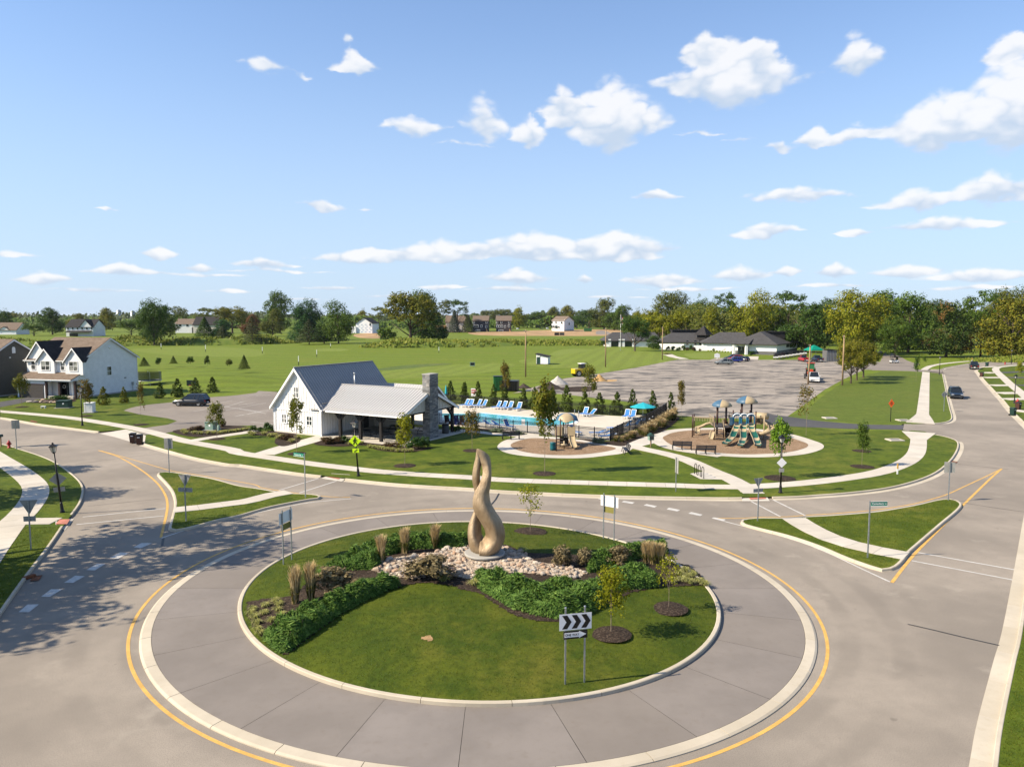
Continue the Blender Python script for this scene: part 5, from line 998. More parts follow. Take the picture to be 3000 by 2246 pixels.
ARB = [('z2',1830,1040,868,30),('z2',1945,1050,882,26),('z3',30,1058,878,26),('z3',150,1068,872,30),('z3',285,1085,898,30),('z3',380,1096,925,34),('z3',540,1112,928,28),('z3',640,1122,925,40),('z3',795,1135,925,34),('z3',920,1145,905,38),('z3',1065,1155,960,38),('z3',1200,1155,970,38),('z3',1345,1165,965,34),('z3',1490,1168,940,33),('z3',1660,1160,950,32),('z3',1815,1150,965,29)]
ORD = 'first second third fourth fifth sixth seventh eighth ninth tenth eleventh twelfth thirteenth fourteenth fifteenth sixteenth'.split()
for n, (z, x, yb, yt, w) in enumerate(ARB):
    b = G(z, x, yb-6); plant('arborvitae', 'arb', 'arb', b, height(b, z, yt), w*b.y/F, '%s arborvitae from the chimney along the back pool fence' % ORD[n], 'tree', 'arborvitae behind the pool')
# --- distant woods along the horizon (one mass)
rg = np.random.default_rng(9); n = 26000; X = rg.uniform(-1500, 1700, n); Yc = 1150+90*np.sin(X*.004)+rg.uniform(-30, 60, n); top = 13.5+3.2*np.sin(X*.021)*np.sin(X*.0083+1)+2.4*np.sin(X*.11+2)+1.6*np.sin(X*.31); Zc = top*rg.uniform(0,1,n)**.55
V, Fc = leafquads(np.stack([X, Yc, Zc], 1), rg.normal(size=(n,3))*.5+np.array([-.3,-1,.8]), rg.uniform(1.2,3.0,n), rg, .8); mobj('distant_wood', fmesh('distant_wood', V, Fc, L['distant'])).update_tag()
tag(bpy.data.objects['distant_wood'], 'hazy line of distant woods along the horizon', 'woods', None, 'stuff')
n = 16000; X = rg.uniform(-900, 500, n); Yc = 760+40*np.sin(X*.01)+rg.uniform(-15, 25, n); top = 9+2.6*np.sin(X*.05)*np.sin(X*.013)+2*np.sin(X*.17+1); Zc = top*rg.uniform(0,1,n)**.6
V, Fc = leafquads(np.stack([X, Yc, Zc], 1), rg.normal(size=(n,3))*.5+np.array([-.3,-1,.8]), rg.uniform(.9,2.0,n), rg, .8); tag(mobj('hedgerow', fmesh('hedgerow', V, Fc, L['oak'])), 'dark hedgerow running behind the far houses', 'hedgerow', None, 'stuff')
n = 42000; X = rg.uniform(78, 330, n); Yc = 370+25*np.sin(X*.05)+rg.uniform(-25, 30, n)-X*.12; top = 15+3*np.sin(X*.09)*np.sin(X*.031)+2*np.sin(X*.4); Zc = top*rg.uniform(0,1,n)**.6
V, Fc = leafquads(np.stack([X, Yc, Zc], 1), rg.normal(size=(n,3))*.5+np.array([-.3,-1,.8]), rg.uniform(.28,.75,n), rg, .7); tag(mobj('understorey', fmesh('understorey', V, Fc, L['loose'])), 'dark understorey filling the wood behind the clubhouse', 'woods', None, 'stuff')
# --- weedy bank at the back of the fairway
def bank(name, pts, hgt, dep, mt, weeds, lf, label, size=(.5,1.1)):
    P = resample(smooth(pts, 3), 3); N = normals(P); rows = []; rg = np.random.default_rng(len(P)); hs = []
    for i, (p, q) in enumerate(zip(P, N)):
        h = hgt(i/len(P)); s = min(1, i/4, (len(P)-1-i)/4); h *= s; hs.append(h)
        rows.append([(p.x-q.x*d*dep, p.y-q.y*d*dep, ZL-.02+h*z) for d, z in ((0,0),(.15,.35),(.35,.8),(.6,1),(.85,.7),(1,0))])
    m = MB().grid(rows); o = m.build(name, M[mt], None, True); o['kind'] = 'structure'
    if sum(p.normal.z for p in o.data.polygons) < 0: o.data.flip_normals()
    n = weeds; ii = rg.integers(0, len(P), n); d = rg.uniform(0, 1, n); z = np.interp(d, (0,.15,.35,.6,.85,1), (0,.35,.8,1,.7,0))*np.array(hs)[ii]
    PX = np.array([(p.x, p.y) for p in P])[ii]-np.array([(q.x, q.y) for q in N])[ii]*(d*dep)[:,None]+rg.normal(size=(n,2))*1.2
    S = rg.uniform(*size, n); pos = np.column_stack([PX, z+S*.5]); V, Fc = leafquads(pos, rg.normal(size=(n,3))*.6+np.array([-.4,-.6,.5]), S, rg, .45, np.array([0,0,1.])+rg.normal(size=(n,3))*.4)
    tag(mobj('weeds', fmesh('weeds', V, Fc, L[lf])), label, 'weeds', None, 'stuff')
bank('weed_bank', W(('z1', [(1500,545),(1100,545),(700,560),(300,560),(-400,520)])), lambda t: 2.6+.9*math.sin(t*19), 30, 'weedy', 9000, 'weeds', 'tall yellow-green weeds on the bank behind the white house')
bank('weed_bank', W(('z2', [(520,545),(300,535),(0,540)]), ('z1', [(1900,545),(1500,545)])), lambda t: 3.6-2.0*abs(t-.25), 28, 'weedy', 6000, 'weeds', 'tall bright weeds on the bank below the tallest trees')
bank('weed_bank', W(('z3', [(1260,545),(1000,545),(600,545),(250,545),(0,550)]), ('z2', [(1950,555),(1700,560),(1200,560)])), lambda t: 1.4+2.4*max(0, t-.6)/.4, 30, 'weedy', 9000, 'weeds', 'tall weeds between the fairway and the building site')
bank('roadside_bank', W(('tt', [(2330,1270),(2000,1285),(1700,1290),(1340,1285)])), lambda t: 1.6, 12, 'weedy', 5000, 'weeds', 'tall weeds beyond the right road', (.25,.6))
n = 2500; rg = np.random.default_rng(4); a = G('tt', 1750, 1190); b = G('tt', 2300, 1200); t_ = rg.uniform(0,1,n)[:,None]; P_ = np.array([*a])*(1-t_)+np.array([*b])*t_+rg.normal(size=(n,3))*np.array([1,5,.5])+np.array([0,0,2.0]); V, Fc = leafquads(P_, rg.normal(size=(n,3))+np.array([-.5,-.5,1]), rg.uniform(.2,.5,n), rg); tag(mobj('goldenrod', fmesh('goldenrod', V, Fc, L['gold'])), 'yellow goldenrod flowering beyond the right road', 'wildflowers', None, 'stuff')
# --- berm by the houses, golf turf, dirt
def hump(name, z, pts, hgt, mt):
    P = smooth(W((z, pts)), 1.5, True); c = sum(P, Vector((0,0)))/len(P); rows = []
    for k in range(8):
        t = k/7; rows.append([(c.x+(p.x-c.x)*t, c.y+(p.y-c.y)*t, ZL-.03+hgt*(1-t*t)**1.3) for p in P+[P[0]]])
    o = MB().grid(rows).build(name, M[mt], None, True); o['kind'] = 'structure'
    if sum(p.normal.z for p in o.data.polygons) < 0: o.data.flip_normals()
hump('grass_berm', 'z1', [(1180,850),(1400,790),(1750,785),(2100,805),(2450,850),(2420,890),(2000,930),(1500,925),(1250,900)], 1.1, 'field')
def turf(name, z, pts, mt, dz=.005): sheet(name, [smooth(W((z, pts)), 2, True)], ZL+dz, M[mt])
turf('fairway_strip', 'fh', [(-500,970),(0,950),(500,915),(950,900),(1150,925),(900,1000),(400,1060),(-500,1100)], 'fairway', .0055); turf('putting_green', 'z2', [(650,605),(750,592),(900,595),(950,605),(850,615),(700,615)], 'green', .0055); turf('putting_green', 'fh', [(1600,790),(1750,725),(2000,715),(2200,730),(2100,790),(1850,815)], 'green', .0055); turf('putting_green', 'c1', [(1350,650),(1500,630),(1900,625),(2212,640),(2300,700),(1900,725),(1500,715)], 'green', .0085); turf('dry_strip', 'z2', [(1160,775),(1400,740),(1700,722),(1850,725),(1600,750),(1300,780)], 'far', .0065)
turf('fairway_strip', 'z1', [(1150,600),(1700,575),(2212,600)] + [(2212,660),(1500,650)], 'fairway', .0055); turf('fairway_strip', 'z3', [(500,700),(800,660),(1200,600),(1500,610),(1700,640),(1300,720),(800,760)], 'fairway', .006)
turf('club_lawn', 'c1', [(-100,560),(300,540),(700,610),(1100,640),(1250,720),(900,800),(300,890),(-100,930)], 'fairway', .0065)
for q in ([(560,500),(900,495),(1300,480),(1650,470),(2212,465),(2500,470),(2500,535),(2100,548),(1500,548),(900,545),(600,530)], [(100,490),(500,490),(560,505),(100,500)]): turf('building_site', 'fh', q, 'dirt', .012)
turf('site_dirt', 'z2', [(1000,470),(1230,455),(1240,500),(1050,500)], 'dirt', .012); turf('site_road', 'c1', [(-60,275),(60,270),(160,320),(-60,330)], 'lot2', .018)
# ---------------------------------------------------------------- roundabout planting and sculpture
def inpoly(x, y, P):
    c = False; n = len(P)
    for i in range(n):
        a, b = P[i], P[i-1]
        if (a[1] > y) != (b[1] > y) and x < (b[0]-a[0])*(y-a[1])/(b[1]-a[1])+a[0]: c = not c
    return c
def inpoly_np(X, Y, P):
    c = np.zeros(len(X), bool); n = len(P)
    for i in range(n):
        a, b = P[i], P[i-1]
        if a[1] == b[1]: continue
        c ^= ((a[1] > Y) != (b[1] > Y)) & (X < (b[0]-a[0])*(Y-a[1])/(b[1]-a[1])+a[0])
    return c
RA = np.array([fi(a) for a in np.linspace(-PI, PI, 721)])
def mound_np(X, Y):
    d = np.hypot(X-CEN[0], Y-CEN[1]); r = np.interp(np.arctan2(Y-CEN[1], X-CEN[0]), np.linspace(-PI, PI, 721), RA)-.2
    return .20+.62*(1-np.minimum(1, d/r)**2)
def polyM(*seg): return [GM(z, x, y) for z, pts in seg for x, y in pts]
def drape(name, poly, dz, mt, step=.14, seed=0, rough=.0):
    P = [(p[0], p[1]) for p in poly]; x0, x1 = min(p[0] for p in P), max(p[0] for p in P); y0, y1 = min(p[1] for p in P), max(p[1] for p in P)
    nx, ny = int((x1-x0)/step)+2, int((y1-y0)/step)+2; m = MB(); idx = {}; rg = random.Random(seed)
    def vid(i, j):
        if (i, j) not in idx:
            x, y = x0+i*step+rg.uniform(-.03,.03), y0+j*step+rg.uniform(-.03,.03); idx[i, j] = len(m.v); m.v.append((x, y, mound(x, y)+dz+rg.uniform(-rough, rough)))
        return idx[i, j]
    for i in range(nx):
        for j in range(ny):
            if inpoly(x0+(i+.5)*step, y0+(j+.5)*step, P): m.f.append([vid(i,j), vid(i+1,j), vid(i+1,j+1), vid(i,j+1)]); m.m.append(0)
    o = m.build(name, M[mt], None, True); o['kind'] = 'structure'; return o
bed = polyM(('y2', [(190,420),(330,392),(520,378)]), ('z6', [(560,1380),(680,1270),(900,1190),(980,1080),(1200,1000),(1500,965),(1850,960)]), ('z7', [(0,985),(390,1020),(560,1090),(760,1095),(1120,1110),(1300,1090),(1560,1060),(1780,1040)]), ('y3', [(1590,120),(1700,140),(1800,215),(1850,290),(1480,308),(1300,345),(1080,440),(900,530),(735,565),(600,568),(400,518),(250,430),(150,355),(0,322)]), ('y2', [(1750,300),(1560,275),(1400,285),(1150,370),(900,505),(650,690),(470,828),(340,720),(230,600),(185,500)]))
drape('mulch_bed', bed, .025, 'mulch', .13, 1, .012)
rockpoly = polyM(('y2', [(1110,178),(1180,132),(1260,98),(1420,72),(1650,42),(1720,12),(1850,0)]), ('y3', [(330,12),(480,58),(560,122),(700,138),(880,172),(960,206),(860,242),(700,228),(530,205),(350,205),(100,275),(0,225)]), ('y2', [(1890,265),(1800,238),(1640,220),(1450,250),(1280,230)]))
gravel = drape('stone_bed', rockpoly, .045, 'gravel', .12, 2, .02)
rk = []
for s in range(5):
    rg = random.Random(40+s); m = MB(); n1, n2 = 9, 6; ph = [rg.uniform(0,6) for _ in range(4)]
    rows = []
    for i in range(n2+1):
        t = PI*i/n2; rows.append([(math.sin(t)*math.cos(2*PI*k/n1)*(1+.16*math.sin(3*2*PI*k/n1+ph[0])+rg.uniform(-.07,.07)), math.sin(t)*math.sin(2*PI*k/n1)*(.8+.15*math.sin(2*2*PI*k/n1+ph[1])+rg.uniform(-.06,.06)), math.cos(t)*(.62+.12*math.sin(2*PI*k/n1+ph[2]))) for k in range(n1)])
    m.grid(rows, close=True); rk.append(m.mesh('stone', M['stone'], False))
rg = random.Random(8); P2 = [(p[0], p[1]) for p in rockpoly]; placed = []; SCB = GM('sc', 705, 1362)
for want, r0, r1 in ((50,.15,.22), (110,.10,.15), (140,.06,.10)):
    k = 0
    for _ in range(9000):
        if k >= want: break
        x, y = rg.uniform(-8, 6), rg.uniform(30, 44); r = rg.uniform(r0, r1)
        if not inpoly(x, y, P2) or any((x-a)**2+(y-b)**2 < (r+c)**2*.62 for a, b, c in placed) or (x-SCB.x)**2+(y-SCB.y)**2 < (1.12+r*.6)**2: continue
        if x > SCB.x+1.9 and r > .17: continue
        placed.append((x, y, r)); k += 1
        o = mobj('stone', rg.choice(rk), gravel, (x, y, mound(x, y)+.045+r*.3), rg.uniform(0, 6.28)); o.scale = (r*rg.uniform(.95,1.35), r*rg.uniform(.85,1.1), r*rg.uniform(.8,1.1))
n = 5200; rgn = np.random.default_rng(6); X = rgn.uniform(-8, 6, n*4); Yy = rgn.uniform(30, 44, n*4); k = inpoly_np(X, Yy, P2); X, Yy = X[k][:n], Yy[k][:n]; m = MB()
VV, FQ = [], []; oc = np.array([(1,0,0),(0,1,0),(-1,0,0),(0,-1,0),(0,0,1)]); of = np.array([(0,1,4),(1,2,4),(2,3,4),(3,0,4)])
for i, (x, y) in enumerate(zip(X, Yy)):
    r = rgn.uniform(.02,.06); a = rgn.uniform(0,6.28); c, s_ = math.cos(a), math.sin(a); q = oc*np.array([r*1.3,r,r*.8]); VV.append(np.column_stack([q[:,0]*c-q[:,1]*s_+x, q[:,0]*s_+q[:,1]*c+y, q[:,2]+mound(x, y)+.05])); FQ.append(of+5*i)
o = mobj('pebbles', fmesh('pebbles', np.concatenate(VV), np.concatenate(FQ), M['gravel']), gravel); o['kind'] = 'stuff'
# --- sculpture
sc = thing('sculpture', 'tall bronze flame-like sculpture of two twisted strands on a round plinth', 'sculpture', SCB+Vector((0,0,.16)))
K = (SCB.y*CT+(CH-SCB.z)*ST)*.24155/F; KZ = K/CT*1.01
def strand(pts, name):
    # pts: (x, y in photo-sheet units, half width, half depth, depth offset, twist)
    T = np.linspace(0, 1, len(pts)); A = np.array(pts, float); tt_ = np.linspace(0, 1, 90); n = len(pts); rows = []
    def cr(c):  # Catmull-Rom
        out = []
        for t in tt_:
            u = t*(n-1); i = min(int(u), n-2); f = u-i; a, b, c2, d = A[max(i-1,0),c], A[i,c], A[i+1,c], A[min(i+2,n-1),c]
            out.append(.5*(2*b+(c2-a)*f+(2*a-5*b+4*c2-d)*f*f+(3*b-a-3*c2+d)*f**3))
        return np.array(out)
    x, y, hw_, hd, off, tw = [cr(c) for c in range(6)]
    hw_ = np.maximum(hw_, 1); hd = np.maximum(hd, 1)
    for i in range(len(tt_)):
        j0, j1 = max(i-1,0), min(i+1,len(tt_)-1); tx, tz = x[j1]-x[j0], -(y[j1]-y[j0]); l = math.hypot(tx, tz)+1e-6; nx, nz = tz/l, -tx/l; row = []
        for k in range(20):
            a = 2*PI*k/20; u = math.cos(a)*hw_[i]; s_ = math.sin(a); w_ = math.copysign(abs(s_)**1.9, s_)*hd[i]; ca, sa = math.cos(tw[i]), math.sin(tw[i]); u, w_ = u*ca-w_*sa, u*sa+w_*ca
            row.append(((x[i]+nx*u-705)*K, off[i]*K+w_*K, max(0.02, (1362-y[i]+nz*u)*KZ)))
        rows.append(row)
    m = MB().grid(rows, close=True); m.f += [list(range(19,-1,-1)), list(range(89*20, 90*20))]; m.m += [0,0]
    o = m.build(name, M['bronze'], sc, True)
    if sum(p.normal.dot(p.center-Vector((0,0,p.center.z))) for p in o.data.polygons) < 0: o.data.flip_normals()
    sb = o.modifiers.new('s', 'SUBSURF'); sb.levels = 1; sb.render_levels = 1
    return o
strand([(640,1300,120,170,-10,0),(745,1290,128,180,-20,0),(830,1160,122,165,-30,.1),(815,1020,118,150,-50,.15),(745,890,112,125,-70,.2),(678,765,115,105,-70,.3),(672,640,106,85,-50,.5),(712,520,80,72,-30,.6),(735,400,60,70,-10,.5),(728,300,60,66,20,.3),(700,225,72,54,30,0),(665,165,58,36,20,-.3),(635,120,28,18,10,-.4),(616,98,4,4,5,-.4)], 'front_strand')
strand([(740,1305,120,165,30,0),(640,1290,122,160,40,0),(588,1180,94,150,50,-.1),(582,1060,84,130,70,-.25),(606,950,68,105,90,-.4),(640,850,62,92,100,-.5),(655,740,62,80,100,-.3),(628,620,52,70,90,0),(604,500,50,68,70,.2),(604,400,48,64,50,.2),(618,310,46,54,40,.2),(632,230,40,38,30,.1),(626,160,24,20,20,0),(616,100,4,4,6,0)], 'rear_strand')
pl_ = MB(); pl_.lathe([(.0,-.02),(1.02,-.02),(1.08,.0),(1.08,.06),(1.04,.09),(.0,.09)], n=40); pl_.build('plinth', M['concrete2'], sc); MB().lathe([(.95,-.3),(.95,-.02)], n=24).build('plinth_footing', M['concrete2'], sc)
# --- spreading junipers
def juniper(name, poly, h, n, label, seed, size=(.09,.22)):
    P = [(p[0], p[1]) for p in poly]; rg = np.random.default_rng(seed); x0, x1 = min(p[0] for p in P), max(p[0] for p in P); y0, y1 = min(p[1] for p in P), max(p[1] for p in P)
    n = int(n*1.35); E = np.array(P); Q = np.roll(E, -1, 0)
    X = rg.uniform(x0-.1, x1+.1, n*6); Y = rg.uniform(y0-.1, y1+.1, n*6); k = inpoly_np(X, Y, P); X, Y = X[k][:n], Y[k][:n]; n = len(X)
    d = np.full(n, 9.)
    g = np.zeros((n,2))
    for a, b in zip(E, Q):
        ab = b-a; t = np.clip(((X-a[0])*ab[0]+(Y-a[1])*ab[1])/(ab@ab+1e-9), 0, 1); ex, ey = X-(a[0]+ab[0]*t), Y-(a[1]+ab[1]*t); dd = np.hypot(ex, ey); cl = dd < d; d = np.where(cl, dd, d); g[cl] = np.stack([-ex, -ey], 1)[cl]
    prof = np.clip(1-(1-np.minimum(1, d/.5))**2, .0, 1)
    lump = .72+.28*np.sin(X*3.1+seed)*np.sin(Y*3.7+seed*2)+.12*np.sin(X*8+Y*7)
    top = h*np.sqrt(prof)*lump; u = rg.uniform(0,1,n)**.33; Z = mound_np(X, Y)+top*u
    ang = np.sin(X*1.3+seed)*2.5+np.cos(Y*1.1)*2+rg.normal(size=n)*.8
    out = g/np.maximum(1e-3, np.linalg.norm(g, axis=1, keepdims=True))*np.clip(1-d/.5,0,1)[:,None]
    T = np.stack([np.cos(ang)*.7+out[:,0]*1.2, np.sin(ang)*.7+out[:,1]*1.2, rg.uniform(.1,.8,n)], 1); N = np.array([0,0,1.])+rg.normal(size=(n,3))*.6+np.column_stack([out*.8, np.zeros(n)])
    P3 = np.stack([X, Y, Z], 1); V, Fc = leafquads(P3, N, rg.uniform(*size, n), rg, .15, T)
    t = thing(name, label, 'shrub', (0,0,0), 0, 'spreading junipers on the island'); cx, cy = X.mean(), Y.mean(); t.location = (cx, cy, mound(cx, cy)); V = V-np.array([cx, cy, mound(cx, cy)])
    mobj('foliage', fmesh('juniper_foliage', V, Fc, L['jun']), t)
    m = MB(); rr = random.Random(seed)
    for i in range(0, n, max(1, n//40)): m.tube([(X[i]-cx, Y[i]-cy, -.1), (X[i]-cx+rr.uniform(-.2,.2), Y[i]-cy+rr.uniform(-.2,.2), top[i]*.8)], [.03,.01], 4)
    m.build('stems', M['trunk'], t)['kind'] = 'stuff'
juniper('juniper', polyM(('y2', [(318,705),(420,790),(490,803),(700,645),(900,503),(1150,372),(1345,300),(1270,285),(1060,312),(760,470),(520,565),(330,670)])), .86, 15000, 'long low juniper hedge sweeping along the left edge of the front lawn', 1)
juniper('juniper', polyM(('z6', [(690,1310),(900,1245),(1180,1235),(1260,1150),(1200,1120),(1000,1110),(880,1190),(700,1262)])), .8, 8000, 'juniper clump behind the two tall straw grasses on the left', 2)
juniper('juniper', polyM(('z6', [(1260,1120),(1500,1062),(1950,1045),(1995,1000),(1600,985),(1250,1030),(1020,1090)])), .85, 10000, 'juniper mass at the back left beside the sculpture', 3)
juniper('juniper', polyM(('y3', [(100,260),(150,330),(260,400),(400,480),(560,518),(730,548),(950,522),(1080,432),(1080,330),(850,342),(540,335),(300,275),(150,238)])), .95, 20000, 'largest juniper mass below the sculpture, behind the chevron sign', 4)
juniper('juniper', polyM(('y3', [(1060,345),(1280,325),(1475,312),(1485,250),(1350,215),(1150,235),(1060,285)])), .85, 9000, 'juniper clump between the two small yellow trees', 5)
juniper('juniper', polyM(('z7', [(1100,1270),(1250,1240),(1420,1180),(1620,1120),(1785,1095),(1775,1040),(1500,1060),(1250,1120),(1100,1190)])), .8, 9000, 'juniper clump at the back right of the island behind the straw grass', 6)
# --- drying shrubs, grasses, tufts
for z, x, yb, w, h, lb in (('y2',850,348,150,1.35,'brown drying shrub left of the stones, behind the long juniper hedge'),('y2',1560,248,165,1.35,'brown drying shrub growing among the stones left of the sculpture'),('z7',870,1195,74,1.15,'brown shrub right of the sculpture, left one of a pair'),('z7',1065,1200,60,1.05,'brown shrub right of the sculpture, right one of a pair'),('z7',1360,1195,90,1.1,'brown shrub standing alone near the straw grass on the right')):
    b = GM(z, x, yb); plant('drying_shrub', 'shrub', 'drybush', b-Vector((0,0,.08)), h, w*b.y/F, lb, 'shrub', 'drying shrubs on the island')
def bladetuft(seed, n, h, spread, mt, wd_=.012, curve=.5, top=None):
    rg = np.random.default_rng(seed); V, Fc = [], []
    for i in range(n):
        a = rg.uniform(0, 2*PI); s = spread*rg.uniform(.1,1)**.7; hh_ = h*rg.uniform(.6,1); bx, by = rg.normal(size=2)*spread*.14; d = np.array([math.cos(a), math.sin(a), 0]); pr = np.array([-d[1], d[0], 0])*wd_*rg.uniform(.6,1.3)
        p0 = np.array([bx, by, 0]); p1 = p0+d*s*.45+np.array([0,0,hh_*.75]); p2 = p0+d*s+np.array([0,0,hh_*(1-curve*rg.uniform(.3,1))]); k = len(V); V += [p0-pr, p0+pr, p1+pr, p1-pr, p2+pr*.3, p2-pr*.3]; Fc += [(k,k+1,k+2,k+3), (k+3,k+2,k+4,k+5)]
    return np.array(V), np.array(Fc)
VT = [fmesh('blades', *bladetuft(s, 130, .42, .42, 'varieg', .014, .75), L['varieg']) for s in (1,2,3)]
def tufts(pts, s, lb, grp):
    B = sorted(pts, key=lambda b: proj(b)[0]); return [tuft(b, s, ORD[i]+' '+lb, grp) for i, b in enumerate(B)]
def tuft(b, s, lb, grp, mesh=None, cat='plant', name='liriope_tuft'):
    r = thing(name, lb, cat, b, random.Random(int(b.x*100)).uniform(0,6), grp, s); mobj('blades', (mesh or VT)[int(abs(b.x*10)) % 3], r); return r
tufts([GM(z, x, y+12) for z, x, y in (('y2',235,470),('y2',215,500),('y2',315,498),('y2',430,430),('y2',420,475),('y2',245,530),('y2',265,570),('y2',268,620),('y2',375,555),('y2',330,440),('y2',445,510),('y2',290,650),('y2',400,405))], .72, 'pale variegated tuft from the left beyond the end of the long juniper hedge', 'variegated tufts at the left tip')
tufts([GM(z, x, y+10) for z, x, y in (('y3',1640,205),('y3',1700,228),('y3',1745,212),('y3',1795,262),('y3',1660,252),('y3',1590,262),('y3',1830,285),('y3',1720,270),('y3',1690,180))], .85, 'pale variegated tuft from the left beside the right island kerb', 'variegated tufts at the right tip')
tuft(GM('y2',1665,262), 1, 'small pale tuft in mulch in front of the stones', None); tuft(GM('y2',1898,292), 1, 'pale tuft left of the largest juniper mass', None); tuft(GM('z7',525,1082), .9, 'pale tuft in the lawn edge right of the plinth', None)
def feather(b, h, lb, seed, w=1.0):
    r = thing('feather_grass', lb, 'ornamental grass', b, seed, 'feather grasses on the island'); V, Fc = bladetuft(seed, 260, h*.6, .36*w, 'strawgreen', .016, .35); mobj('leaves', fmesh('leaves', V, Fc, L['strawgreen']), r)
    V, Fc = bladetuft(seed+50, 420, h, .36*w, 'straw', .02, .05); mobj('plumes', fmesh('plumes', V, Fc, L['straw']), r)
for i, (z, x, y, h, lb) in enumerate((('z6',490,1525,1.85,'tall straw-coloured feather grass, leftmost of the front pair'),('z6',622,1505,1.95,'tall straw-coloured feather grass, right one of the front pair'),('z6',1230,1175,1.6,'straw feather grass at the left end of the stones'),('z6',1432,1092,1.5,'straw feather grass behind the brown shrub'),('z6',1695,1050,1.45,'straw feather grass nearest the sculpture'),('z7',1600,1175,1.25,'straw feather grass at back right, left of three'),('z7',1662,1188,1.3,'straw feather grass at back right, middle of three'),('z7',1722,1192,1.25,'straw feather grass at back right, right of three'))): feather(GM(z, x, y), h, lb, i+1)
# island trees with mulch rings
def mring(b, r, dz=.02, h=.1):
    m = MB(); rg = random.Random(int(b.x*77)); rows = []
    for t in (0, .35, .7, .93, 1): rows.append([(r*t*math.cos(2*PI*k/22)*(1+rg.uniform(-.03,.03)), r*t*math.sin(2*PI*k/22)*(1+rg.uniform(-.03,.03)), dz+h*(1-t*t)) for k in range(22)])
    o = m.grid(rows, close=True).build('mulch_ring', M['mulch'], None, True, (b.x, b.y, b.z)); o['kind'] = 'structure'
    if o.data.polygons[30].normal.z < 0: o.data.flip_normals()
for z, x, yb, yt, w, rr, kd, lb in (('z7',600,908,478,80,1.0,'thin','small yellow-green tree behind the sculpture to its right'),('y3',1128,658,145,108,.85,'young','small yellow-green tree right of the chevron sign'),('y3',1562,468,48,76,.85,'thin','small yellow-green tree near the right kerb of the island')):
    b = GM(z, x, yb); plant('small_tree', kd, 'ginkgo', b, height(b, z, yt), w*b.y/F*1.1, lb, 'tree', 'small trees on the island'); mring(b, rr)
for z, x, y, r in (('z1',190,1098,.9),('z1',745,1175,.8),('z1',1220,1250,.9),('z1',1875,1374,.9),('z2',500,1500,.9),('z2',1434,1604,1.0),('z2',2015,1474,.95),('z7',722,404,1.0),('z8',547,350,1.25),('z8',1108,272,1.0),('z8',1105,165,.9)): mring(G(z, x, y), r)
drape('bare_patch', polyM(('y2', [(1500,690),(1520,672),(1560,668),(1590,690),(1570,712),(1530,705)])), .012, 'dirt', .09, 3, .004)
# --- turf blades on the near lawns (uncountable)
def turfblades(name, polys, n, label, zf, seed, s=(.035,.075)):
    rg = np.random.default_rng(seed); out = []
    for P, frac in polys:
        Pp = [(p[0], p[1]) for p in P]; x0, x1 = min(p[0] for p in Pp), max(p[0] for p in Pp); y0, y1 = min(p[1] for p in Pp), max(p[1] for p in Pp); k = int(n*frac); X = rg.uniform(x0, x1, k*3); Y = rg.uniform(y0, y1, k*3); q = inpoly_np(X, Y, Pp); out.append(np.stack([X[q][:k], Y[q][:k]], 1))
    A = np.concatenate(out); n = len(A); Z = zf(A[:,0], A[:,1]); S = rg.uniform(*s, n); an = rg.uniform(0, 2*PI, n); d = np.stack([np.cos(an), np.sin(an), np.zeros(n)], 1); p0 = np.column_stack([A, Z-.01]); l = rg.normal(size=(n,3))*np.array([.4,.4,0])*S[:,None]
    V = np.stack([p0-d*S[:,None]*.16, p0+d*S[:,None]*.16, p0+l+np.array([0,0,1.])*S[:,None]], 1).reshape(-1,3); tag(mobj(name, fmesh(name, V, np.arange(3*n).reshape(n,3), L['blade'])), label, 'grass', None, 'stuff')
bedp = [(p[0], p[1]) for p in bed]
def onpath(X, Y):                           # keeps blades off the slabs
    k = np.zeros(len(X), bool)
    for P, w in PATHS:
        Q = np.array([(p.x, p.y) for p in P])
        for a, b in zip(Q, Q[1:]):
            ab = b-a; t = np.clip(((X-a[0])*ab[0]+(Y-a[1])*ab[1])/(ab@ab+1e-9), 0, 1); k |= np.hypot(X-a[0]-ab[0]*t, Y-a[1]-ab[1]*t) < w/2+.03
    return k
isl = circ(fi, -.25, 90); rgx = np.random.default_rng(2); lawn_ok = lambda a, b: np.where(inpoly_np(a, b, bedp), -.5, mound_np(a, b))
turfblades('turf', [(isl, 1)], 70000, 'short mown grass of the round island', lawn_ok, 3)
turfblades('turf', [(offset(DI, .25)[0], .4), (offset(EI, .25)[0], .6)], 40000, 'short mown grass of the two splitter islands', lambda a, b: np.where(onpath(a, b), -.5, ZL), 4)
turfblades('turf', [([p for p in GL('y4', [(2212,600),(2160,900),(2075,1300),(2040,1588),(2000,1900),(2400,1900),(2400,600)])], .35), (GL('z5', [(-60,1250),(60,1080),(170,1070),(530,1068),(460,1170),(350,1320),(220,1490),(60,1700),(-200,1900)]), .35), (GL('z5', [(100,420),(480,520),(700,720),(690,850),(600,970),(250,990),(330,830),(390,740),(300,600)]), .3)], 40000, 'short mown grass along the near kerbs', lambda a, b: np.where(onpath(a, b), -.5, ZL), 5)
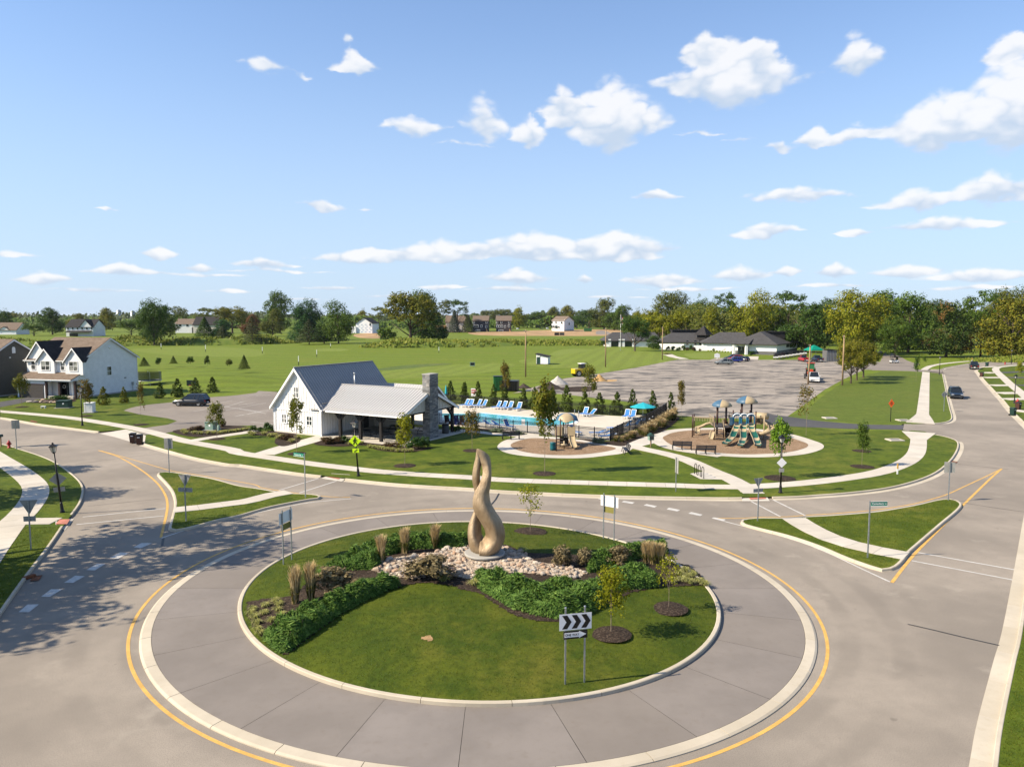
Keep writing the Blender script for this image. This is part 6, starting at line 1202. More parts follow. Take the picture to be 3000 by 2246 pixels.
# ---------------------------------------------------------------- street furniture
def textmesh(body, size, mt, par, loc, rot=(PI/2,0,0), name='lettering', align='CENTER', sx=1):
    cu = bpy.data.curves.new('t', 'FONT'); cu.body = body; cu.size = size; cu.align_x = align; cu.align_y = 'CENTER'; cu.extrude = .002; cu.offset = size*.012
    o = bpy.data.objects.new('t', cu); COL.objects.link(o); dg = bpy.context.evaluated_depsgraph_get(); me = bpy.data.meshes.new_from_object(o.evaluated_get(dg)); bpy.data.objects.remove(o); bpy.data.curves.remove(cu)
    me.name = name; me.materials.clear(); me.materials.append(M[mt]); r = mobj(name, me, par, loc); r.rotation_euler = rot; r.scale = (sx,1,1); return r
def lamp(b, h, label, lean=0, extra=None, rz=0):
    t = thing('lamp_post', label, 'lamp post', b, rz, 'black lantern lamp posts'); s = h/4.7; t.scale = (1.15, 1.15, s)
    if lean: t.rotation_euler[1] = lean
    m = MB(); m.lathe([(.14,0),(.14,.06),(.10,.14),(.085,.5),(.075,.62),(.062,.7)], n=12); m.build('base', M['black'], t, True)
    MB().cyl((0,0,.6), (0,0,4.0), .062, .045, 10).build('pole', M['black'], t, True)
    m = MB(); m.lathe([(.05,3.98),(.10,4.03),(.10,4.06)], n=8); m.build('collar', M['black'], t)
    m = MB(); m.lathe([(.10,4.07),(.19,4.42)], n=4); o = m.build('lantern_glass', M['lampglass'], t); o.rotation_euler[2] = PI/4
    m = MB()
    for k in range(4):
        a = PI/2*k+PI/4+PI/4; m.tube([(.105*math.cos(a), .105*math.sin(a), 4.05), (.20*math.cos(a), .20*math.sin(a), 4.43)], .014, 4)
    m.build('lantern_frame', M['black'], t)
    m = MB(); m.lathe([(.30,4.42),(.28,4.45),(.10,4.58),(.06,4.60),(.07,4.66),(.02,4.70)], n=4); o = m.build('lantern_cap', M['black'], t); o.rotation_euler[2] = PI/4
    if extra: extra(t)
    return t
def plate(t, shape, w, h, zc, front, back, name='sign_plate', y=-.05, rz=0, th=.012, x=0):
    """flat plate facing local -y"""
    if shape == 'rect': q = [(-w/2,-h/2),(w/2,-h/2),(w/2,h/2),(-w/2,h/2)]
    elif shape == 'diamond': q = [(0,-h/2),(w/2,0),(0,h/2),(-w/2,0)]
    else: q = [(-w/2,h/2),(0,-h/2),(w/2,h/2)]
    m = MB(); m.prism([(x+a, y, zc+b) for a, b in q], (0,th,0))
    fr, bk = front, back; n = len(q); m.m = [0 if i == 0 else 1 for i in range(len(m.f))]
    # face 0 lies at y (front), face 1 at y+th (back)
    o = m.build(name, [M[fr], M[bk]], t); o.rotation_euler[2] = rz; return o
def signpost(b, h, label, plates, rz=0, mt='galv', r=.032, name='road_sign', cat='sign', group=None):
    t = thing(name, label, cat, b, rz, group); MB().box((0,0,h/2-.1), (r*2,r*1.6,h+.2)).build('post', M[mt], t)
    for p in plates: plate(t, *p)
    return t
def ped(t):
    s = 4.7/4.7; plate(t, 'diamond', .98, .98, 2.95, 'signlime', 'signback', 'crossing_plate', -.09); plate(t, 'rect', .52, .34, 2.15, 'signlime', 'signback', 'arrow_plate', -.09)
    m = MB(); y = -.105
    def st(a, b_, w): m.tube([(a[0],y,a[1]),(b_[0],y,b_[1])], w, 6)
    m.cyl((.02,y-.004,3.22), (.02,y+.004,3.22), .05, n=12)
    st((.01,3.15),(-.02,2.93),.05); st((-.02,2.93),(.09,2.80),.03); st((.09,2.80),(.11,2.66),.028); st((-.02,2.93),(-.09,2.79),.03); st((-.09,2.79),(-.15,2.68),.028); st((0,3.12),(-.12,3.0),.024); st((-.12,3.0),(-.14,2.9),.022); st((0,3.12),(.12,3.03),.024); st((.12,3.03),(.16,2.95),.022); m.build('walker_symbol', M['signblack'], t)
    m = MB(); m.tube([(.12,-.105,2.26),(-.08,-.105,2.08)], .022, 6); m.prism([(-.14,-.104,2.03),(-.02,-.104,2.05),(-.12,-.104,2.14)], (0,-.004,0)); m.build('arrow_symbol', M['signblack'], t)
def backsign(t): plate(t, 'diamond', .92, .92, 2.25, 'signyellow', 'signback', 'sign_plate', -.02, PI); plate(t, 'rect', .6, .3, 1.55, 'signyellow', 'signback', 'sub_plate', -.02, PI)
def whitesign(t): plate(t, 'diamond', .66, .8, 2.45, 'signwhite', 'signback', 'sign_plate', -.08); plate(t, 'rect', .34, .3, 1.85, 'signback', 'signback', 'sub_plate', -.08)
b = G('z5',540,945); lamp(b, height(b,'z5',350)+.1, 'leaning black lamp post at left carrying a grey diamond sign', -.075, backsign, .35)
b = G('z1',712,1258); lamp(b, height(b,'z1',920), 'black lamp post on the verge in front of the white house')
b = G('z6',1033,425); lamp(b, height(b,'z6',-62), 'black lamp post with lime yellow pedestrian crossing sign', -.07, ped, -.25)
b = G('z8',550,450); lamp(b, height(b,'z8',52), 'black lamp post with a white diamond sign near the big playground', 0, whitesign)
b = G('rr',840,430); lamp(b, height(b,'rr',125), 'black lamp post on the verge of the far right road'); b = G('re',1195,1030); lamp(b, height(b,'re',365), 'black lamp post beside the bins at the right edge'); b = G('rr',2005,252); lamp(b, height(b,'rr',15), 'farthest black lamp post beyond the bend of the right road')
def sp(z, x, y, top, label, plates, rz=0, **k): b = G(z, x, y, .14); return signpost(b, height(b, z, top), label, plates(height(b, z, top)), rz, **k)
yld = lambda w, pw, ph: (lambda H: [('tri', w, w*.88, H-w*.44, 'signred', 'signback'), ('rect', pw, ph, H-w*.88-ph*.75, 'signwhite', 'signback')])
sp('z5',268,1262,840,'back of a yield sign with sub-plate in the shaded grass at far left', yld(.98,.66,.3), PI+.12); sp('z5',1608,1018,620,'back of a yield sign on the left splitter island', yld(.9,1.0,.28), PI-.15); sp('z8',395,640,350,'pale back of a yield sign at the tip of the right splitter island', yld(.72,.72,.24), PI+.3)
rc = lambda w, h: (lambda H: [('rect', w, h, H-h/2, 'signwhite', 'signback')])
sp('z5',145,402,150,'back of a square sign beside the fire hydrant', rc(.72,.85), PI+.2); sp('z5',1463,602,305,'back of a tall square sign at the tip of the left splitter island', rc(.72,.9), PI); sp('z8',1695,500,240,'back of a square sign at the far tip of the right splitter island', rc(.72,.78), PI-.2); sp('z7',1857,560,265,'sign seen edge-on beside the north sidewalk', rc(.7,1.2), PI/2+.12)
sp('rr',912,1020,688,'pale back of a diamond sign on the right road verge', lambda H: [('diamond', .95, 1.05, H-.52, 'signyellow', 'signback')], PI+.2)
t = sp('rr',48,1185,820,'orange diamond roadworks sign on a black post', lambda H: [('diamond', .76, 1.1, H-.55, 'signorange', 'signback')], 0, mt='black'); H = height(G('rr',48,1185,.14), 'rr', 820)
for k in (-.14, 0, .14): BOX('lettering', (0,-.058,H-.55+k), (.3-.6*abs(k),.006,.06), M['signblack'], t)
# street name blades
b = G('z8',1145,890,.14); H = height(b,'z8',505); t = signpost(b, H, 'green Canterbury street name sign on the right splitter island', [('rect', .92, .25, H-.15, 'signgreen', 'signgreen', 'name_blade', -.05, .0, .012, .5)], .06, group=None); textmesh('Canterbury', .155, 'signwhite', t, (.42,-.057,H-.15), sx=.92); textmesh('Rd', .09, 'signwhite', t, (.86,-.057,H-.16)); 
for dz in (.125, -.125): BOX('blade_rim', (.5,-.053,H-.15+dz), (.94,.014,.02), M['signwhite'], t)
b = G('z6',575,610,.14); H = height(b,'z6',228); t = signpost(b, H, 'green Chambers Bay street name sign on the left splitter island', [('rect', .98, .25, H-.15, 'signgreen', 'signgreen', 'name_blade', -.05, .0, .012, -.53)], -.5); textmesh('Chambers Bay', .13, 'signwhite', t, (-.6,-.057,H-.15), sx=.9); textmesh('St', .08, 'signwhite', t, (-.12,-.057,H-.16)); BOX('blade_rim', (-.53,-.053,H-.275), (1.0,.014,.02), M['signwhite'], t)
# chevron sign on two posts
p, q = GM('y3',778,1032), GM('y3',933,1020); c = (p+q)/2; ang = math.atan2(q.y-p.y, q.x-p.x)*.0+.21; t = thing('chevron_sign', 'white sign with three black chevrons above a ONE WAY arrow', 'sign', c, ang); hw_ = .36; H = height(c, 'y3', 470)
for s in (-1, 1):
    BOX('post', (s*hw_,0,H/2-.05), (.055,.045,H+.2), M['galv'], t)
    MB().lathe([(.03,0),(.045,.03),(.03,.06)], n=8).build('post_cap', M['galv'], t, loc=(s*hw_,0,H+.04))
CW, CHt = 1.2, .60; zc = H-.14-CHt/2; plate(t, 'rect', CW, CHt, zc, 'signwhite', 'signback', 'chevron_plate', -.045)
for k in range(3):
    x = -CW/2+.10+k*.355; m = MB(); y = -.049; w_ = .19; hh_ = CHt/2-.05
    m.prism([(x,y,zc+hh_),(x+w_,y,zc+hh_),(x+w_+.16,y,zc),(x+w_,y,zc-hh_),(x,y,zc-hh_),(x+.16,y,zc)], (0,-.004,0)); m.build('chevron', M['signblack'], t)
z2_ = zc-CHt/2-.18; plate(t, 'rect', .90, .30, z2_, 'signblack', 'signback', 'one_way_plate', -.045); m = MB(); y = -.049
m.prism([(-.41,y,z2_-.085),(.13,y,z2_-.085),(.13,y,z2_-.13),(.40,y,z2_),(.13,y,z2_+.13),(.13,y,z2_+.085),(-.41,y,z2_+.085)], (0,-.004,0)); m.build('arrow', M['signwhite'], t); textmesh('ONE WAY', .125, 'signblack', t, (-.13,-.057,z2_), sx=.9)
for p, q, top, rz, lb in ((GM('z6',385,1188), GM('z6',457,1147), 712, None, 'back of a two-post chevron sign at the left of the island'), (GM('z7',1233,962), GM('z7',1322,982), 588, None, 'pale back of a two-post chevron sign at the back right of the island')):
    c = (p+q)/2; d = q-p; H = height(c, 'z6' if 'left' in lb else 'z7', top); L_ = d.length; a = math.atan2(d.y, d.x); t = thing('chevron_sign', lb, 'sign', c, a); L_ = max(L_, .72)
    for s in (-1, 1): BOX('post', (s*L_/2,0,H/2-.05), (.06,.05,H+.2), M['galv'], t)
    plate(t, 'rect', L_+.46, .62, H-.4, 'signwhite', 'signback', 'chevron_plate', .045); plate(t, 'rect', L_+.06, .34, H-.92, 'signyellow', 'signyellow', 'one_way_plate', .045)
for z, x, y, top, lb in (('z8',1348,322,250,'yellow topped white marker post beside the right sidewalk'), ('rr',1368,228,150,'yellow topped white marker post beyond the dark pickup')):
    b = G(z, x, y); H = height(b, z, top); t = thing('marker_post', lb, 'marker', b); BOX('lower_half', (0,0,H*.25), (.1,.06,H*.5), M['white'], t); BOX('upper_half', (0,0,H*.75), (.11,.07,H*.5), M['yellow_line'], t)
# hydrants, bins, boxes
def hydrant(b, label, s=1):
    t = thing('fire_hydrant', label, 'hydrant', b, .4, 'red fire hydrants', s); m = MB(); m.lathe([(.17,0),(.17,.05),(.11,.07),(.11,.42),(.14,.44),(.14,.48),(.11,.55),(.05,.62),(.04,.68),(.02,.70)], n=14); m.build('barrel', M['red'], t, True)
    for a in (0, PI/2, PI): MB().cyl((0,0,.36), (.19*math.cos(a),.19*math.sin(a),.36), .06, n=8).build('outlet', M['red'], t, True)
hydrant(G('z5',80,388), 'red fire hydrant at the left edge beside the kerb', 1.15); hydrant(G('rr',1905,264), 'small red fire hydrant beyond the bend of the right road', 1.1); hydrant(G('re',1265,1090), 'pale red fire hydrant behind the brown bin at right', 1.5)
def bin_(b, rz, label, mt, grp=None):
    t = thing('wheeled_bin', label, 'bin', b, rz, grp); m = MB(); m.box((0,0,.5), (.48,.52,.92), taper=1.22); m.build('body', M[mt], t, bevel=.03); m = MB(); m.box((0,.0,1.01), (.64,.7,.07)); m.box((0,.0,1.06), (.52,.56,.05)); m.build('lid', M['black' if mt == 'bin' else mt], t, bevel=.02)
    for s in (-1, 1): MB().cyl((s*.2,.3,.12), (s*.3,.3,.12), .12, n=12).build('wheel', M['tyre'], t)
    BOX('stamp', (0,-.30,.80), (.26,.02,.08), M['plastic'], t); BOX('handle', (0,.36,.98), (.5,.05,.05), M['black'], t); return t
bin_(G('z5',1150,347,.02), .15, 'brown wheeled bin at the kerb, left one of the pair', 'bin', 'kerbside bins'); bin_(G('z5',1207,360,.02), .15, 'brown wheeled bin at the kerb, right one of the pair', 'bin', 'kerbside bins'); bin_(G('rr',1525,467,.05), .5, 'brown wheeled bin on the kerb below the dark pickup', 'bin'); bin_(G('rr',2115,992), .4, 'brown wheeled bin under the lamp at the right edge', 'bin'); bin_(G('rr',2030,1090,.02), .4, 'dark green wheeled bin on the road at the right edge', 'bing'); bin_(G('rr',1612,294,.05), .3, 'distant dark green bin right of the pickup', 'bing')
t = thing('mailbox', 'dark mailbox on a wooden post at the left edge', 'mailbox', G('z5',8,378)); BOX('post', (0,0,.5), (.12,.12,1.0), M['pole'], t); m = MB(); m.prism([(-.14,-.35,1.0),(.14,-.35,1.0),(.14,-.35,1.16),(.08,-.35,1.25),(-.08,-.35,1.25),(-.14,-.35,1.16)], (0,.6,0)); m.build('box', M['boxgreen'], t)
def ubox(b, d, label, mt, rz=0, lid=None, name='utility_box'):
    t = thing(name, label, 'utility box', b, rz); BOX('pad', (0,0,.03), (d[0]+.4,d[1]+.4,.1), M['concrete2'], t); BOX('cabinet', (0,0,d[2]/2+.08), d, M[mt], t, bevel=.03); m = MB(); m.box((0,-.03,d[2]+.11), (d[0]+.05,d[1]+.1,.06)); m.build('lid', M[lid or mt], t, bevel=.015); BOX('notice', (d[0]*.1,-d[1]/2-.008,d[2]*.7), (.22,.02,.2), M['signwhite'], t); return t
ubox(G('h2',1390,1062), (1.7,1.3,.95), 'dark green transformer cabinet on the lawn before the white house', 'boxgreen', .1); ubox(G('h2',1945,1165), (1.1,1.0,1.25), 'white utility cabinet beside the young tree and lamp post', 'plastic', .1); ubox(G('pk',780,382), (1.15,1.05,.85), 'sage green transformer box in the mulch bed by the parking lot', 'boxlight', -.3)
t = thing('cable_pedestal', 'small sage green cable pedestal beside the transformer box', 'utility box', G('pk',893,400)); MB().lathe([(.2,0),(.17,.1),(.17,.62),(.1,.7)], n=12).build('body', M['boxlight'], t, True); MB().cyl((0,0,.68),(0,0,.95),.05,n=8).build('cap', M['boxgreen'], t)
t = thing('garden_chair', 'small white plastic seat lying on the house lawn', 'chair', G('h2',940,1072)); BOX('seat', (0,0,.28), (.6,.4,.06), M['plastic'], t)
for x in (-.25,.25): BOX('leg', (x,0,.13), (.06,.36,.26), M['plastic'], t)
# benches
def bench(b, rz, label):
    t = thing('park_bench', label, 'bench', b, rz, 'dark park benches'); n = 1.9
    for s in (-1, 0, 1):
        m = MB(); x = s*n/2*.95; m.tube([(x,-.32,0),(x,-.24,.38),(x,.12,.40),(x,.30,.0)], .04, 5); m.tube([(x,.12,.40),(x,.24,.92)], .035, 5); m.build('leg', M['black'], t)
    for k in range(3): BOX('seat_slat', (0,-.22+k*.15,.44), (n,.12,.04), M['benchc'], t)
    for k in range(3): BOX('back_slat', (0,.17+k*.045,.56+k*.15), (n,.035,.11), M['benchc'], t)
    return t
bench(G('p1',1255,812), -.5+PI+.65, 'dark bench by the path left of the small playground'); bench(G('p2',1300,1035), .95+PI/2+2.2, 'dark bench at the junction right of the small playground'); bench(G('pg',265,1035), PI-.12, 'dark bench facing the big playground, left of two'); bench(G('pg',650,1105), PI-.08, 'dark bench facing the big playground, right of two')
SHb = (1900,1300,.17296); SH['bk'] = SHb; a, b = G('bk',780,505), G('bk',935,583); t = thing('bike_rack', 'black wave-shaped bicycle rack on a concrete pad', 'bike rack', a); d = (b-a); m = MB(); pts = []
nl = 3
for k in range(nl):
    x0, x1 = (k)/(nl-.42), (k+.58)/(nl-.42); h0 = .92
    pts += [(x0,0 if k == 0 else .12)]+[((x0+x1)/2-(x1-x0)/2*math.cos(q), .72+.2*math.sin(q)) for q in np.linspace(0,PI,7)]
    if k < nl-1: pts += [(x1+.0,.12)]+[((x1+(k+1)/(nl-.42))/2-((k+1)/(nl-.42)-x1)/2*math.cos(q), .12-.1*math.sin(q)) for q in np.linspace(0,PI,6)]
    else: pts += [(x1,0)]
m.tube([(d.x*u, d.y*u, z) for u, z in pts], .032, 8); m.build('tube', M['black'], t, True)
for u in (0,1): BOX('foot_plate', (d.x*u,d.y*u,.01), (.16,.16,.02), M['black'], t)
b = G('p2',1695,935); t = thing('little_library', 'small mint green library box with gable roof on a post', 'library box', b, .3); H = height(b,'p2',712); BOX('post', (0,0,(H-.6)/2), (.11,.11,H-.6), M['pole'], t); m = MB(); m.b2((-.26,-.2,H-.68),(.26,.2,H-.22)); m.prism([(-.26,-.2,H-.22),(.26,-.2,H-.22),(0,-.2,H)], (0,.4,0)); m.build('cabinet', M['boxlight'], t); BOX('door', (0,-.215,H-.44), (.38,.03,.36), M['glass'], t)
m = MB(); slab(m, [(0,-.26,H+.04),(0,.26,H+.04),(.34,.26,H-.22),(.34,-.26,H-.22)], .03); slab(m, [(0,-.26,H+.04),(0,.26,H+.04),(-.34,.26,H-.22),(-.34,-.26,H-.22)], .03); m.build('roof', M['boxgreen'], t)
for z, x, y, lb in (('z8',1330,92,'concrete catch basin with dark slot in the right lawn'), ('rr',260,1172,'flat concrete drain slab beside the orange sign'), ('z4',885,943,'flat concrete drain slab on the striped lawn edge')):
    t = thing('catch_basin', lb, 'drain', G(z, x, y), .05); BOX('frame', (0,0,.05), (1.5,1.3,.12), M['walk'], t); BOX('slot', (0,0,.113), (1.0,.5,.012), M['black'], t)
# poles
for z, x, y, top, lb in (('z3',560,838,430,'bare wooden pole on the fairway above the dumpster'),('z3',1250,752,415,'bare wooden pole at the near corner of the worn lot'),('z3',1740,690,405,'wooden pole by the clubhouse path'),('c2',1700,1030,380,'leaning wooden pole in front of the white pickup'),('c3',650,1042,232,'wooden pole left of the hawthorns')):
    b = G(z, x, y); H = height(b, z, top); t = thing('wooden_pole', lb, 'pole', b, 0, 'wooden light poles'); MB().cyl((0,0,-.1),(0,0,H),.17,.12,9).build('shaft', M['pole'], t, True); MB().tube([(0,-.1,H-.3),(-.25,-.2,H-.15),(-.45,-.2,H-.2)], .05, 6).build('flood_lamp', M['galv'], t)
    if 'leaning' in lb: t.rotation_euler[1] = .022
b = G('c1',318,592); H = height(b,'c1',10); t = thing('flagpole', 'tall white flagpole with the stars and stripes before the clubhouse', 'flagpole', b); MB().cyl((0,0,0),(0,0,H),.09,.05,8).build('pole', M['white'], t, True); m = MB()
fl = MB(); rows = [[(.05+.9*u-.2*u*j/6, .12*math.sin(u*5+j), H-.9-j*.42-.25*u) for u in np.linspace(0,1,6)] for j in range(7)]; fl.grid(rows); fl.m = [(i//5) % 2 for i in range(len(fl.f))]; fl.build('flag', [M['signred'], M['signwhite']], t); BOX('flag_canton', (.22,-.06,H-1.35), (.42,.03,.75), M['car_rblue'], t); MB().lathe([(.02,0),(.09,.09),(.02,.18)], n=8).build('finial', M['yellow_line'], t, loc=(0,0,H))
for n, (z, x, y, top) in enumerate(sorted((('z1',1393,600,548),('z1',1777,622,560),('z2',203,635,578),('z2',673,667,603),('z2',516,738,655),('z2',792,588,548),('z2',1728,632,578)), key=lambda q: px(*q[:3])[0])):
    b = G(z, x, y); H = height(b, z, top); t = thing('range_marker', ('%s thin white marker post from the left on the fairway' % ORD[n]), 'marker', b, 0, 'fairway marker posts'); BOX('dark_foot', (0,0,H*.2), (.14,.14,H*.4), M['black'], t); BOX('white_top', (0,0,H*.7), (.16,.16,H*.6), M['white'], t)
t = thing('tee_sign', 'small dark tee sign on the fairway', 'sign', G('fh',593,950)); BOX('board', (0,0,.75), (1.3,.1,1.0), M['boxlight'], t); BOX('panel', (0,-.06,.8), (1.0,.04,.6), M['black'], t)
# trampoline and hoop
b = G('z1',1290,905); t = thing('trampoline', 'netted trampoline behind the white house', 'trampoline', b); R = 2.2; m = MB(); m.tube([(R*math.cos(a),R*math.sin(a),.85) for a in np.linspace(0,2*PI,25)], .06, 6); m.build('frame', M['galv'], t, True); MB().lathe([(.0,.84),(R,.84),(R,.87),(0,.87)], n=24).build('mat', M['black'], t)
tn = NT('trampoline_net'); tn.b.inputs['Alpha'].default_value = .62; M['net'] = tn.done((.012,.03,.02), .9); m = MB(); m.grid([[(R*math.cos(a),R*math.sin(a),z) for a in np.linspace(0,2*PI,25)] for z in (.9,2.5)]); m.build('net', M['net'], t)
for k in range(6): a = PI/3*k; MB().tube([(R*math.cos(a),R*math.sin(a),0),(R*math.cos(a),R*math.sin(a),2.6)], .04, 5).build('pole', M['galv'], t)
b = G('z1',1655,962); H = height(b,'z1',865); t = thing('basketball_hoop', 'basketball hoop behind the arborvitae row', 'hoop', b); MB().cyl((0,.5,0),(0,.4,H-.5),.06).build('pole', M['black'], t); BOX('backboard', (0,0,H-.5), (1.6,.05,1.0), M['glass'], t); m = MB(); m.tube([(.25*math.cos(a),-.3+.25*math.sin(a),H-.9) for a in np.linspace(0,2*PI,14)], .02, 5); m.build('rim', M['signorange'], t)
# ---------------------------------------------------------------- pool
pw = W(('p1', [(60,392),(420,400),(690,402),(760,386),(900,402),(1300,442),(1780,478)]), ('p2', [(300,505),(490,515),(440,548),(200,592)]), ('p1', [(1600,592),(1100,566),(700,535),(60,492)]))
pwo = offset([Vector((p[0], p[1])) for p in pw], -.45)[0]
sheet('pool_coping', [pwo], ZL+.045, M['plastic']); sheet('pool_water', [[Vector((p[0], p[1])) for p in pw]], ZL+.052, M['pool'])
def fence(name, pts, label, h=1.35, post=2.2):
    P = [Vector((p[0], p[1])) for p in pts]; t = thing(name, label, 'fence', (P[0].x, P[0].y, ZL)); o = P[0]; pk = MB(); S = []
    for a, b in zip(P, P[1:]):
        L_ = (b-a).length; n = max(1, round(L_/post)); d = (b-a)/L_; an = math.atan2(d.y, d.x)
        for i in range(n): S.append(a+d*(L_*i/n))
        for z in (.12, h-.22, h-.05): BOX('rail', ((a.x+b.x)/2-o.x, (a.y+b.y)/2-o.y, z), (L_, .045, .05), M['black'], t, rz=an)
        k = int(L_/.115)
        for i in range(k): q = a+d*(L_*(i+.5)/k)-o; pk.box((q.x, q.y, h/2), (.026,.026,h-.06), rz=an)
    S.append(P[-1])
    for s in S: BOX('post', (s.x-o.x, s.y-o.y, h/2+.03), (.065,.065,h+.08), M['black'], t)
    k = pk.build('pickets', M['black'], t); k['kind'] = 'stuff'; return t
fence('pool_fence', FN, 'black picket pool fence facing the lawn and small playground'); fence('pool_fence', FE, 'black picket pool fence beside the ornamental grasses'); fence('pool_fence', FF, 'black picket pool fence in front of the arborvitae row')
def lounger(b, rz, label, up=.62):
    t = thing('sun_lounger', label, 'sun lounger', b, rz, 'blue sun loungers by the pool')
    BOX('seat', (-.35,0,.36), (1.15,.58,.03), M['blue'], t); a = up; m = MB(); m.box((.22+.40*math.cos(a),0,.37+.40*math.sin(a)), (.84,.58,.03), ry=-a); m.build('backrest', M['blue'], t)
    for s in (-1,1): BOX('side_rail', (-.3,s*.31,.34), (1.3,.045,.07), M['plastic'], t); m = MB(); m.box((.22+.42*math.cos(a),s*.31,.37+.42*math.sin(a)), (.9,.045,.05), ry=-a); m.build('back_rail', M['plastic'], t)
    for x in (-.85,.15):
        for s in (-1,1): BOX('leg', (x,s*.3,.16), (.06,.05,.32), M['plastic'], t)
    m = MB(); m.box((.22+.86*math.cos(a),0,.37+.86*math.sin(a)), (.06,.66,.05), ry=-a); m.build('head_bar', M['plastic'], t); return t
for n, (z, x, y, r) in enumerate((('p1',510,285,.75),('p1',592,290,1.1),('p1',712,290,.75),('p1',800,296,.75),('p1',1030,318,.8),('p1',1128,322,.9),('p1',1228,328,.95),('p1',1370,342,1.05),('p2',618,428,.95),('p2',715,438,.6),('p2',1300,468,1.1),('p2',1395,474,1.05))):
    lounger(G(z, x, y, ZL+.02), r, '%s blue lounger from the left along the far pool side' % ORD[n], 1.0 if r > .7 else .7)
for n, (z, x, y, r, u) in enumerate(sorted((('p2',1540,552,.2,.25),('p2',1440,612,.4,.9),('p2',1110,668,.1,.3),('p2',830,748,.1,.3),('p2',940,752,.2,.3),('p2',465,735,2.2,.9),('p1',1220,642,2.3,1.0),('p1',1060,622,2.6,.5),('p1',920,612,2.6,.5),('p2',985,800,.4,.2),('p2',1590,520,.2,.3),('p2',1280,640,.3,.8)), key=lambda q: px(*q[:3])[0])):
    lounger(G(z, x, y, ZL+.02), r, '%s blue lounger from the left just inside the near pool fence' % ORD[n], u)
for n, (x, y, mt) in enumerate(((225,565,'brown'),(382,572,'car_rblue'),(470,575,'maroon'))):
    t = thing('deck_chair', ('brown','blue','reddish')[n]+' upright deck chair behind the pool fence by the pavilion', 'chair', G('p1', x, y, ZL+.02), .4); BOX('seat', (0,-.1,.35), (.6,.55,.05), M[mt], t); BOX('backrest', (0,.25,.7), (.6,.08,.85), M[mt], t, rx=-.3)
    for sx in (-.27,.27): BOX('leg', (sx,-.1,.17), (.06,.6,.34), M[mt], t)
b = G('p2',1568,425); H = height(b,'p2',215); t = thing('parasol', 'open teal parasol at the right end of the pool deck', 'parasol', b); MB().cyl((0,0,0),(0,0,H),.03).build('pole', M['plastic'], t); m = MB(); R = 1.75; m.lathe([(R,H-.62),(R*.98,H-.55),(R*.5,H-.25),(.06,H),(.02,H+.06)], n=8); m.build('canopy', M['teal'], t); MB().lathe([(.3,0),(.3,.1),(.05,.14)], n=12).build('base', M['concrete2'], t)
b = G('p1',205,200); t = thing('folded_parasol', 'folded teal parasol behind the pavilion roof edge', 'parasol', b); MB().cyl((0,0,0),(0,0,2.6),.03).build('pole', M['plastic'], t); MB().lathe([(.05,1.0),(.22,1.15),(.14,2.1),(.03,2.6)], n=8).build('canopy', M['teal'], t)
for z, x, y, w, h, zc, mt, lb in (('p1',660,215,.95,1.25,1.55,'signwhite','white and red safety notice on the back pool fence'),('p1',1845,325,.5,.75,1.35,'signwhite','small white notice on the back pool fence'),('p1',1455,690,.4,.65,1.15,'signwhite','small white notice on the pool gate fence')):
    t = thing('notice_board', lb, 'sign', G(z, x, y), -.15); BOX('board', (0,-.05,zc), (w,.03,h), M[mt], t)
    if 'red' in lb:
        for k in (0,1): BOX('red_band', (0,-.07,zc+.35-k*.35), (w*.9,.012,.2), M['signred'], t)
m = MB(); b = G('p2',480,440)
for k, (x, y) in enumerate(((455,430),(520,450))): t = thing('pool_ladder', ('left','right')[k]+' steel pool handrail behind the play tower roof', 'handrail', G('p2', x, y, ZL+.02)); MB().tube([(0,-.6,-.1),(0,-.6,.8),(0,-.3,.9),(0,0,.8),(0,0,0)], .022, 6).build('rail', M['chrome'], t, True)
# ---------------------------------------------------------------- big playground
pg0 = G('pg', 1200, 880); PGF = FR(pg0, -4); play = thing('playground_set', 'large playground with twin peaked roofs, triple striped slides and spiral slide', 'playground', PGF.o, PGF.a)
def pgx(x, y, h=0, z='pg'): a = PGF.onZ(z, x, y, h); return a
def ppost(x, yb, yt, r=.065, par=None, z='pg'):
    u, v = pgx(x, yb, 0, z); p = PGF.o+PGF.e1*u+PGF.e2*v; h = height(p, z, yt); MB().cyl((u,v,-.05),(u,v,h),r,n=8).build('post', M['maroon'], play, True); return u, v, h
ppost(432,832,468); ppost(458,805,455)
T1 = [ppost(788,850,485), ppost(838,800,315), ppost(822,800,318), ppost(940,845,540), ppost(965,800,315), ppost(980,790,318)]
T2 = [ppost(1085,845,392), ppost(1452,855,410), ppost(1215,780,262), ppost(1232,800,262), ppost(1372,790,265), ppost(1385,780,265), ppost(1205,800,385), ppost(1355,805,395)]
def peaked(xc, yb, y_e, y_t, w, name='tower_roof'):
    u, v = pgx(xc, yb); p = PGF.o+PGF.e1*u+PGF.e2*v; ze, zt = height(p,'pg',y_e), height(p,'pg',y_t); R = w; m = MB(); rows = []
    for k in range(9):
        a = 2*PI*k/8+PI/8; rows.append([(u+R*q*math.cos(a), v+R*q*math.sin(a), ze+(zt-ze)*s) for q, s in ((1.0,-.12),(1.02,.1),(.8,.5),(.45,.83),(.03,1))])
    m.grid(rows); m.m = [1 if (i//4) in (5,6,7) else 0 for i in range(len(m.f))]; m.build(name, [M['navyroof'], M['tan']], play, True)
peaked(902, 810, 320, 222, 1.08); peaked(1303, 795, 262, 160, 1.15)
hd = 1.5
def deck(x0, x1, y0, y1, z=hd): m = MB(); m.b2((x0,y0,z-.08),(x1,y1,z)); m.build('deck', M['deckpl'], play)
ua, va = pgx(790,850); ub, vb = pgx(985,795); deck(ua, ub, va+.0, vb+.8, 1.25)
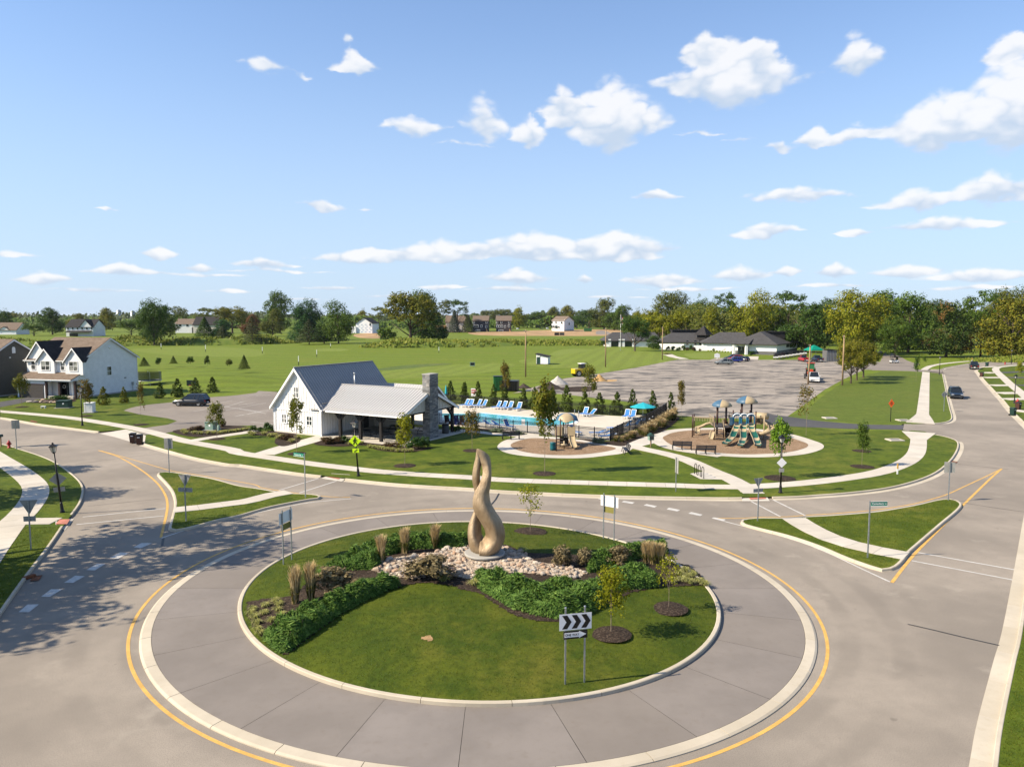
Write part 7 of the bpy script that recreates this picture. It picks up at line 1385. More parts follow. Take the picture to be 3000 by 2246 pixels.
uc, vc = pgx(1085,845); ud, vd = pgx(1455,850); deck(uc, ud, vc, vc+1.9); deck(ub, uc, vc+.3, vc+1.3, 1.4)
# barred panels
for (x0, y0, x1, y1, z0, z1) in ((ua,vb+.8,ub,vb+.8,1.3,2.3),(ub,vc+.35,uc,vc+.3,1.45,2.35),(ub,vc+1.3,uc,vc+1.3,1.45,2.35),(uc,vc+1.9,ud,vc+1.9,1.55,2.5),(ua,va,ua,vb+.8,1.3,2.2)):
    m = MB(); n = 9
    for i in range(n+1): t_ = i/n; m.cyl((x0+(x1-x0)*t_,y0+(y1-y0)*t_,z0),(x0+(x1-x0)*t_,y0+(y1-y0)*t_,z1),.016,n=5)
    m.cyl((x0,y0,z1),(x1,y1,z1),.025,n=6); m.cyl((x0,y0,z0),(x1,y1,z0),.025,n=6); o = m.build('barrier', M['tan'], play)
def slide(name, path, w, stripes, side=.13):
    """open chute along a path of (x,y,z); stripes alternate tan/green"""
    P = [Vector(p) for p in path]; Q = []
    for i in range(len(P)-1):
        for k in range(4): Q.append(P[i].lerp(P[i+1], k/4))
    Q.append(P[-1]); m = MB(); n = len(Q); rows = []
    for i, p in enumerate(Q):
        t_ = (Q[min(i+1,n-1)]-Q[max(i-1,0)]); s = Vector((t_.y,-t_.x,0)).normalized(); up = Vector((0,0,1))
        rows.append([p-s*(w/2+.05)+up*side, p-s*w/2+up*(side+.03), p-s*w*.36, p+s*w*.36, p+s*w/2+up*(side+.03), p+s*(w/2+.05)+up*side, p+s*(w/2)-up*.06, p-s*(w/2)-up*.06])
    m.grid(rows, close=True); m.m = [1 if (stripes and ((i//8)*stripes//(n-1)) % 2 == 0 and (i % 8) in (1,2,3)) else 0 for i in range(len(m.f))]
    m.build(name, [M['tan'], M['pgreen']], play, True)
for k, (xt, xb, yb, dx) in enumerate(((1150,965,945,-1),(1258,1215,975,-.1),(1372,1500,975,1))):
    u0 = pgx(xt, 848)[0]; u1, v1 = pgx(xb, yb, .25); slide('slide', [(u0,vc,1.5),(u0,vc-.35,1.42),(u0+(u1-u0)*.12,vc-.8,1.05),(u0+(u1-u0)*.45,vc+(v1-vc)*.55,.62),(u0+(u1-u0)*.8,vc+(v1-vc)*.85,.36),(u1,v1,.30)], .62, 9)
    m = MB(); xa = u0-.52; y = vc-.05                       # arched blue hood
    arch = [(xa,1.5),(xa,2.35)]+[(u0-.52*math.cos(q), 2.35+.42*math.sin(q)) for q in np.linspace(0,PI,10)]+[(u0+.52,1.5),(u0+.32,1.5),(u0+.32,2.2)]+[(u0+.32*math.cos(q), 2.2+.3*math.sin(q)) for q in np.linspace(0,PI,9)]+[(u0-.32,1.5)]
    n = len(arch); tri = tessellate_polygon([[Vector((a, b, 0)) for a, b in arch]]); mm = MB(); V = [(a, y, b) for a, b in arch]+[(a, y-.1, b) for a, b in arch]; mm.add(V, [tuple(t_) for t_ in tri]+[(c_+n, b_+n, a_+n) for a_, b_, c_ in tri]+[(i, (i+1) % n, n+(i+1) % n, n+i) for i in range(n)]); mm.build('slide_hood', M['pblue'], play)
    MB().tube([(u0-.45*math.cos(q), y-.13, 2.32+.38*math.sin(q)) for q in np.linspace(.05,PI-.05,12)], .05, 6).build('hood_arch', M['plastic'], play, True)
u1, v1 = pgx(520,762,.3); slide('wavy_slide', [(ua+.1,vb+.2,1.25),(ua-.4,vb+.15,1.15),(ua-1.0,vb+.1,.85),(ua-1.4,vb+.0,.75),((ua-1.4+u1)/2,(vb+v1)/2,.45),(u1,v1,.3)], .5, 0)
# stairs
u0, v0 = pgx(840,850); 
for k in range(5): BOX('stair', (u0+.02, va-.2-k*.26, 1.05-k*.22), (.85,.26,.05), M['deckpl'], play)
for s in (-.48,.48): MB().tube([(u0+s,va,1.3),(u0+s,va,2.1),(u0+s,va-1.3,.95),(u0+s,va-1.3,0)], .025, 6).build('handrail', M['tan'], play, True)
slide('crawl_ramp', [(u0-.55,va-.2,.75),(u0-.75,va-.7,.45),(u0-.9,va-1.1,.12)], .45, 0)
# spiral slide
us, vs = pgx(1590,860); MB().cyl((us,vs,0),(us,vs,2.6),.07,n=8).build('post', M['tan'], play, True)
sp_ = [(us+.78*math.cos(a), vs+.78*math.sin(a), 1.9-1.55*i/16) for i, a in enumerate(np.linspace(2.4,2.4-5.2,17))]; slide('spiral_slide', sp_, .62, 0, .3)
m = MB(); m.cyl((ud+.1,vc+.9,2.35),(us+.35,vs+.2,2.45),.38,n=12); m.build('tube_entry', M['tan'], play, True); BOX('climb_panel', ((ud+us)/2,vc+.9,1.85), (1.0,.06,.9), M['tan'], play)
for k in range(3): MB().box(((ud+us)/2-.25+k*.25,vc+.85,1.9), (.12,.05,.5)).build('panel_slot', M['deckpl'], play)
# overhead ladder and panels
uo, vo = pgx(445,820); m = MB(); ho = 2.15
for s in (-.22,.22): m.cyl((uo,vo+s,ho),(ua,va+.5+s,ho),.025,n=6)
m.build('overhead_rail', M['tan'], play)
for k in range(8): t_ = (k+.5)/8; MB().tube([(uo+(ua-uo)*t_,vo-.22+(va+.5-vo)*t_,ho),(uo+(ua-uo)*t_,vo-.2+(va+.5-vo)*t_,ho-.35),(uo+(ua-uo)*t_,vo+.2+(va+.5-vo)*t_,ho-.35),(uo+(ua-uo)*t_,vo+.22+(va+.5-vo)*t_,ho)], .018, 5).build('overhead_rung', M['tan'], play)
u0, v0 = pgx(1040,775); BOX('play_panel', (u0,v0,.75), (.75,.08,1.25), M['black'], play); u0, v0 = pgx(968,800); m = MB(); m.lathe([(.06,0),(.22,.12),(.26,.28)], n=12); o = m.build('talk_funnel', M['tan'], play, True, (u0,v0-.3,1.0)); BOX('store_panel', (ub-.05,va+.1,1.9), (.3,.07,.9), M['navyroof'], play)
# ---------------------------------------------------------------- small playground
s0 = G('p2', 330, 930); SF = FR(s0, -10); sm_ = thing('toddler_playset', 'small play tower with four-sided peaked roof and tan slide', 'playground', SF.o, SF.a)
def sx_(x, y): return SF.onZ('p2', x, y)
def spost(x, yb, yt): u, v = sx_(x, yb); p = SF.o+SF.e1*u+SF.e2*v; h = height(p,'p2',yt); MB().cyl((u,v,-.05),(u,v,h),.06,n=8).build('post', M['maroon'], sm_, True); return u, v, h
Q = [spost(228,930,480), spost(445,930,480), spost(318,870,500), spost(352,900,500), spost(165,1005,600), spost(280,900,540)]
u, v = sx_(335,905); p = SF.o+SF.e1*u+SF.e2*v; ze, zt = height(p,'p2',478), height(p,'p2',378); m = MB(); rows = []
for k in range(9): a = 2*PI*k/8; rows.append([(u+1.15*q*math.cos(a)*(1 if k % 2 else 1.05), v+1.15*q*math.sin(a), ze+(zt-ze)*s-(.22 if (k % 2 == 0 and q > .9) else 0)) for q, s in ((1.0,-.05),(.82,.5),(.45,.85),(.03,1))])
m.grid(rows); m.m = [1 if (i//3) in (5,6,1,2) else 0 for i in range(len(m.f))]; m.build('tower_roof', [M['navyroof'], M['tan']], sm_, True)
MB().b2((u-1.0,v-.8,1.0),(u+.95,v+.8,1.08)).build('deck', M['deckpl'], sm_)
for (x0, x1, y) in ((u-1.0,u-.2,v-.8),(u-1.0,u+.9,v+.8)): 
    m = MB(); [m.cyl((x0+(x1-x0)*i/6,y,1.1),(x0+(x1-x0)*i/6,y,2.0),.02,n=5) for i in range(7)]; m.cyl((x0,y,2.0),(x1,y,2.0),.025,n=5); m.build('barrier', M['tan'], sm_)
BOX('tan_panel', (u-.7,v-.85,1.55), (.9,.06,.85), M['tan'], sm_); BOX('slide_hood', (u+.55,v-.8,1.6), (.75,.1,.95), M['tan'], sm_)
play_, play = play, sm_; u1, v1 = sx_(525,965); slide('slide', [(u+.55,v-.8,1.06),(u+.62,v-1.1,.98),(u+.75,v-1.7,.6),(u+.95,v-2.3,.3),(u+1.05,v-2.6,.26)], .55, 0); play = play_
BOX('play_panel', (u-.3,v-.4,.5), (.8,.08,.8), M['black'], sm_); m = MB(); m.lathe([(.28,0),(.3,.3),(.28,.75),(.32,.8)], n=12); a, b_ = sx_(110,990); m.build('teal_drum', M['tealpl'], sm_, True, (a,b_,0)); m = MB(); m.lathe([(.1,0),(.1,.35),(.35,.42),(.35,.48),(.08,.52),(.08,.8)], n=12); a, b_ = sx_(290,965); m.build('spinner_seat', M['tan'], sm_, True, (a,b_,0))
for k in range(3): BOX('stair', (u-.6,v-1.0-k*.3,.8-k*.28), (.7,.28,.05), M['deckpl'], sm_)
# ---------------------------------------------------------------- beds round the pavilion and pool
def mbed(z, pts, dz=.03): sheet('mulch_bed', [smooth(W((z, pts)), .5, True)], ZL+dz, M['mulch'])
mbed('pk', [(140,408),(300,370),(700,330),(1000,312),(1320,330),(1400,385),(1000,455),(600,500),(300,470)]); mbed('pk', [(1360,430),(1600,410),(1790,405),(2100,430),(2212,560),(1950,650),(1800,600),(1790,500),(1500,470)]); mbed('z2', [(650,1420),(750,1380),(900,1370),(1080,1395),(1300,1420),(1560,1440),(1680,1450),(1540,1480),(1400,1490),(1200,1470),(1080,1430),(850,1440)]); mbed('p2', [(500,800),(740,815),(1040,845),(1250,740),(1640,590),(1950,400),(2120,440),(2150,490),(1900,680),(1600,770),(1350,870),(1240,925),(950,890),(720,850)]); mbed('p1', [(400,640),(860,640),(1290,695),(1480,715),(1430,740),(1150,700),(760,670)])
mbed('h2', [(560,930),(750,900),(1050,880),(1500,870),(1650,910),(1500,950),(1200,965),(700,960)])
def shrub(z, x, y, w, h, lf, lb, grp=None): b = G(z, x, y); plant('shrub', 'shrub', lf, b-Vector((0,0,.1)), h, w*SH[z][2]*b.y/F, lb, 'shrub', grp)
shrub('pk',1690,400,190,1.1,'box','dark green clipped shrub at the back left corner of the white wall'); shrub('pk',1450,410,140,.85,'dark','smaller dark shrub left of the clipped one by the parking lot'); shrub('pk',955,335,140,.9,'mauve','pinkish hydrangea behind the transformer box'); shrub('pk',1990,540,230,.75,'mauve','reddish shrub in the bed before the white wall'); shrub('pk',1560,405,110,.6,'box','low green shrub between two dark shrubs'); shrub('pk',530,385,300,.62,'mauve','row-like pinkish shrub left of the transformer box')
shrub('z2',760,1418,150,.85,'mauve','russet shrub left of the green one in front of the pavilion'); shrub('z2',850,1412,130,.85,'mauve','second russet shrub in front of the pavilion patio'); shrub('z2',920,1402,110,.8,'box','green shrub beside the first pavilion post'); shrub('z2',1520,1462,150,1.35,'box','large dark green shrub below the stone chimney, left one'); shrub('z2',1600,1450,110,1.25,'box','large dark green shrub below the stone chimney, right one'); shrub('z2',1330,1440,170,.6,'mauve','low purple shrub behind the pale tufts by the patio')
shrub('p1',385,690,150,.9,'dark','dark shrub against the right pavilion post'); shrub('p1',1010,700,260,.6,'sage','grey-green low shrub along the fence left of the bench'); shrub('p1',1390,735,170,.6,'sage','grey-green low shrub behind the bench back'); shrub('p2',855,875,230,.75,'sage','rounded grey-green shrub at the foot of the pool fence corner')
shrub('h2',1300,915,480,.95,'box','wide dark green hedge in front of the house porch'); shrub('h2',1290,945,130,.4,'varieg','pale yellow plant before the porch hedge'); shrub('h2',820,925,150,.4,'varieg','pale yellow plant at the left end of the porch bed'); shrub('h2',260,850,120,.6,'varieg','white flowering shrub beside the grey house'); shrub('h2',330,850,90,.5,'ginkgo','yellow shrub beside the driveway')
tufts([G('pk', x, y+5) for x, y in ((320,410),(350,440),(600,450),(720,445),(815,438),(920,440),(1000,425),(1070,420),(1130,415),(1200,405),(1270,395),(1340,385),(500,440))], 1.25, 'pale tuft from the left in the bed between parking lot and lot path', 'pale tufts by the parking lot')
tufts([G('pk', x, y+5) for x, y in ((1400,450),(1450,465),(1720,490),(1790,480),(1860,520),(1620,455),(2080,575),(2180,520),(1900,500))], 1.3, 'pale tuft from the left in the bed below the white gable wall', 'pale tufts below the gable wall')
tufts([G('z2', x, y+4) for x, y in ((960,1420),(1020,1415),(1130,1445),(1170,1450),(1210,1455),(1240,1462),(1280,1468),(1320,1472),(1370,1480),(1430,1482),(1485,1480),(1060,1412))], 1.15, 'pale tuft from the left in the bed along the pavilion patio edge', 'pale tufts along the patio')
FG = [fmesh('plumes', *bladetuft(s, 240, 1.15, .5, 'straw', .016, .3), L['straw']) for s in (11,12,13)]; FGL = [fmesh('leaves', *bladetuft(s, 240, .75, .62, 'g', .016, .55), L['strawgreen']) for s in (14,15,16)]
for n, (x, y, s) in enumerate(sorted(((1130,850,.75),(1230,855,.75),(1300,830,.8),(1370,800,.95),(1540,740,1.1),(1590,720,1.2),(1650,690,1.2),(1710,660,1.3),(1770,640,1.3),(1830,600,1.35),(1880,570,1.35),(1930,540,1.4),(1980,510,1.4),(2030,480,1.4),(2080,450,1.4),(1600,760,1.0),(1740,690,1.1),(1900,620,1.2),(2060,500,1.2),(1420,790,.9)))):
    b = G('p2', x, y); r = thing('fountain_grass', '%s ornamental grass clump from the left along the pool fence bed' % ((ORD+['seventeenth','eighteenth','nineteenth','twentieth'])[n]), 'ornamental grass', b, n, 'ornamental grasses by the pool fence', s); mobj('leaves', FGL[n % 3], r); mobj('plumes', FG[n % 3], r)
for n, z_ in enumerate(sorted(((640,945),(760,945),(880,945),(1000,950),(1100,950),(1180,955),(940,905),(1220,945)))): b = G('h2', *z_); o = mobj('border_stone', rk[n % 5], None, (b.x, b.y, b.z+.1), n); o.scale = (.5,.3,.25); tag(o, 'whitish border stone of the bed before the house porch, %s from the driveway' % ORD[n], 'stone', 'border stones of the porch bed')
# ---------------------------------------------------------------- vehicles
def wheel(t, x, y, r, w=.22):
    s = 1 if y > 0 else -1; o = MB().cyl((x,y-w/2*s*0-s*w,r),(x,y,r),r,n=18).build('wheel', M['tyre'], t); MB().cyl((x,y-.02*s,r),(x,y+.012*s,r),r*.64,n=14).build('rim', M['rim'], o)
def car(b, rz, label, paint, kind='suv', L_=4.7, Wd=1.86, H=1.7, group=None, cat='car'):
    t = thing({'suv':'parked_suv','wagon':'parked_car','pickup':'pickup_truck'}.get(kind,'parked_car'), label, cat, b, rz, group); h = L_/2; w = Wd/2; R = .36 if kind != 'pickup' else .39
    pick = kind == 'pickup'; zb = H*.58; P = M['car_'+paint]
    # lower body, stations along x (front +)
    st = [(-h,.42,.50*1,zb*.80,.86),(-h+.12,.30,0,zb*.98,.96),(-h*.45,.27,0,zb*1.0,1),(h*.18,.27,0,zb*1.0,1),(h*.38,.27,0,zb*.97,.99),(h*.80,.29,0,zb*.86,.95),(h*.95,.34,0,zb*.74,.90),(h,.42,0,zb*.62,.82)]
    rows = [[(x,-w*k*.93,z0),(x,-w*k,z0+.14),(x,-w*k,(z0+zt)/2),(x,-w*k*.97,zt-.05),(x,-w*k*.86,zt),(x,w*k*.86,zt),(x,w*k*.97,zt-.05),(x,w*k,(z0+zt)/2),(x,w*k,z0+.14),(x,w*k*.93,z0)] for x, z0, _, zt, k in st]
    m = MB().grid(rows, close=True); n = 10; m.f += [list(range(n)), list(range((len(st)-1)*n, len(st)*n))[::-1]]; m.m += [0,0]; body = m.build('body', P, t, True)
    # greenhouse
    x0, x1, x2, x3 = ((-h+.02,-h+.42,h*.06,h*.44) if kind == 'suv' else (-h+.05,-h+.65,h*.02,h*.46) if kind == 'wagon' else (-h*.10,-h*.04,h*.20,h*.44))
    def ring_(x, k, z): return [(x,-w*k,z),(x,w*k,z)]
    m = MB(); z0, z1 = zb*.97, H-.05
    A = [(x0,-w*.88,z0),(x3,-w*.88,z0),(x2,-w*.70,z1),(x1,-w*.70,z1)]; B = [(x,-y,z) for x, y, z in A]
    m.add(A+B, [(0,1,2,3),(7,6,5,4),(1,5,6,2),(4,0,3,7),(3,2,6,7)]); m.build('glasshouse', M['carglass'], t)
    m = MB(); m.grid([[(x,-w*.73,z1-.01),(x,-w*.6,z1+.05),(x,w*.6,z1+.05),(x,w*.73,z1-.01)] for x in (x1-.05,(x1+x2)/2,x2+.05)]); m.build('roof', P, t, True)
    for s in (-1,1):
        for (xa, xb) in ((x0,x1),(x3,x2),((x0+x3)/2-.1,(x1+x2)/2)) + (((x0*.6+x3*.4-.35, x1*.6+x2*.4-.4),) if not pick else ()):
            MB().tube([(xa,s*w*.885,z0-.01),(xb,s*w*.71,z1)], .045, 5).build('pillar', P, t)
        BOX('mirror', (x3-.15,s*(w+.06),zb+.06), (.16,.2,.14), P, t); BOX('headlight', (h*.93,s*w*.66,zb*.68), (.18,.36,.15), M['lightclear'], t); BOX('tail_light', (-h+.04,s*w*.74,zb*.78), (.12,.22,.26), M['lightred'], t)
        for xx in (-h*.62, h*.62): wheel(t, xx, s*w*.97, R)
        BOX('sill', (0,s*w*.96,.3), (h*.9,.06,.12), M['black'], t)
    BOX('grille', (h*.985,0,.62), (.05,w*.95,.2), M['black'], t); BOX('bumper', (h*.985,0,.40), (.08,w*1.5,.14), M['dgrey'], t); BOX('rear_bumper', (-h-.01,0,.48), (.1,w*1.7,.2), M['chrome' if pick else 'dgrey'], t); BOX('number_plate', (-h-.065,0,.58), (.02,.34,.15), M['plastic'], t)
    if pick:
        m = MB(); m.b2((-h+.12,-w*.8,zb*.9),(-h*.12,w*.8,zb+.012)); m.build('bed', M['black'], t)
        for s in (-1,1): m = MB(); m.b2((-h+.05,s*w*.82,zb*.95),(-h*.1,s*w*.98,zb+.1)); m.build('bed_side', P, t, bevel=.02)
        m = MB(); m.b2((-h+.0,-w*.9,zb*.75),(-h+.1,w*.9,zb+.1)); m.build('tailgate', P, t)
    elif kind == 'suv':
        for s in (-1,1): MB().tube([(x1+.1,s*w*.58,z1+.05),(x1+.2,s*w*.58,z1+.11),(x2-.2,s*w*.58,z1+.11),(x2-.1,s*w*.58,z1+.05)], .022, 5).build('roof_rail', M['black'], t)
    return t
car(G('z1',1655,1085,.15), PI-.10, 'black SUV parked at the edge of the pavilion parking lot', 'black', 'suv', 5.0, 1.95, 1.75)
b = G('rr',1100,800,.01); car(b, -PI/2-.42, 'dark blue SUV driving towards the camera on the right road', 'blue', 'suv', 4.75, 1.9, 1.72)
b = G('rr',1400,335,.01); car(b, PI/2-.50, 'dark pickup truck seen from behind on the far right road', 'dark', 'pickup', 5.8, 2.0, 1.9, cat='truck')
car(G('c2',335,705,.15), PI, 'silver-grey wagon nearest in the row of parked cars', 'silver', 'wagon', 4.8, 1.85, 1.62, 'cars parked on the worn lot'); car(G('c2',500,668,.15), PI, 'bright blue car behind the silver-grey wagon', 'rblue', 'wagon', 4.5, 1.8, 1.5, 'cars parked on the worn lot'); car(G('c2',520,645,.15), PI, 'red SUV behind the bright blue car', 'red', 'suv', 4.6, 1.85, 1.7, 'cars parked on the worn lot'); car(G('c2',470,630,.15), PI, 'dark SUV at the back of the parked row', 'dark', 'suv', 4.6, 1.85, 1.7, 'cars parked on the worn lot'); car(G('c2',630,650,.15), PI/2+.6, 'dark car at the right end of the parked row', 'navy', 'wagon', 4.4, 1.8, 1.45, 'cars parked on the worn lot')
car(G('c2',1625,655,.15), PI/2-.05, 'red pickup truck parked by the clubhouse', 'red', 'pickup', 5.6, 1.95, 1.85, 'pickups by the clubhouse', 'truck'); car(G('c2',1845,660,.15), PI/2-.05, 'black pickup truck beside the red one', 'navy', 'pickup', 5.7, 1.98, 1.9, 'pickups by the clubhouse', 'truck')
b = G('c2',1790,985,.15); wp = car(b, -PI/2-.30, 'white pickup truck towing a trailer with a tractor', 'white', 'pickup', 5.9, 2.05, 2.0, cat='truck')
dv = Vector((math.cos(PI/2-.30), math.sin(PI/2-.30), 0)); tb = b+dv*7.0; t = thing('flat_trailer', 'black flat trailer behind the white pickup', 'trailer', tb, PI/2-.30); BOX('deck', (0,0,.75), (6.5,2.3,.14), M['darkwood'], t); MB().tube([(-3.2,0,.7),(-4.4,0,.6)], .07).build('drawbar', M['black'], t)
for x in (.6,1.5):
    for s in (-1,1): wheel(t, x, s*1.2, .36)
for s in (-1,1): BOX('side_rail', (0,s*1.16,.88), (6.5,.06,.2), M['black'], t)
tr = thing('tractor', 'red tractor with green cab loaded on the trailer', 'tractor', tb+dv*.4+Vector((0,0,.82)), -PI/2-.30); m = MB(); m.box((.95,0,.95), (1.7,.7,.6)); m.build('bonnet', M['car_tractor'], tr, bevel=.06); m = MB(); m.box((-.45,0,1.75), (1.35,1.35,1.35), taper=.9); m.build('cab_glass', M['car_tgreen'], tr); BOX('cab_roof', (-.45,0,2.5), (1.6,1.6,.16), M['car_tractor'], tr, bevel=.04); BOX('fender', (-.75,.75,1.25), (1.3,.4,.12), M['car_tractor'], tr); BOX('fender', (-.75,-.75,1.25), (1.3,.4,.12), M['car_tractor'], tr); m = MB(); m.box((2.1,0,.6), (.5,1.7,.5)); m.build('loader_bucket', M['car_tractor'], tr)
for s in (-1,1):
    wheel(tr, -.75, s*.95, .72, .4); wheel(tr, 1.35, s*.8, .45, .3)
    for xx in (-1.05,.15): MB().tube([(xx,s*.62,1.1),(xx,s*.6,2.45)], .05, 5).build('cab_post', M['black'], tr)
def cart(b, rz, label, grp=None):
    t = thing('golf_cart', label, 'golf cart', b, rz, grp); m = MB(); m.prism([(-1.15,-.55,.3),(1.15,-.55,.3),(1.2,-.55,.6),(.75,-.55,.85),(.55,-.55,.45),(-.2,-.55,.45),(-.25,-.55,.72),(-1.15,-.55,.75)], (0,1.1,0)); m.build('body', M['car_cart'], t, bevel=.03); BOX('seat', (-.3,0,.8), (.55,1.05,.16), M['dgrey'], t); BOX('backrest', (-.6,0,1.05), (.12,1.05,.4), M['dgrey'], t); BOX('canopy', (-.1,0,1.85), (1.9,1.15,.07), M['black'], t, bevel=.02)
    for x in (-.85,.7):
        for s in (-1,1): MB().tube([(x,s*.5,.6),(x-.05*(x > 0),s*.52,1.83)], .025, 5).build('roof_post', M['black'], t); wheel(t, x, s*.6, .23, .18)
    BOX('windscreen', (.78,0,1.3), (.03,1.0,.9), M['carglass'], t); return t
CN = 'nearest second third fourth fifth sixth seventh eighth ninth'.split()
for i in range(9): u = i/8; b = G('c2', 1175+(1640-1175)*u, 618-70*u, .15); cart(b, -PI/2-.15, '%s golf cart in the line beside the clubhouse' % CN[i] if i == 0 else '%s golf cart back along the line beside the clubhouse' % CN[i], 'golf carts lined up by the clubhouse')
cart(G('fh',1840,655), .3, 'lone golf cart out on the fairway'); cart(G('rr',110,240), .1, 'green utility cart with cargo bed on the club road'); cart(G('c3',1240,520), 2.6, 'utility cart in the shade at the end of the club road')
b = G('c2',1790,590); t = thing('canopy_tent', 'dark green canopy tent behind the parked pickups', 'tent', b); m = MB(); m.lathe([(3.1,2.2),(3.1,2.45),(.2,3.9)], n=4); o = m.build('canopy', M['signgreen'], t); o.rotation_euler[2] = PI/4+.2
for a in range(4): q = PI/2*a+.2; MB().cyl((2.9*math.cos(q+PI/4),2.9*math.sin(q+PI/4),0),(2.9*math.cos(q+PI/4),2.9*math.sin(q+PI/4),2.3),.05,n=6).build('leg', M['galv'], t)
b = G('c2',2010,655); t = thing('cart_shed', 'dark grey corrugated shed behind the hawthorns', 'shed', b, -.1); BOX('wall', (1.8,2,1.6), (4.0,4,3.2), M['brick'], t); m = MB(); slab(m, [(-.6,-.4,3.6),(4.2,-.4,3.2),(4.2,4.4,3.2),(-.6,4.4,3.6)], .12); m.build('roof', M['shingledk'], t)
for i in range(9): BOX('rib', (.0+i*.42,-.03,1.6), (.08,.06,3.1), M['galv'], t)
# site machines, piles, dumpsters
def pile(z, x, y, w, top, mt, lb, seed):
    b = G(z, x, y); h = height(b, z, top); r = w*SH[z][2]*b.y/F/2; rg = random.Random(seed); m = MB(); rows = []
    for t_ in (0,.12,.3,.5,.7,.88,1): rows.append([(r*t_*math.cos(2*PI*k/18)*(1+rg.uniform(-.08,.08)), r*.75*t_*math.sin(2*PI*k/18)*(1+rg.uniform(-.08,.08)), max(-.02, h*(1-t_)**1.05*(1+rg.uniform(-.1,.1))+(0 if t_ < 1 else -.02))) for k in range(18)])
    o = m.grid(rows, close=True).build('material_pile', M[mt], None, True, b); tag(o, lb, 'pile', 'heaps of material on the worn lot')
    if o.data.polygons[60].normal.z < 0: o.data.flip_normals()
pile('z3',838,900,190,828,'gpile','pale grey gravel heap beside the loader',1); pile('z3',765,938,250,878,'soil','dark soil heap in front of the gravel heap',2); pile('z3',1195,872,150,815,'sand','tan sand heap right of the young tree',3); pile('z3',545,935,140,893,'soil','low dirt heap beside the black dumpster',4)
sheet('spilled_soil', [smooth(W(('z3', [(870,930),(1100,920),(1180,940),(1100,965),(950,965),(860,950)])), 1, True)], ZL+.022, M['mulch']); sheet('spilled_sand', [smooth(W(('z3', [(1240,865),(1340,862),(1345,872),(1260,880)])), 1, True)], ZL+.022, M['sand'])
b = G('z3',1035,832,.15); t = thing('wheel_loader', 'yellow wheel loader half hidden behind the young tree', 'loader', b, .5); m = MB(); m.box((-.9,0,1.2), (2.2,1.6,1.1)); m.build('engine_cover', M['car_yellow'], t, bevel=.08); m = MB(); m.box((.35,0,2.0), (1.2,1.3,1.5), taper=.9); m.build('cab', M['carglass'], t); BOX('cab_roof', (.35,0,2.8), (1.35,1.4,.12), M['plastic'], t); m = MB(); m.box((2.6,0,1.1), (.9,2.3,1.1), taper=.7); m.build('bucket', M['car_yellow'], t)
for s in (-1,1):
    MB().tube([(.9,s*.5,1.5),(1.7,s*.5,1.4),(2.4,s*.5,.9)], .12, 6).build('lift_arm', M['car_yellow'], t)
    for x in (-1.0,1.1): wheel(t, x, s*.95, .68, .45)
def dumpster(b, rz, d, label, mt):
    t = thing('dumpster', label, 'dumpster', b, rz); m = MB(); m.box((0,0,d[2]/2+.1), d, taper=1.06); m.build('tank', M[mt], t); m = MB(); m.box((0,0,d[2]+.2), (d[0]*1.06,d[1]*1.06,.12)); m.build('lid', M['black'], t)
    for x in (-.3,0,.3): BOX('rib', (x*d[0],-d[1]/2-.06,d[2]/2+.1), (.12,.12,d[2]*.9), M[mt], t)
dumpster(G('z3',322,958), .1, (1.6,1.5,2.4), 'tall bright green dumpster behind the pool fence', 'car_tgreen'); dumpster(G('z3',432,958), -.15, (2.6,2.2,1.6), 'black low dumpster beside the green one', 'black'); dumpster(G('fh',2088,490), 0, (6,3,2.4), 'bright green skip on the far building site', 'car_tgreen')
t = thing('green_stockade', 'black stacked crates on the far building site', 'crates', G('fh',1718,540)); BOX('crate', (-1.6,0,.9), (3,2,1.8), M['black'], t); BOX('crate', (1.8,0,.9), (3,2,1.8), M['dgrey'], t)
for x, y, s, lb in ((1150,468,1,'white truck parked right of the charcoal house'), (1535,462,1,'white lorry left of the boxy white house')): b = G('fh', x, y); t = thing('site_truck', lb, 'truck', b, 0, None, .42); m = MB(); m.box((5,0,2.2), (6,4.5,3.6)); m.build('cab', M['car_white'], t, bevel=.4); BOX('windscreen', (6.5,-1.9,3.2), (2.5,1.4,1.2), M['carglass'], t); BOX('flatbed', (-5.5,0,1.5), (15,4.5,.8), M['dgrey'], t); [wheel(t, xx, s_*2.2, 1.1, .8) for xx in (-9,-6,5) for s_ in (-1,1)]
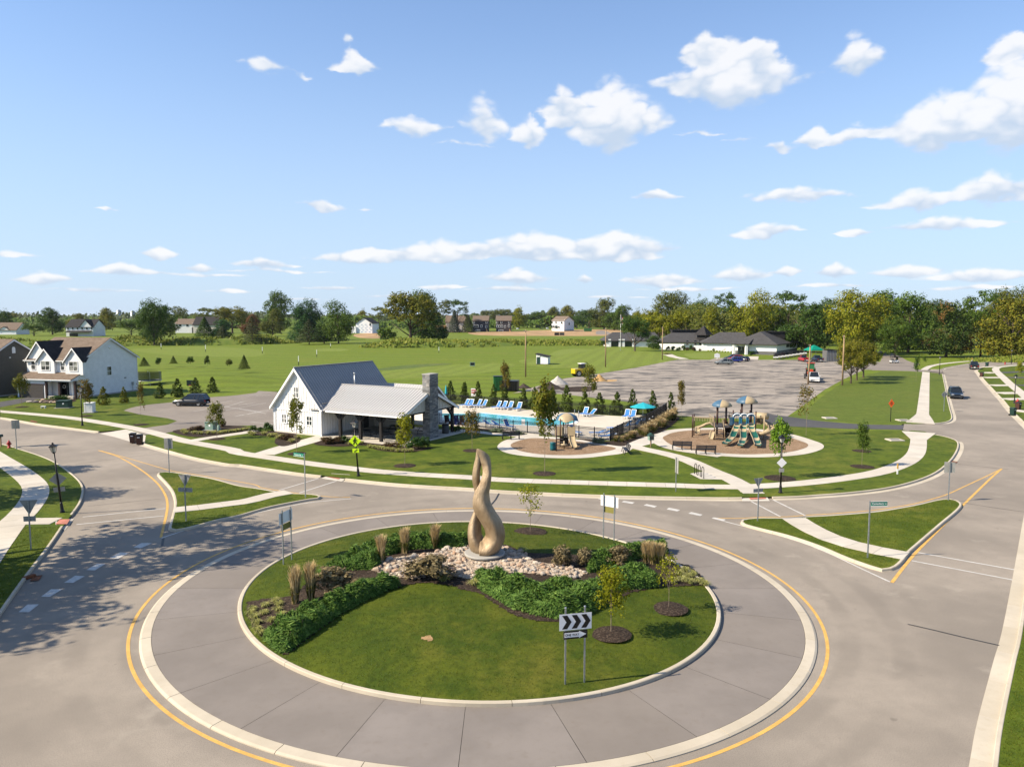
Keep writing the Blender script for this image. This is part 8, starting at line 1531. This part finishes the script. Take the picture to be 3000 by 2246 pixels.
# ---------------------------------------------------------------- far houses (at their flat-ground distance)
def fwin(par, ax, off, u, z, w, h, sg=-1, mt='glass'):
    m = MB(); d = .25
    if ax == 'y': m.b2((u-w/2-d,off,z-d),(u+w/2+d,off+sg*.1,z+h+d)); o = m.build('window', M['trim'], par); MB().b2((u-w/2,off,z),(u+w/2,off+sg*.16,z+h)).build('pane', M[mt], o)
    else: m.b2((off,u-w/2-d,z-d),(off+sg*.1,u+w/2+d,z+h+d)); o = m.build('window', M['trim'], par); MB().b2((off,u-w/2,z),(off+sg*.16,u+w/2,z+h)).build('pane', M[mt], o)
def fhouse(name, b, rz, w, d, e, r, wall, roof, label, ridge='x', wins=(), side=(), gable=None, porch=None, sidem=None):
    t = thing(name, label, 'house', b, rz, 'far houses beyond the fairway'); m = MB(); m.b2((-w/2,0,0),(w/2,d,e))
    m.build('wall', M[wall], t); g = MB(); rf = MB(); o = .5
    if ridge == 'x':
        for x in (-w/2,w/2-.1): g.prism([(x,0,e),(x,d,e),(x,d/2,r-.15)], (.1,0,0))
        slab(rf, [(-w/2-o,d/2,r),(w/2+o,d/2,r),(w/2+o,-o,e-.3),(-w/2-o,-o,e-.3)], .25); slab(rf, [(-w/2-o,d/2,r),(w/2+o,d/2,r),(w/2+o,d+o,e-.3),(-w/2-o,d+o,e-.3)], .25)
    else:
        for y in (0,d-.1): g.prism([(-w/2,y,e),(w/2,y,e),(0,y,r-.15)], (0,.1,0))
        slab(rf, [(0,-o,r),(0,d+o,r),(w/2+o,d+o,e-.3),(w/2+o,-o,e-.3)], .25); slab(rf, [(0,-o,r),(0,d+o,r),(-w/2-o,d+o,e-.3),(-w/2-o,-o,e-.3)], .25)
    g.build('gable_wall', M[sidem or wall], t); rfo = rf.build('roof', M[roof], t)
    if sidem: MB().b2((w/2,.05,.0),(w/2+.12,d-.05,e)).build('side_wall', M[sidem], t)
    for u, z, ww, hh_ in wins: fwin(t, 'y', -.0, u, z, ww, hh_)
    for u, z, ww, hh_ in side: fwin(t, 'x', w/2+(.12 if sidem else 0), u, z, ww, hh_, 1)
    if gable: x0, x1, zr = gable; xm = (x0+x1)/2; MB().prism([(x0,-.2,e-.4),(x1,-.2,e-.4),(xm,-.2,zr)], (0,d*.4,0)).build('front_gable', M[wall], t); q = MB(); slab(q, [(xm,-.6,zr+.3),(xm,d/2,zr+.3),(x1+.4,d*.2,e-.5),(x1+.4,-.6,e-.5)], .2); slab(q, [(xm,-.6,zr+.3),(xm,d/2,zr+.3),(x0-.4,d*.2,e-.5),(x0-.4,-.6,e-.5)], .2); q.build('gable_roof', M[roof], t)
    if porch: x0, x1, pd, pz = porch; q = MB(); slab(q, [(x0,0,pz+.9),(x1,0,pz+.9),(x1,-pd,pz),(x0,-pd,pz)], .25); q.build('porch_roof', M[roof], t)
    return t
sc_ = lambda z, y0, y1, b: abs(y1-y0)*SH[z][2]*b.y/F
b = G('z1',690,487); W_ = sc_('z1',560,793,b); e = height(b,'z1',405); r = height(b,'z1',338)
t = fhouse('far_house', b, 0, W_, 14, e, r, 'siding', 'shingledk', 'far white house with black roof and front gable at left', 'x', [(-W_*.42+i*W_*.175, e*.72, W_*.055, e*.2) for i in range(6)], gable=(W_*.0,W_*.48,r-.6), porch=(-W_*.45,W_*.45,3,e*.46)); BOX('garage_door', (-W_*.22,-.2,e*.16), (W_*.3,.3,e*.3), M['black'], t)
b = G('z1',45,472); W_ = sc_('z1',-60,132,b); t = fhouse('far_house', b, 0, W_, 14, height(b,'z1',430), height(b,'z1',368), 'wrap', 'shingle', 'unfinished house with brown roof at the left edge of the horizon', 'x', gable=(-W_*.3,W_*.25,height(b,'z1',405)))
b = G('z1',1590,458); W_ = sc_('z1',1500,1648,b); e = height(b,'z1',378); t = fhouse('far_house', b, 0, W_, 14, e, height(b,'z1',335), 'siding', 'shingle', 'far white house with brown roof right of the very large tree', 'x', [(-W_*.2,e*.7,W_*.14,e*.22),(W_*.22,e*.7,W_*.14,e*.22)]); BOX('annex', (W_*.6,2,e*.3), (W_*.2,6,e*.6), M['sidedgrey'], t)
b = G('z1',1770,460); W_ = sc_('z1',1682,1880,b); fhouse('far_house', b, 0, W_, 14, height(b,'z1',385), height(b,'z1',318), 'cream', 'shingledk', 'far tan house with black roof behind the dark cedar', 'x')
b = G('z2',1082,460); W_ = sc_('z2',1010,1155,b); e = height(b,'z2',372); t = fhouse('far_house', b, -.12, W_, 16, e, height(b,'z2',325), 'wrap', 'shingledk', 'far white wrapped house between the oval tree and the biggest tree', 'y', [(W_*.38,e*.75,W_*.08,e*.25)]); BOX('annex', (-W_*.62,3,e*.3), (W_*.3,8,e*.7), M['wrap'], t)
for k in range(5):
    for j in range(4): BOX('wrap_print', (-W_*.38+j*W_*.24+(k % 2)*W_*.08,-.08,e*.14+k*e*.18), (W_*.1,.1,e*.025), M['blue'], t)
b = G('fh',180,492); W_ = sc_('fh',105,250,b); t = thing('framed_house', 'bare timber frame of a house under construction behind the spruces', 'house', b)
for i in range(9): BOX('stud', (-W_/2+i*W_/8,0,height(b,'fh',415)/2), (.5,.5,height(b,'fh',415)), M['plywood'], t)
for z in (.3,height(b,'fh',415)): BOX('plate_beam', (0,0,z), (W_,.7,.7), M['plywood'], t)
BOX('sheathing', (0,5,height(b,'fh',430)/2), (W_*.9,.4,height(b,'fh',430)), M['plywood'], t)
b = G('fh',370,492); W_ = sc_('fh',255,500,b); fhouse('far_house', b, 0, W_, 16, height(b,'fh',370), height(b,'fh',282), 'cream', 'shingle', 'pale house with brown roof behind the blue spruce', 'x')
for x0, x1, wl, sd, lb, wn in ((600,800,'sidenavy','sidelg','navy sided unfinished house with brown roof',((-.44,.72),(.38,.72),(-.4,.36),(-.3,.36),(-.2,.36),(.05,.38),(.36,.33))), (902,1097,'sidedgrey','sidelg','charcoal sided unfinished house right of the navy one',((-.44,.72),(-.16,.72),(.36,.72),(-.42,.36),(-.28,.36),(-.12,.36),(.08,.33),(.34,.38)))):
    b = G('fh',(x0+x1)/2,492); W_ = sc_('fh',x0,x1,b); e = height(b,'fh',348); t = fhouse('far_house', b, .0, W_, 22, e, height(b,'fh',286), wl, 'shingle', lb, 'x', [(u*W_,v*e+.3,W_*.085,e*.17) for u, v in wn]+[(-W_*.2,e*.04,W_*.3,e*.1)])
    MB().b2((-W_/2-.15,.05,0),(-W_/2,21.9,e)).build('side_wall', M[sd], t); MB().prism([(-W_/2-.15,0,e),(-W_/2-.15,22,e),(-W_/2-.15,11,height(b,'fh',290))], (.1,0,0)).build('gable_wall', M[sd], t); MB().prism([(W_*.36,-3,0),(W_*.48,-3,0),(W_*.36,-3,e*.3)], (0,2,0)).build('deck_stair', M['plywood'], t)
b = G('fh',1780,487); e = height(b,'fh',348); r = height(b,'fh',292); m1 = sc_('fh',1640,1780,b); m2 = sc_('fh',1780,1925,b)
t = thing('far_house', 'boxy white unfinished house standing alone on the building site', 'house', b, 0, 'far houses beyond the fairway'); a = Vector((-m1*1.0, 22, 0)); c = Vector((m2*1.0, 14, 0)); o0 = Vector((0,0,0)); d = a+c
m = MB(); m.prism([o0,c,d,a], (0,0,e)); m.build('wall', M['wrap'], t); MB().prism([o0+Vector((0,-.2,0)),c+Vector((0,-.2,0)),c+Vector((0,1,0)),o0+Vector((0,1,0))], (0,0,e*.12)).build('foundation', M['concrete2'], t); q = MB(); up = Vector((0,0,1)); ra, rb = c/2+up*r, c/2+a+up*r; n1 = (o0-c/2)*.08; slab(q, [ra-a*.04, rb+a*.04, a+up*(e-.4)+n1+a*.04, o0+up*(e-.4)+n1-a*.04], .3); n2 = (c-c/2)*.08; slab(q, [ra-a*.04, rb+a*.04, d+up*(e-.4)+n2+a*.04, c+up*(e-.4)+n2-a*.04], .3); q.build('roof', M['shingle'], t); MB().prism([o0+up*e, c+up*e, c/2+up*(r-.3)], tuple(a*.02)).build('gable_wall', M['wrap'], t)
for u, v, w_, h_ in ((.12,.70,.10,.17),(.6,.70,.06,.2),(.92,.70,.06,.2),(.35,.28,.07,.2),(.5,.24,.12,.28),(.62,.26,.07,.24),(.77,.28,.07,.24),(.92,.28,.07,.24)):
    p = a*u+Vector((-.25,-.25,0)); MB().prism([p, p+a*w_, p+a*w_+up*e*h_, p+up*e*h_], (-.3,-.3,0)).build('window', M['glass'], t).location = (0,0,e*v)
p = c*.48+Vector((0,-.3,e*.55)); MB().prism([p,p+c*.08,p+c*.08+up*e*.24,p+up*e*.24], (0,-.3,0)).build('window', M['glass'], t)
for k in range(6):
    for j in range(5): p = c*(.08+j*.19+(k % 2)*.06)+Vector((0,-.15,e*(.2+k*.13))); MB().prism([p,p+c*.07,p+c*.07+up*e*.02,p+up*e*.02], (0,-.2,0)).build('wrap_print', M['blue'], t)
for x, y, w_, lb in ((1562,372,60,'left grey farm silo on the horizon'),(1740,375,55,'right grey farm silo on the horizon')): b = Vector(((px('fa',x,y)[0]-1500)/F*1100,1100,0)); t = thing('silo', lb, 'silo', b); h = height(b,'fa',312 if x < 1600 else 322); r = w_*.226*1100/F/2; MB().cyl((0,0,0),(0,0,h),r,n=14).build('drum', M['galv'], t, True); MB().lathe([(r*1.02,h),(r*.6,h+1.2),(.3,h+1.8)], n=14).build('cap', M['galv'], t, True)
# small fairway shed
b = G('fh',1495,918); t = thing('fairway_shed', 'small white shed with sloping roof on the fairway', 'shed', b, -.25); W_ = sc_('fh',1425,1578,b); D_ = 3.2; e0, e1 = height(b,'fh',790), height(b,'fh',822); m = MB(); m.prism([(-W_/2,0,.15),(W_/2,0,.15),(W_/2,0,e1),(-W_/2,0,e0)], (0,D_,0)); m.build('wall', M['white'], t); m = MB(); slab(m, [(-W_/2-.3,-.3,e0+.25),(W_/2+.3,-.3,e1+.2),(W_/2+.3,D_+.3,e1+.2),(-W_/2-.3,D_+.3,e0+.25)], .12); m.build('roof', M['shingledk'], t); BOX('doorway', (-W_*.32,-.04,1.0), (W_*.28,.1,1.9), M['boxgreen'], t); BOX('hatch', (-W_*.32,-.05,2.35), (W_*.28,.1,.6), M['plastic'], t); BOX('skid', (0,-.06,.08), (W_,.2,.16), M['dgrey'], t)
# ---------------------------------------------------------------- clubhouse
club = thing('clubhouse', 'long low white golf clubhouse with dark shingle roofs and a pointed turret', 'building', G('c2',1185,555), 0); CB = club.location.copy()
def hip(pts, e, r, ridge, wall='white', oh=.9, ground=0, par=club):
    """pts: plan corners (world, 4, counter-clockwise from front left), ridge: two fractions along the long axis"""
    P = [Vector((p[0]-CB.x, p[1]-CB.y, 0)) for p in pts]; c = sum(P, Vector())/4; m = MB(); m.prism(P, (0,0,e)); w_ = m.build('wall', M[wall], par)
    Q = [p+(p-c).normalized()*oh*1.3+Vector((0,0,e-.15)) for p in P]; lng = (P[1]-P[0]).length > (P[3]-P[0]).length
    a0, a1 = ((P[0]+P[3])/2, (P[1]+P[2])/2) if lng else ((P[0]+P[1])/2, (P[3]+P[2])/2); r0, r1 = a0.lerp(a1, ridge[0])+Vector((0,0,r)), a0.lerp(a1, ridge[1])+Vector((0,0,r)); q = MB()
    F4 = [[Q[0],Q[1],r1,r0],[Q[2],Q[3],r0,r1],[Q[1],Q[2],r1],[Q[3],Q[0],r0]] if lng else [[Q[1],Q[2],r1,r0],[Q[3],Q[0],r0,r1],[Q[0],Q[1],r0],[Q[2],Q[3],r1]]
    for f in F4: q.add(f, [tuple(range(len(f)))])
    q.prism([p-Vector((0,0,.02)) for p in Q], (0,0,-.3)); ro = q.build('roof', M['shinglegr'], par); return P, w_, ro
C0 = G('c2',1185,555); e2 = Vector((.568,.823,0)); e1 = Vector((.823,-.568,0)); A0 = C0-e1*15; eR = height(C0,'c2',372)
P_, w_, ro = hip([A0, C0, C0+e2*27, A0+e2*27], eR, 7.6, (.25,.75)); o_ = lambda v: v-CB
MB().prism([o_(C0+e1*.05), o_(C0+e2*26.9+e1*.05), o_(C0+e2*26.9-e1*.2), o_(C0-e1*.2)], (0,0,1.3)).build('block_base', M['brick'], club); MB().prism([o_(A0-e2*.06), o_(C0-e2*.06), o_(C0+e2*.2), o_(A0+e2*.2)], (0,0,1.2)).build('block_base', M['brick'], club)
for k in range(6): p = o_(C0+e2*(12+k*2.2)+e1*.06); MB().prism([p, p+e2*1.7, p+e2*1.7+Vector((0,0,1.2)), p+Vector((0,0,1.2))], tuple(e1*.06)).build('window', M['glass'], club).location = (0,0,2.2)
p = o_(A0+e1*1.5-e2*.1)                                   # entrance porch
for k in (0, 4.2): q = p+e1*k-e2*2.2; BOX('column', (q.x,q.y,eR/2), (.8,.8,eR), M['white'], club)
for k in range(3): q = p+e1*(.6+k*1.3); MB().prism([q, q+e1*1.1, q+e1*1.1+Vector((0,0,2.6)), q+Vector((0,0,2.6))], tuple(-e2*.08)).build('glass_door', M['glass'], club)
m = MB(); a, b_ = p-e1*.8, p+e1*5.2; slab(m, [a+Vector((0,0,eR+1.5))+e2*2, b_+Vector((0,0,eR+1.5))+e2*2, b_-e2*3+Vector((0,0,eR-.1)), a-e2*3+Vector((0,0,eR-.1))], .3); m.build('porch_roof', M['shinglegr'], club)
def ridgebox(z, x0, x1, yt, yb, dist, dep=3.0):           # raised clerestory on the ridge
    a = Vector(((px(z,x0,0)[0]-1500)/F*dist, dist, 0)); b_ = Vector(((px(z,x1,0)[0]-1500)/F*dist, dist, 0)); h1, h0 = height(a,z,yt), height(a,z,yb); m = MB(); x = b_.x-a.x; o = a-CB
    m.prism([(o.x,o.y,h0-1.5),(o.x+x,o.y,h0-1.5),(o.x+x,o.y,h1-.25),(o.x,o.y,h1-.25)], (0,dep,0)); m.build('clerestory', M['shingledk'], club); m = MB(); m.b2((o.x-.2,o.y-.3,h1-.25),(o.x+x+.2,o.y+dep+.3,h1)); m.build('ridge_roof', M['shingledk'], club)
ridgebox('c2',985,1320,175,230,262)
b0, b1 = G('c2',20,470), G('c2',705,482); hip([b0, b1, b1+Vector((2,12,0)), b0+Vector((2,12,0))], height(b0,'c2',345), height(b0+Vector((0,6,0)),'c2',178), (.40,.995))
b0, b1 = G('c1',960,548), G('c1',1790,548); eM = height(b0,'c1',448); hip([b0, b1, b1+Vector((2,15,0)), b0+Vector((2,15,0))], eM, height(b0+Vector((0,10,0)),'c1',300), (.25,.78)); ridgebox('c1',1150,1620,256,310,b0.y+9)
b2 = G('c1',-0,520); b0, b1 = G('c1',92,528), G('c1',955,528); eL = height(b0,'c1',422); hip([b0, b1, b1+Vector((0,16,0)), b0+Vector((0,16,0))], eL, height(b0+Vector((0,8,0)),'c1',292), (.16,.97))
for x in (255,420): p = G('c1',x,528)-CB; MB().b2((p.x-2.2,p.y-.1,0),(p.x+2.2,p.y+.02,2.5)).build('glass_door', M['glass'], club); [MB().b2((p.x+s*2.9-.5,p.y-.5,0),(p.x+s*2.9+.5,p.y-.1,3.2)).build('column', M['white'], club) for s in (-1,1)]
tb_ = Vector(((px('c1',1660,0)[0]-1500)/F*(b0.y-10), b0.y-10, 0)); o = tb_-CB; hT = height(tb_,'c1',190); MB().lathe([(4.2,5.2),(3.4,5.8),(.1,hT)], n=4).build('turret_roof', M['shingledk'], club, loc=(o.x,o.y,0)); MB().lathe([(2.6,3),(2.6,5.6)], n=4).build('turret', M['shingledk'], club, loc=(o.x,o.y,0))
for x in (1400,1530,1610,1660,1710): p = G('c1',x,548)-CB; MB().b2((p.x-.45,p.y-.12,1.2),(p.x+.45,p.y+.02,3.0)).build('window', M['glass'], club)
p = G('c1',1442,430); pz = Vector((p.x,b0.y-2,0)); 
MB().lathe([(.35,0),(.35,1.0),(.6,1.1),(.6,1.6),(.1,1.9)], n=10).build('roof_vent', M['galv'], club, loc=((px('c1',1442,0)[0]-1500)/F*(b0.y-5)-CB.x, b0.y-5-CB.y, eM+1.2))
# terrace wall, railings, parasols and hedges in front
a, b_ = G('c1',950,572)-CB, G('c1',1345,578)-CB; MB().prism([a, b_, b_+Vector((0,.3,0)), a+Vector((0,.3,0))], (0,0,2.2)).build('terrace_wall', M['white'], club)
a, b_ = G('c1',1510,590)-CB, G('c1',1720,592)-CB; MB().prism([a, b_, b_+Vector((0,.3,0)), a+Vector((0,.3,0))], (0,0,1.9)).build('terrace_wall', M['white'], club)
a, b_ = G('c1',1725,592)-CB, G('c2',580,520)-CB
for z in (.5,1.0,1.5): MB().tube([a+Vector((0,0,z)), b_+Vector((0,0,z))], .09, 5).build('terrace_rail', M['white'], club)
for k in range(12): p = a.lerp(b_, k/11); BOX('terrace_post', (p.x,p.y,.85), (.2,.2,1.7), M['white'], club)
for n, x in enumerate((130,250,380,470)): b = G('c2', x, 440); t = thing('terrace_parasol', '%s white parasol from the left on the clubhouse terrace' % ORD[n], 'parasol', b, 0, 'white terrace parasols'); MB().cyl((0,0,0),(0,0,2.4),.05,n=6).build('pole', M['plastic'], t); MB().lathe([(1.8,2.1),(.1,2.9)], n=8).build('canopy', M['plastic'], t)
for n, (x, y, w_, h_, lf) in enumerate(sorted(((1090,585,80,1.7,'dark'),(1170,590,90,1.8,'dark'),(1260,595,100,1.6,'box'),(1340,590,90,2.0,'dark'),(1400,592,60,1.4,'mauve'),(1460,590,80,2.2,'box'),(1510,600,80,1.6,'mauve'),(940,572,60,1.8,'dark'),(1610,600,50,1.0,'mauve'),(1840,600,80,1.3,'sage'),(2000,600,70,1.2,'sage'),(2160,600,110,2.0,'box'),(40,525,140,2.6,'dark')))): shrub('c1', x, y, w_, h_, lf, '%s shrub from the left along the clubhouse terrace' % (ORD[n-0]), 'shrubs along the clubhouse terrace')
shrub('c1',1070,650,160,.7,'varieg','pale yellow low hedge beside the clubhouse path'); sheet('club_path', [W(('c1', [(975,640),(1050,660),(1150,650),(1250,690),(1430,725),(1280,728),(1100,690)]))], ZL+.02, M['walk']); sheet('club_path', [W(('c2', [(680,620),(760,575),(900,575),(890,625)]))], ZL+.02, M['walk'])
shrub('c2',785,560,120,1.6,'box','round shrub left of the clubhouse entrance'); t = thing('lot_sign', 'small white gabled sign at the lot edge before the clubhouse', 'sign', G('c1',1885,732)); BOX('board', (0,0,1.0), (1.6,.1,1.0), M['white'], t); MB().prism([(-.9,-.07,1.5),(.9,-.07,1.5),(0,-.07,1.9)], (0,.14,0)).build('gable', M['white'], t); BOX('post', (0,0,.3), (.15,.12,.6), M['white'], t)
# ---------------------------------------------------------------- big trees left of the frame whose shade falls across the near road
for (x, y, h, w_, lb) in ((-35.2,38.0,15.5,13.5,'large street tree just left of the frame shading the crosswalk'), (-38.5,29.5,14,12.5,'large street tree left of the frame shading the near road'), (-43,52,10,8,'street tree left of the frame behind the left sidewalk'), (-48,62,9,5,'small street tree left of the frame near the hydrant')): plant('street_tree', 'spread', 'oak', Vector((x,y,ZL)), h, w_, lb, 'tree', 'street trees left of the frame')
# ---------------------------------------------------------------- summer haze
hz_ = MB(); hz_.b2((-9400,-3300,-1.6),(9400,14300,31)); hm = bpy.data.materials.new('haze'); hm.use_nodes = True; hn = hm.node_tree; hn.nodes.clear()
pv = hn.nodes.new('ShaderNodeVolumePrincipled'); pv.inputs['Color'].default_value = (.80,.88,1,1); pv.inputs['Density'].default_value = .00003; pv.inputs['Anisotropy'].default_value = .1; ho_ = hn.nodes.new('ShaderNodeOutputMaterial'); hn.links.new(pv.outputs[0], ho_.inputs['Volume'])
tag(hz_.build('haze', hm), 'thin pale summer haze over the fields', 'haze', None, 'stuff')
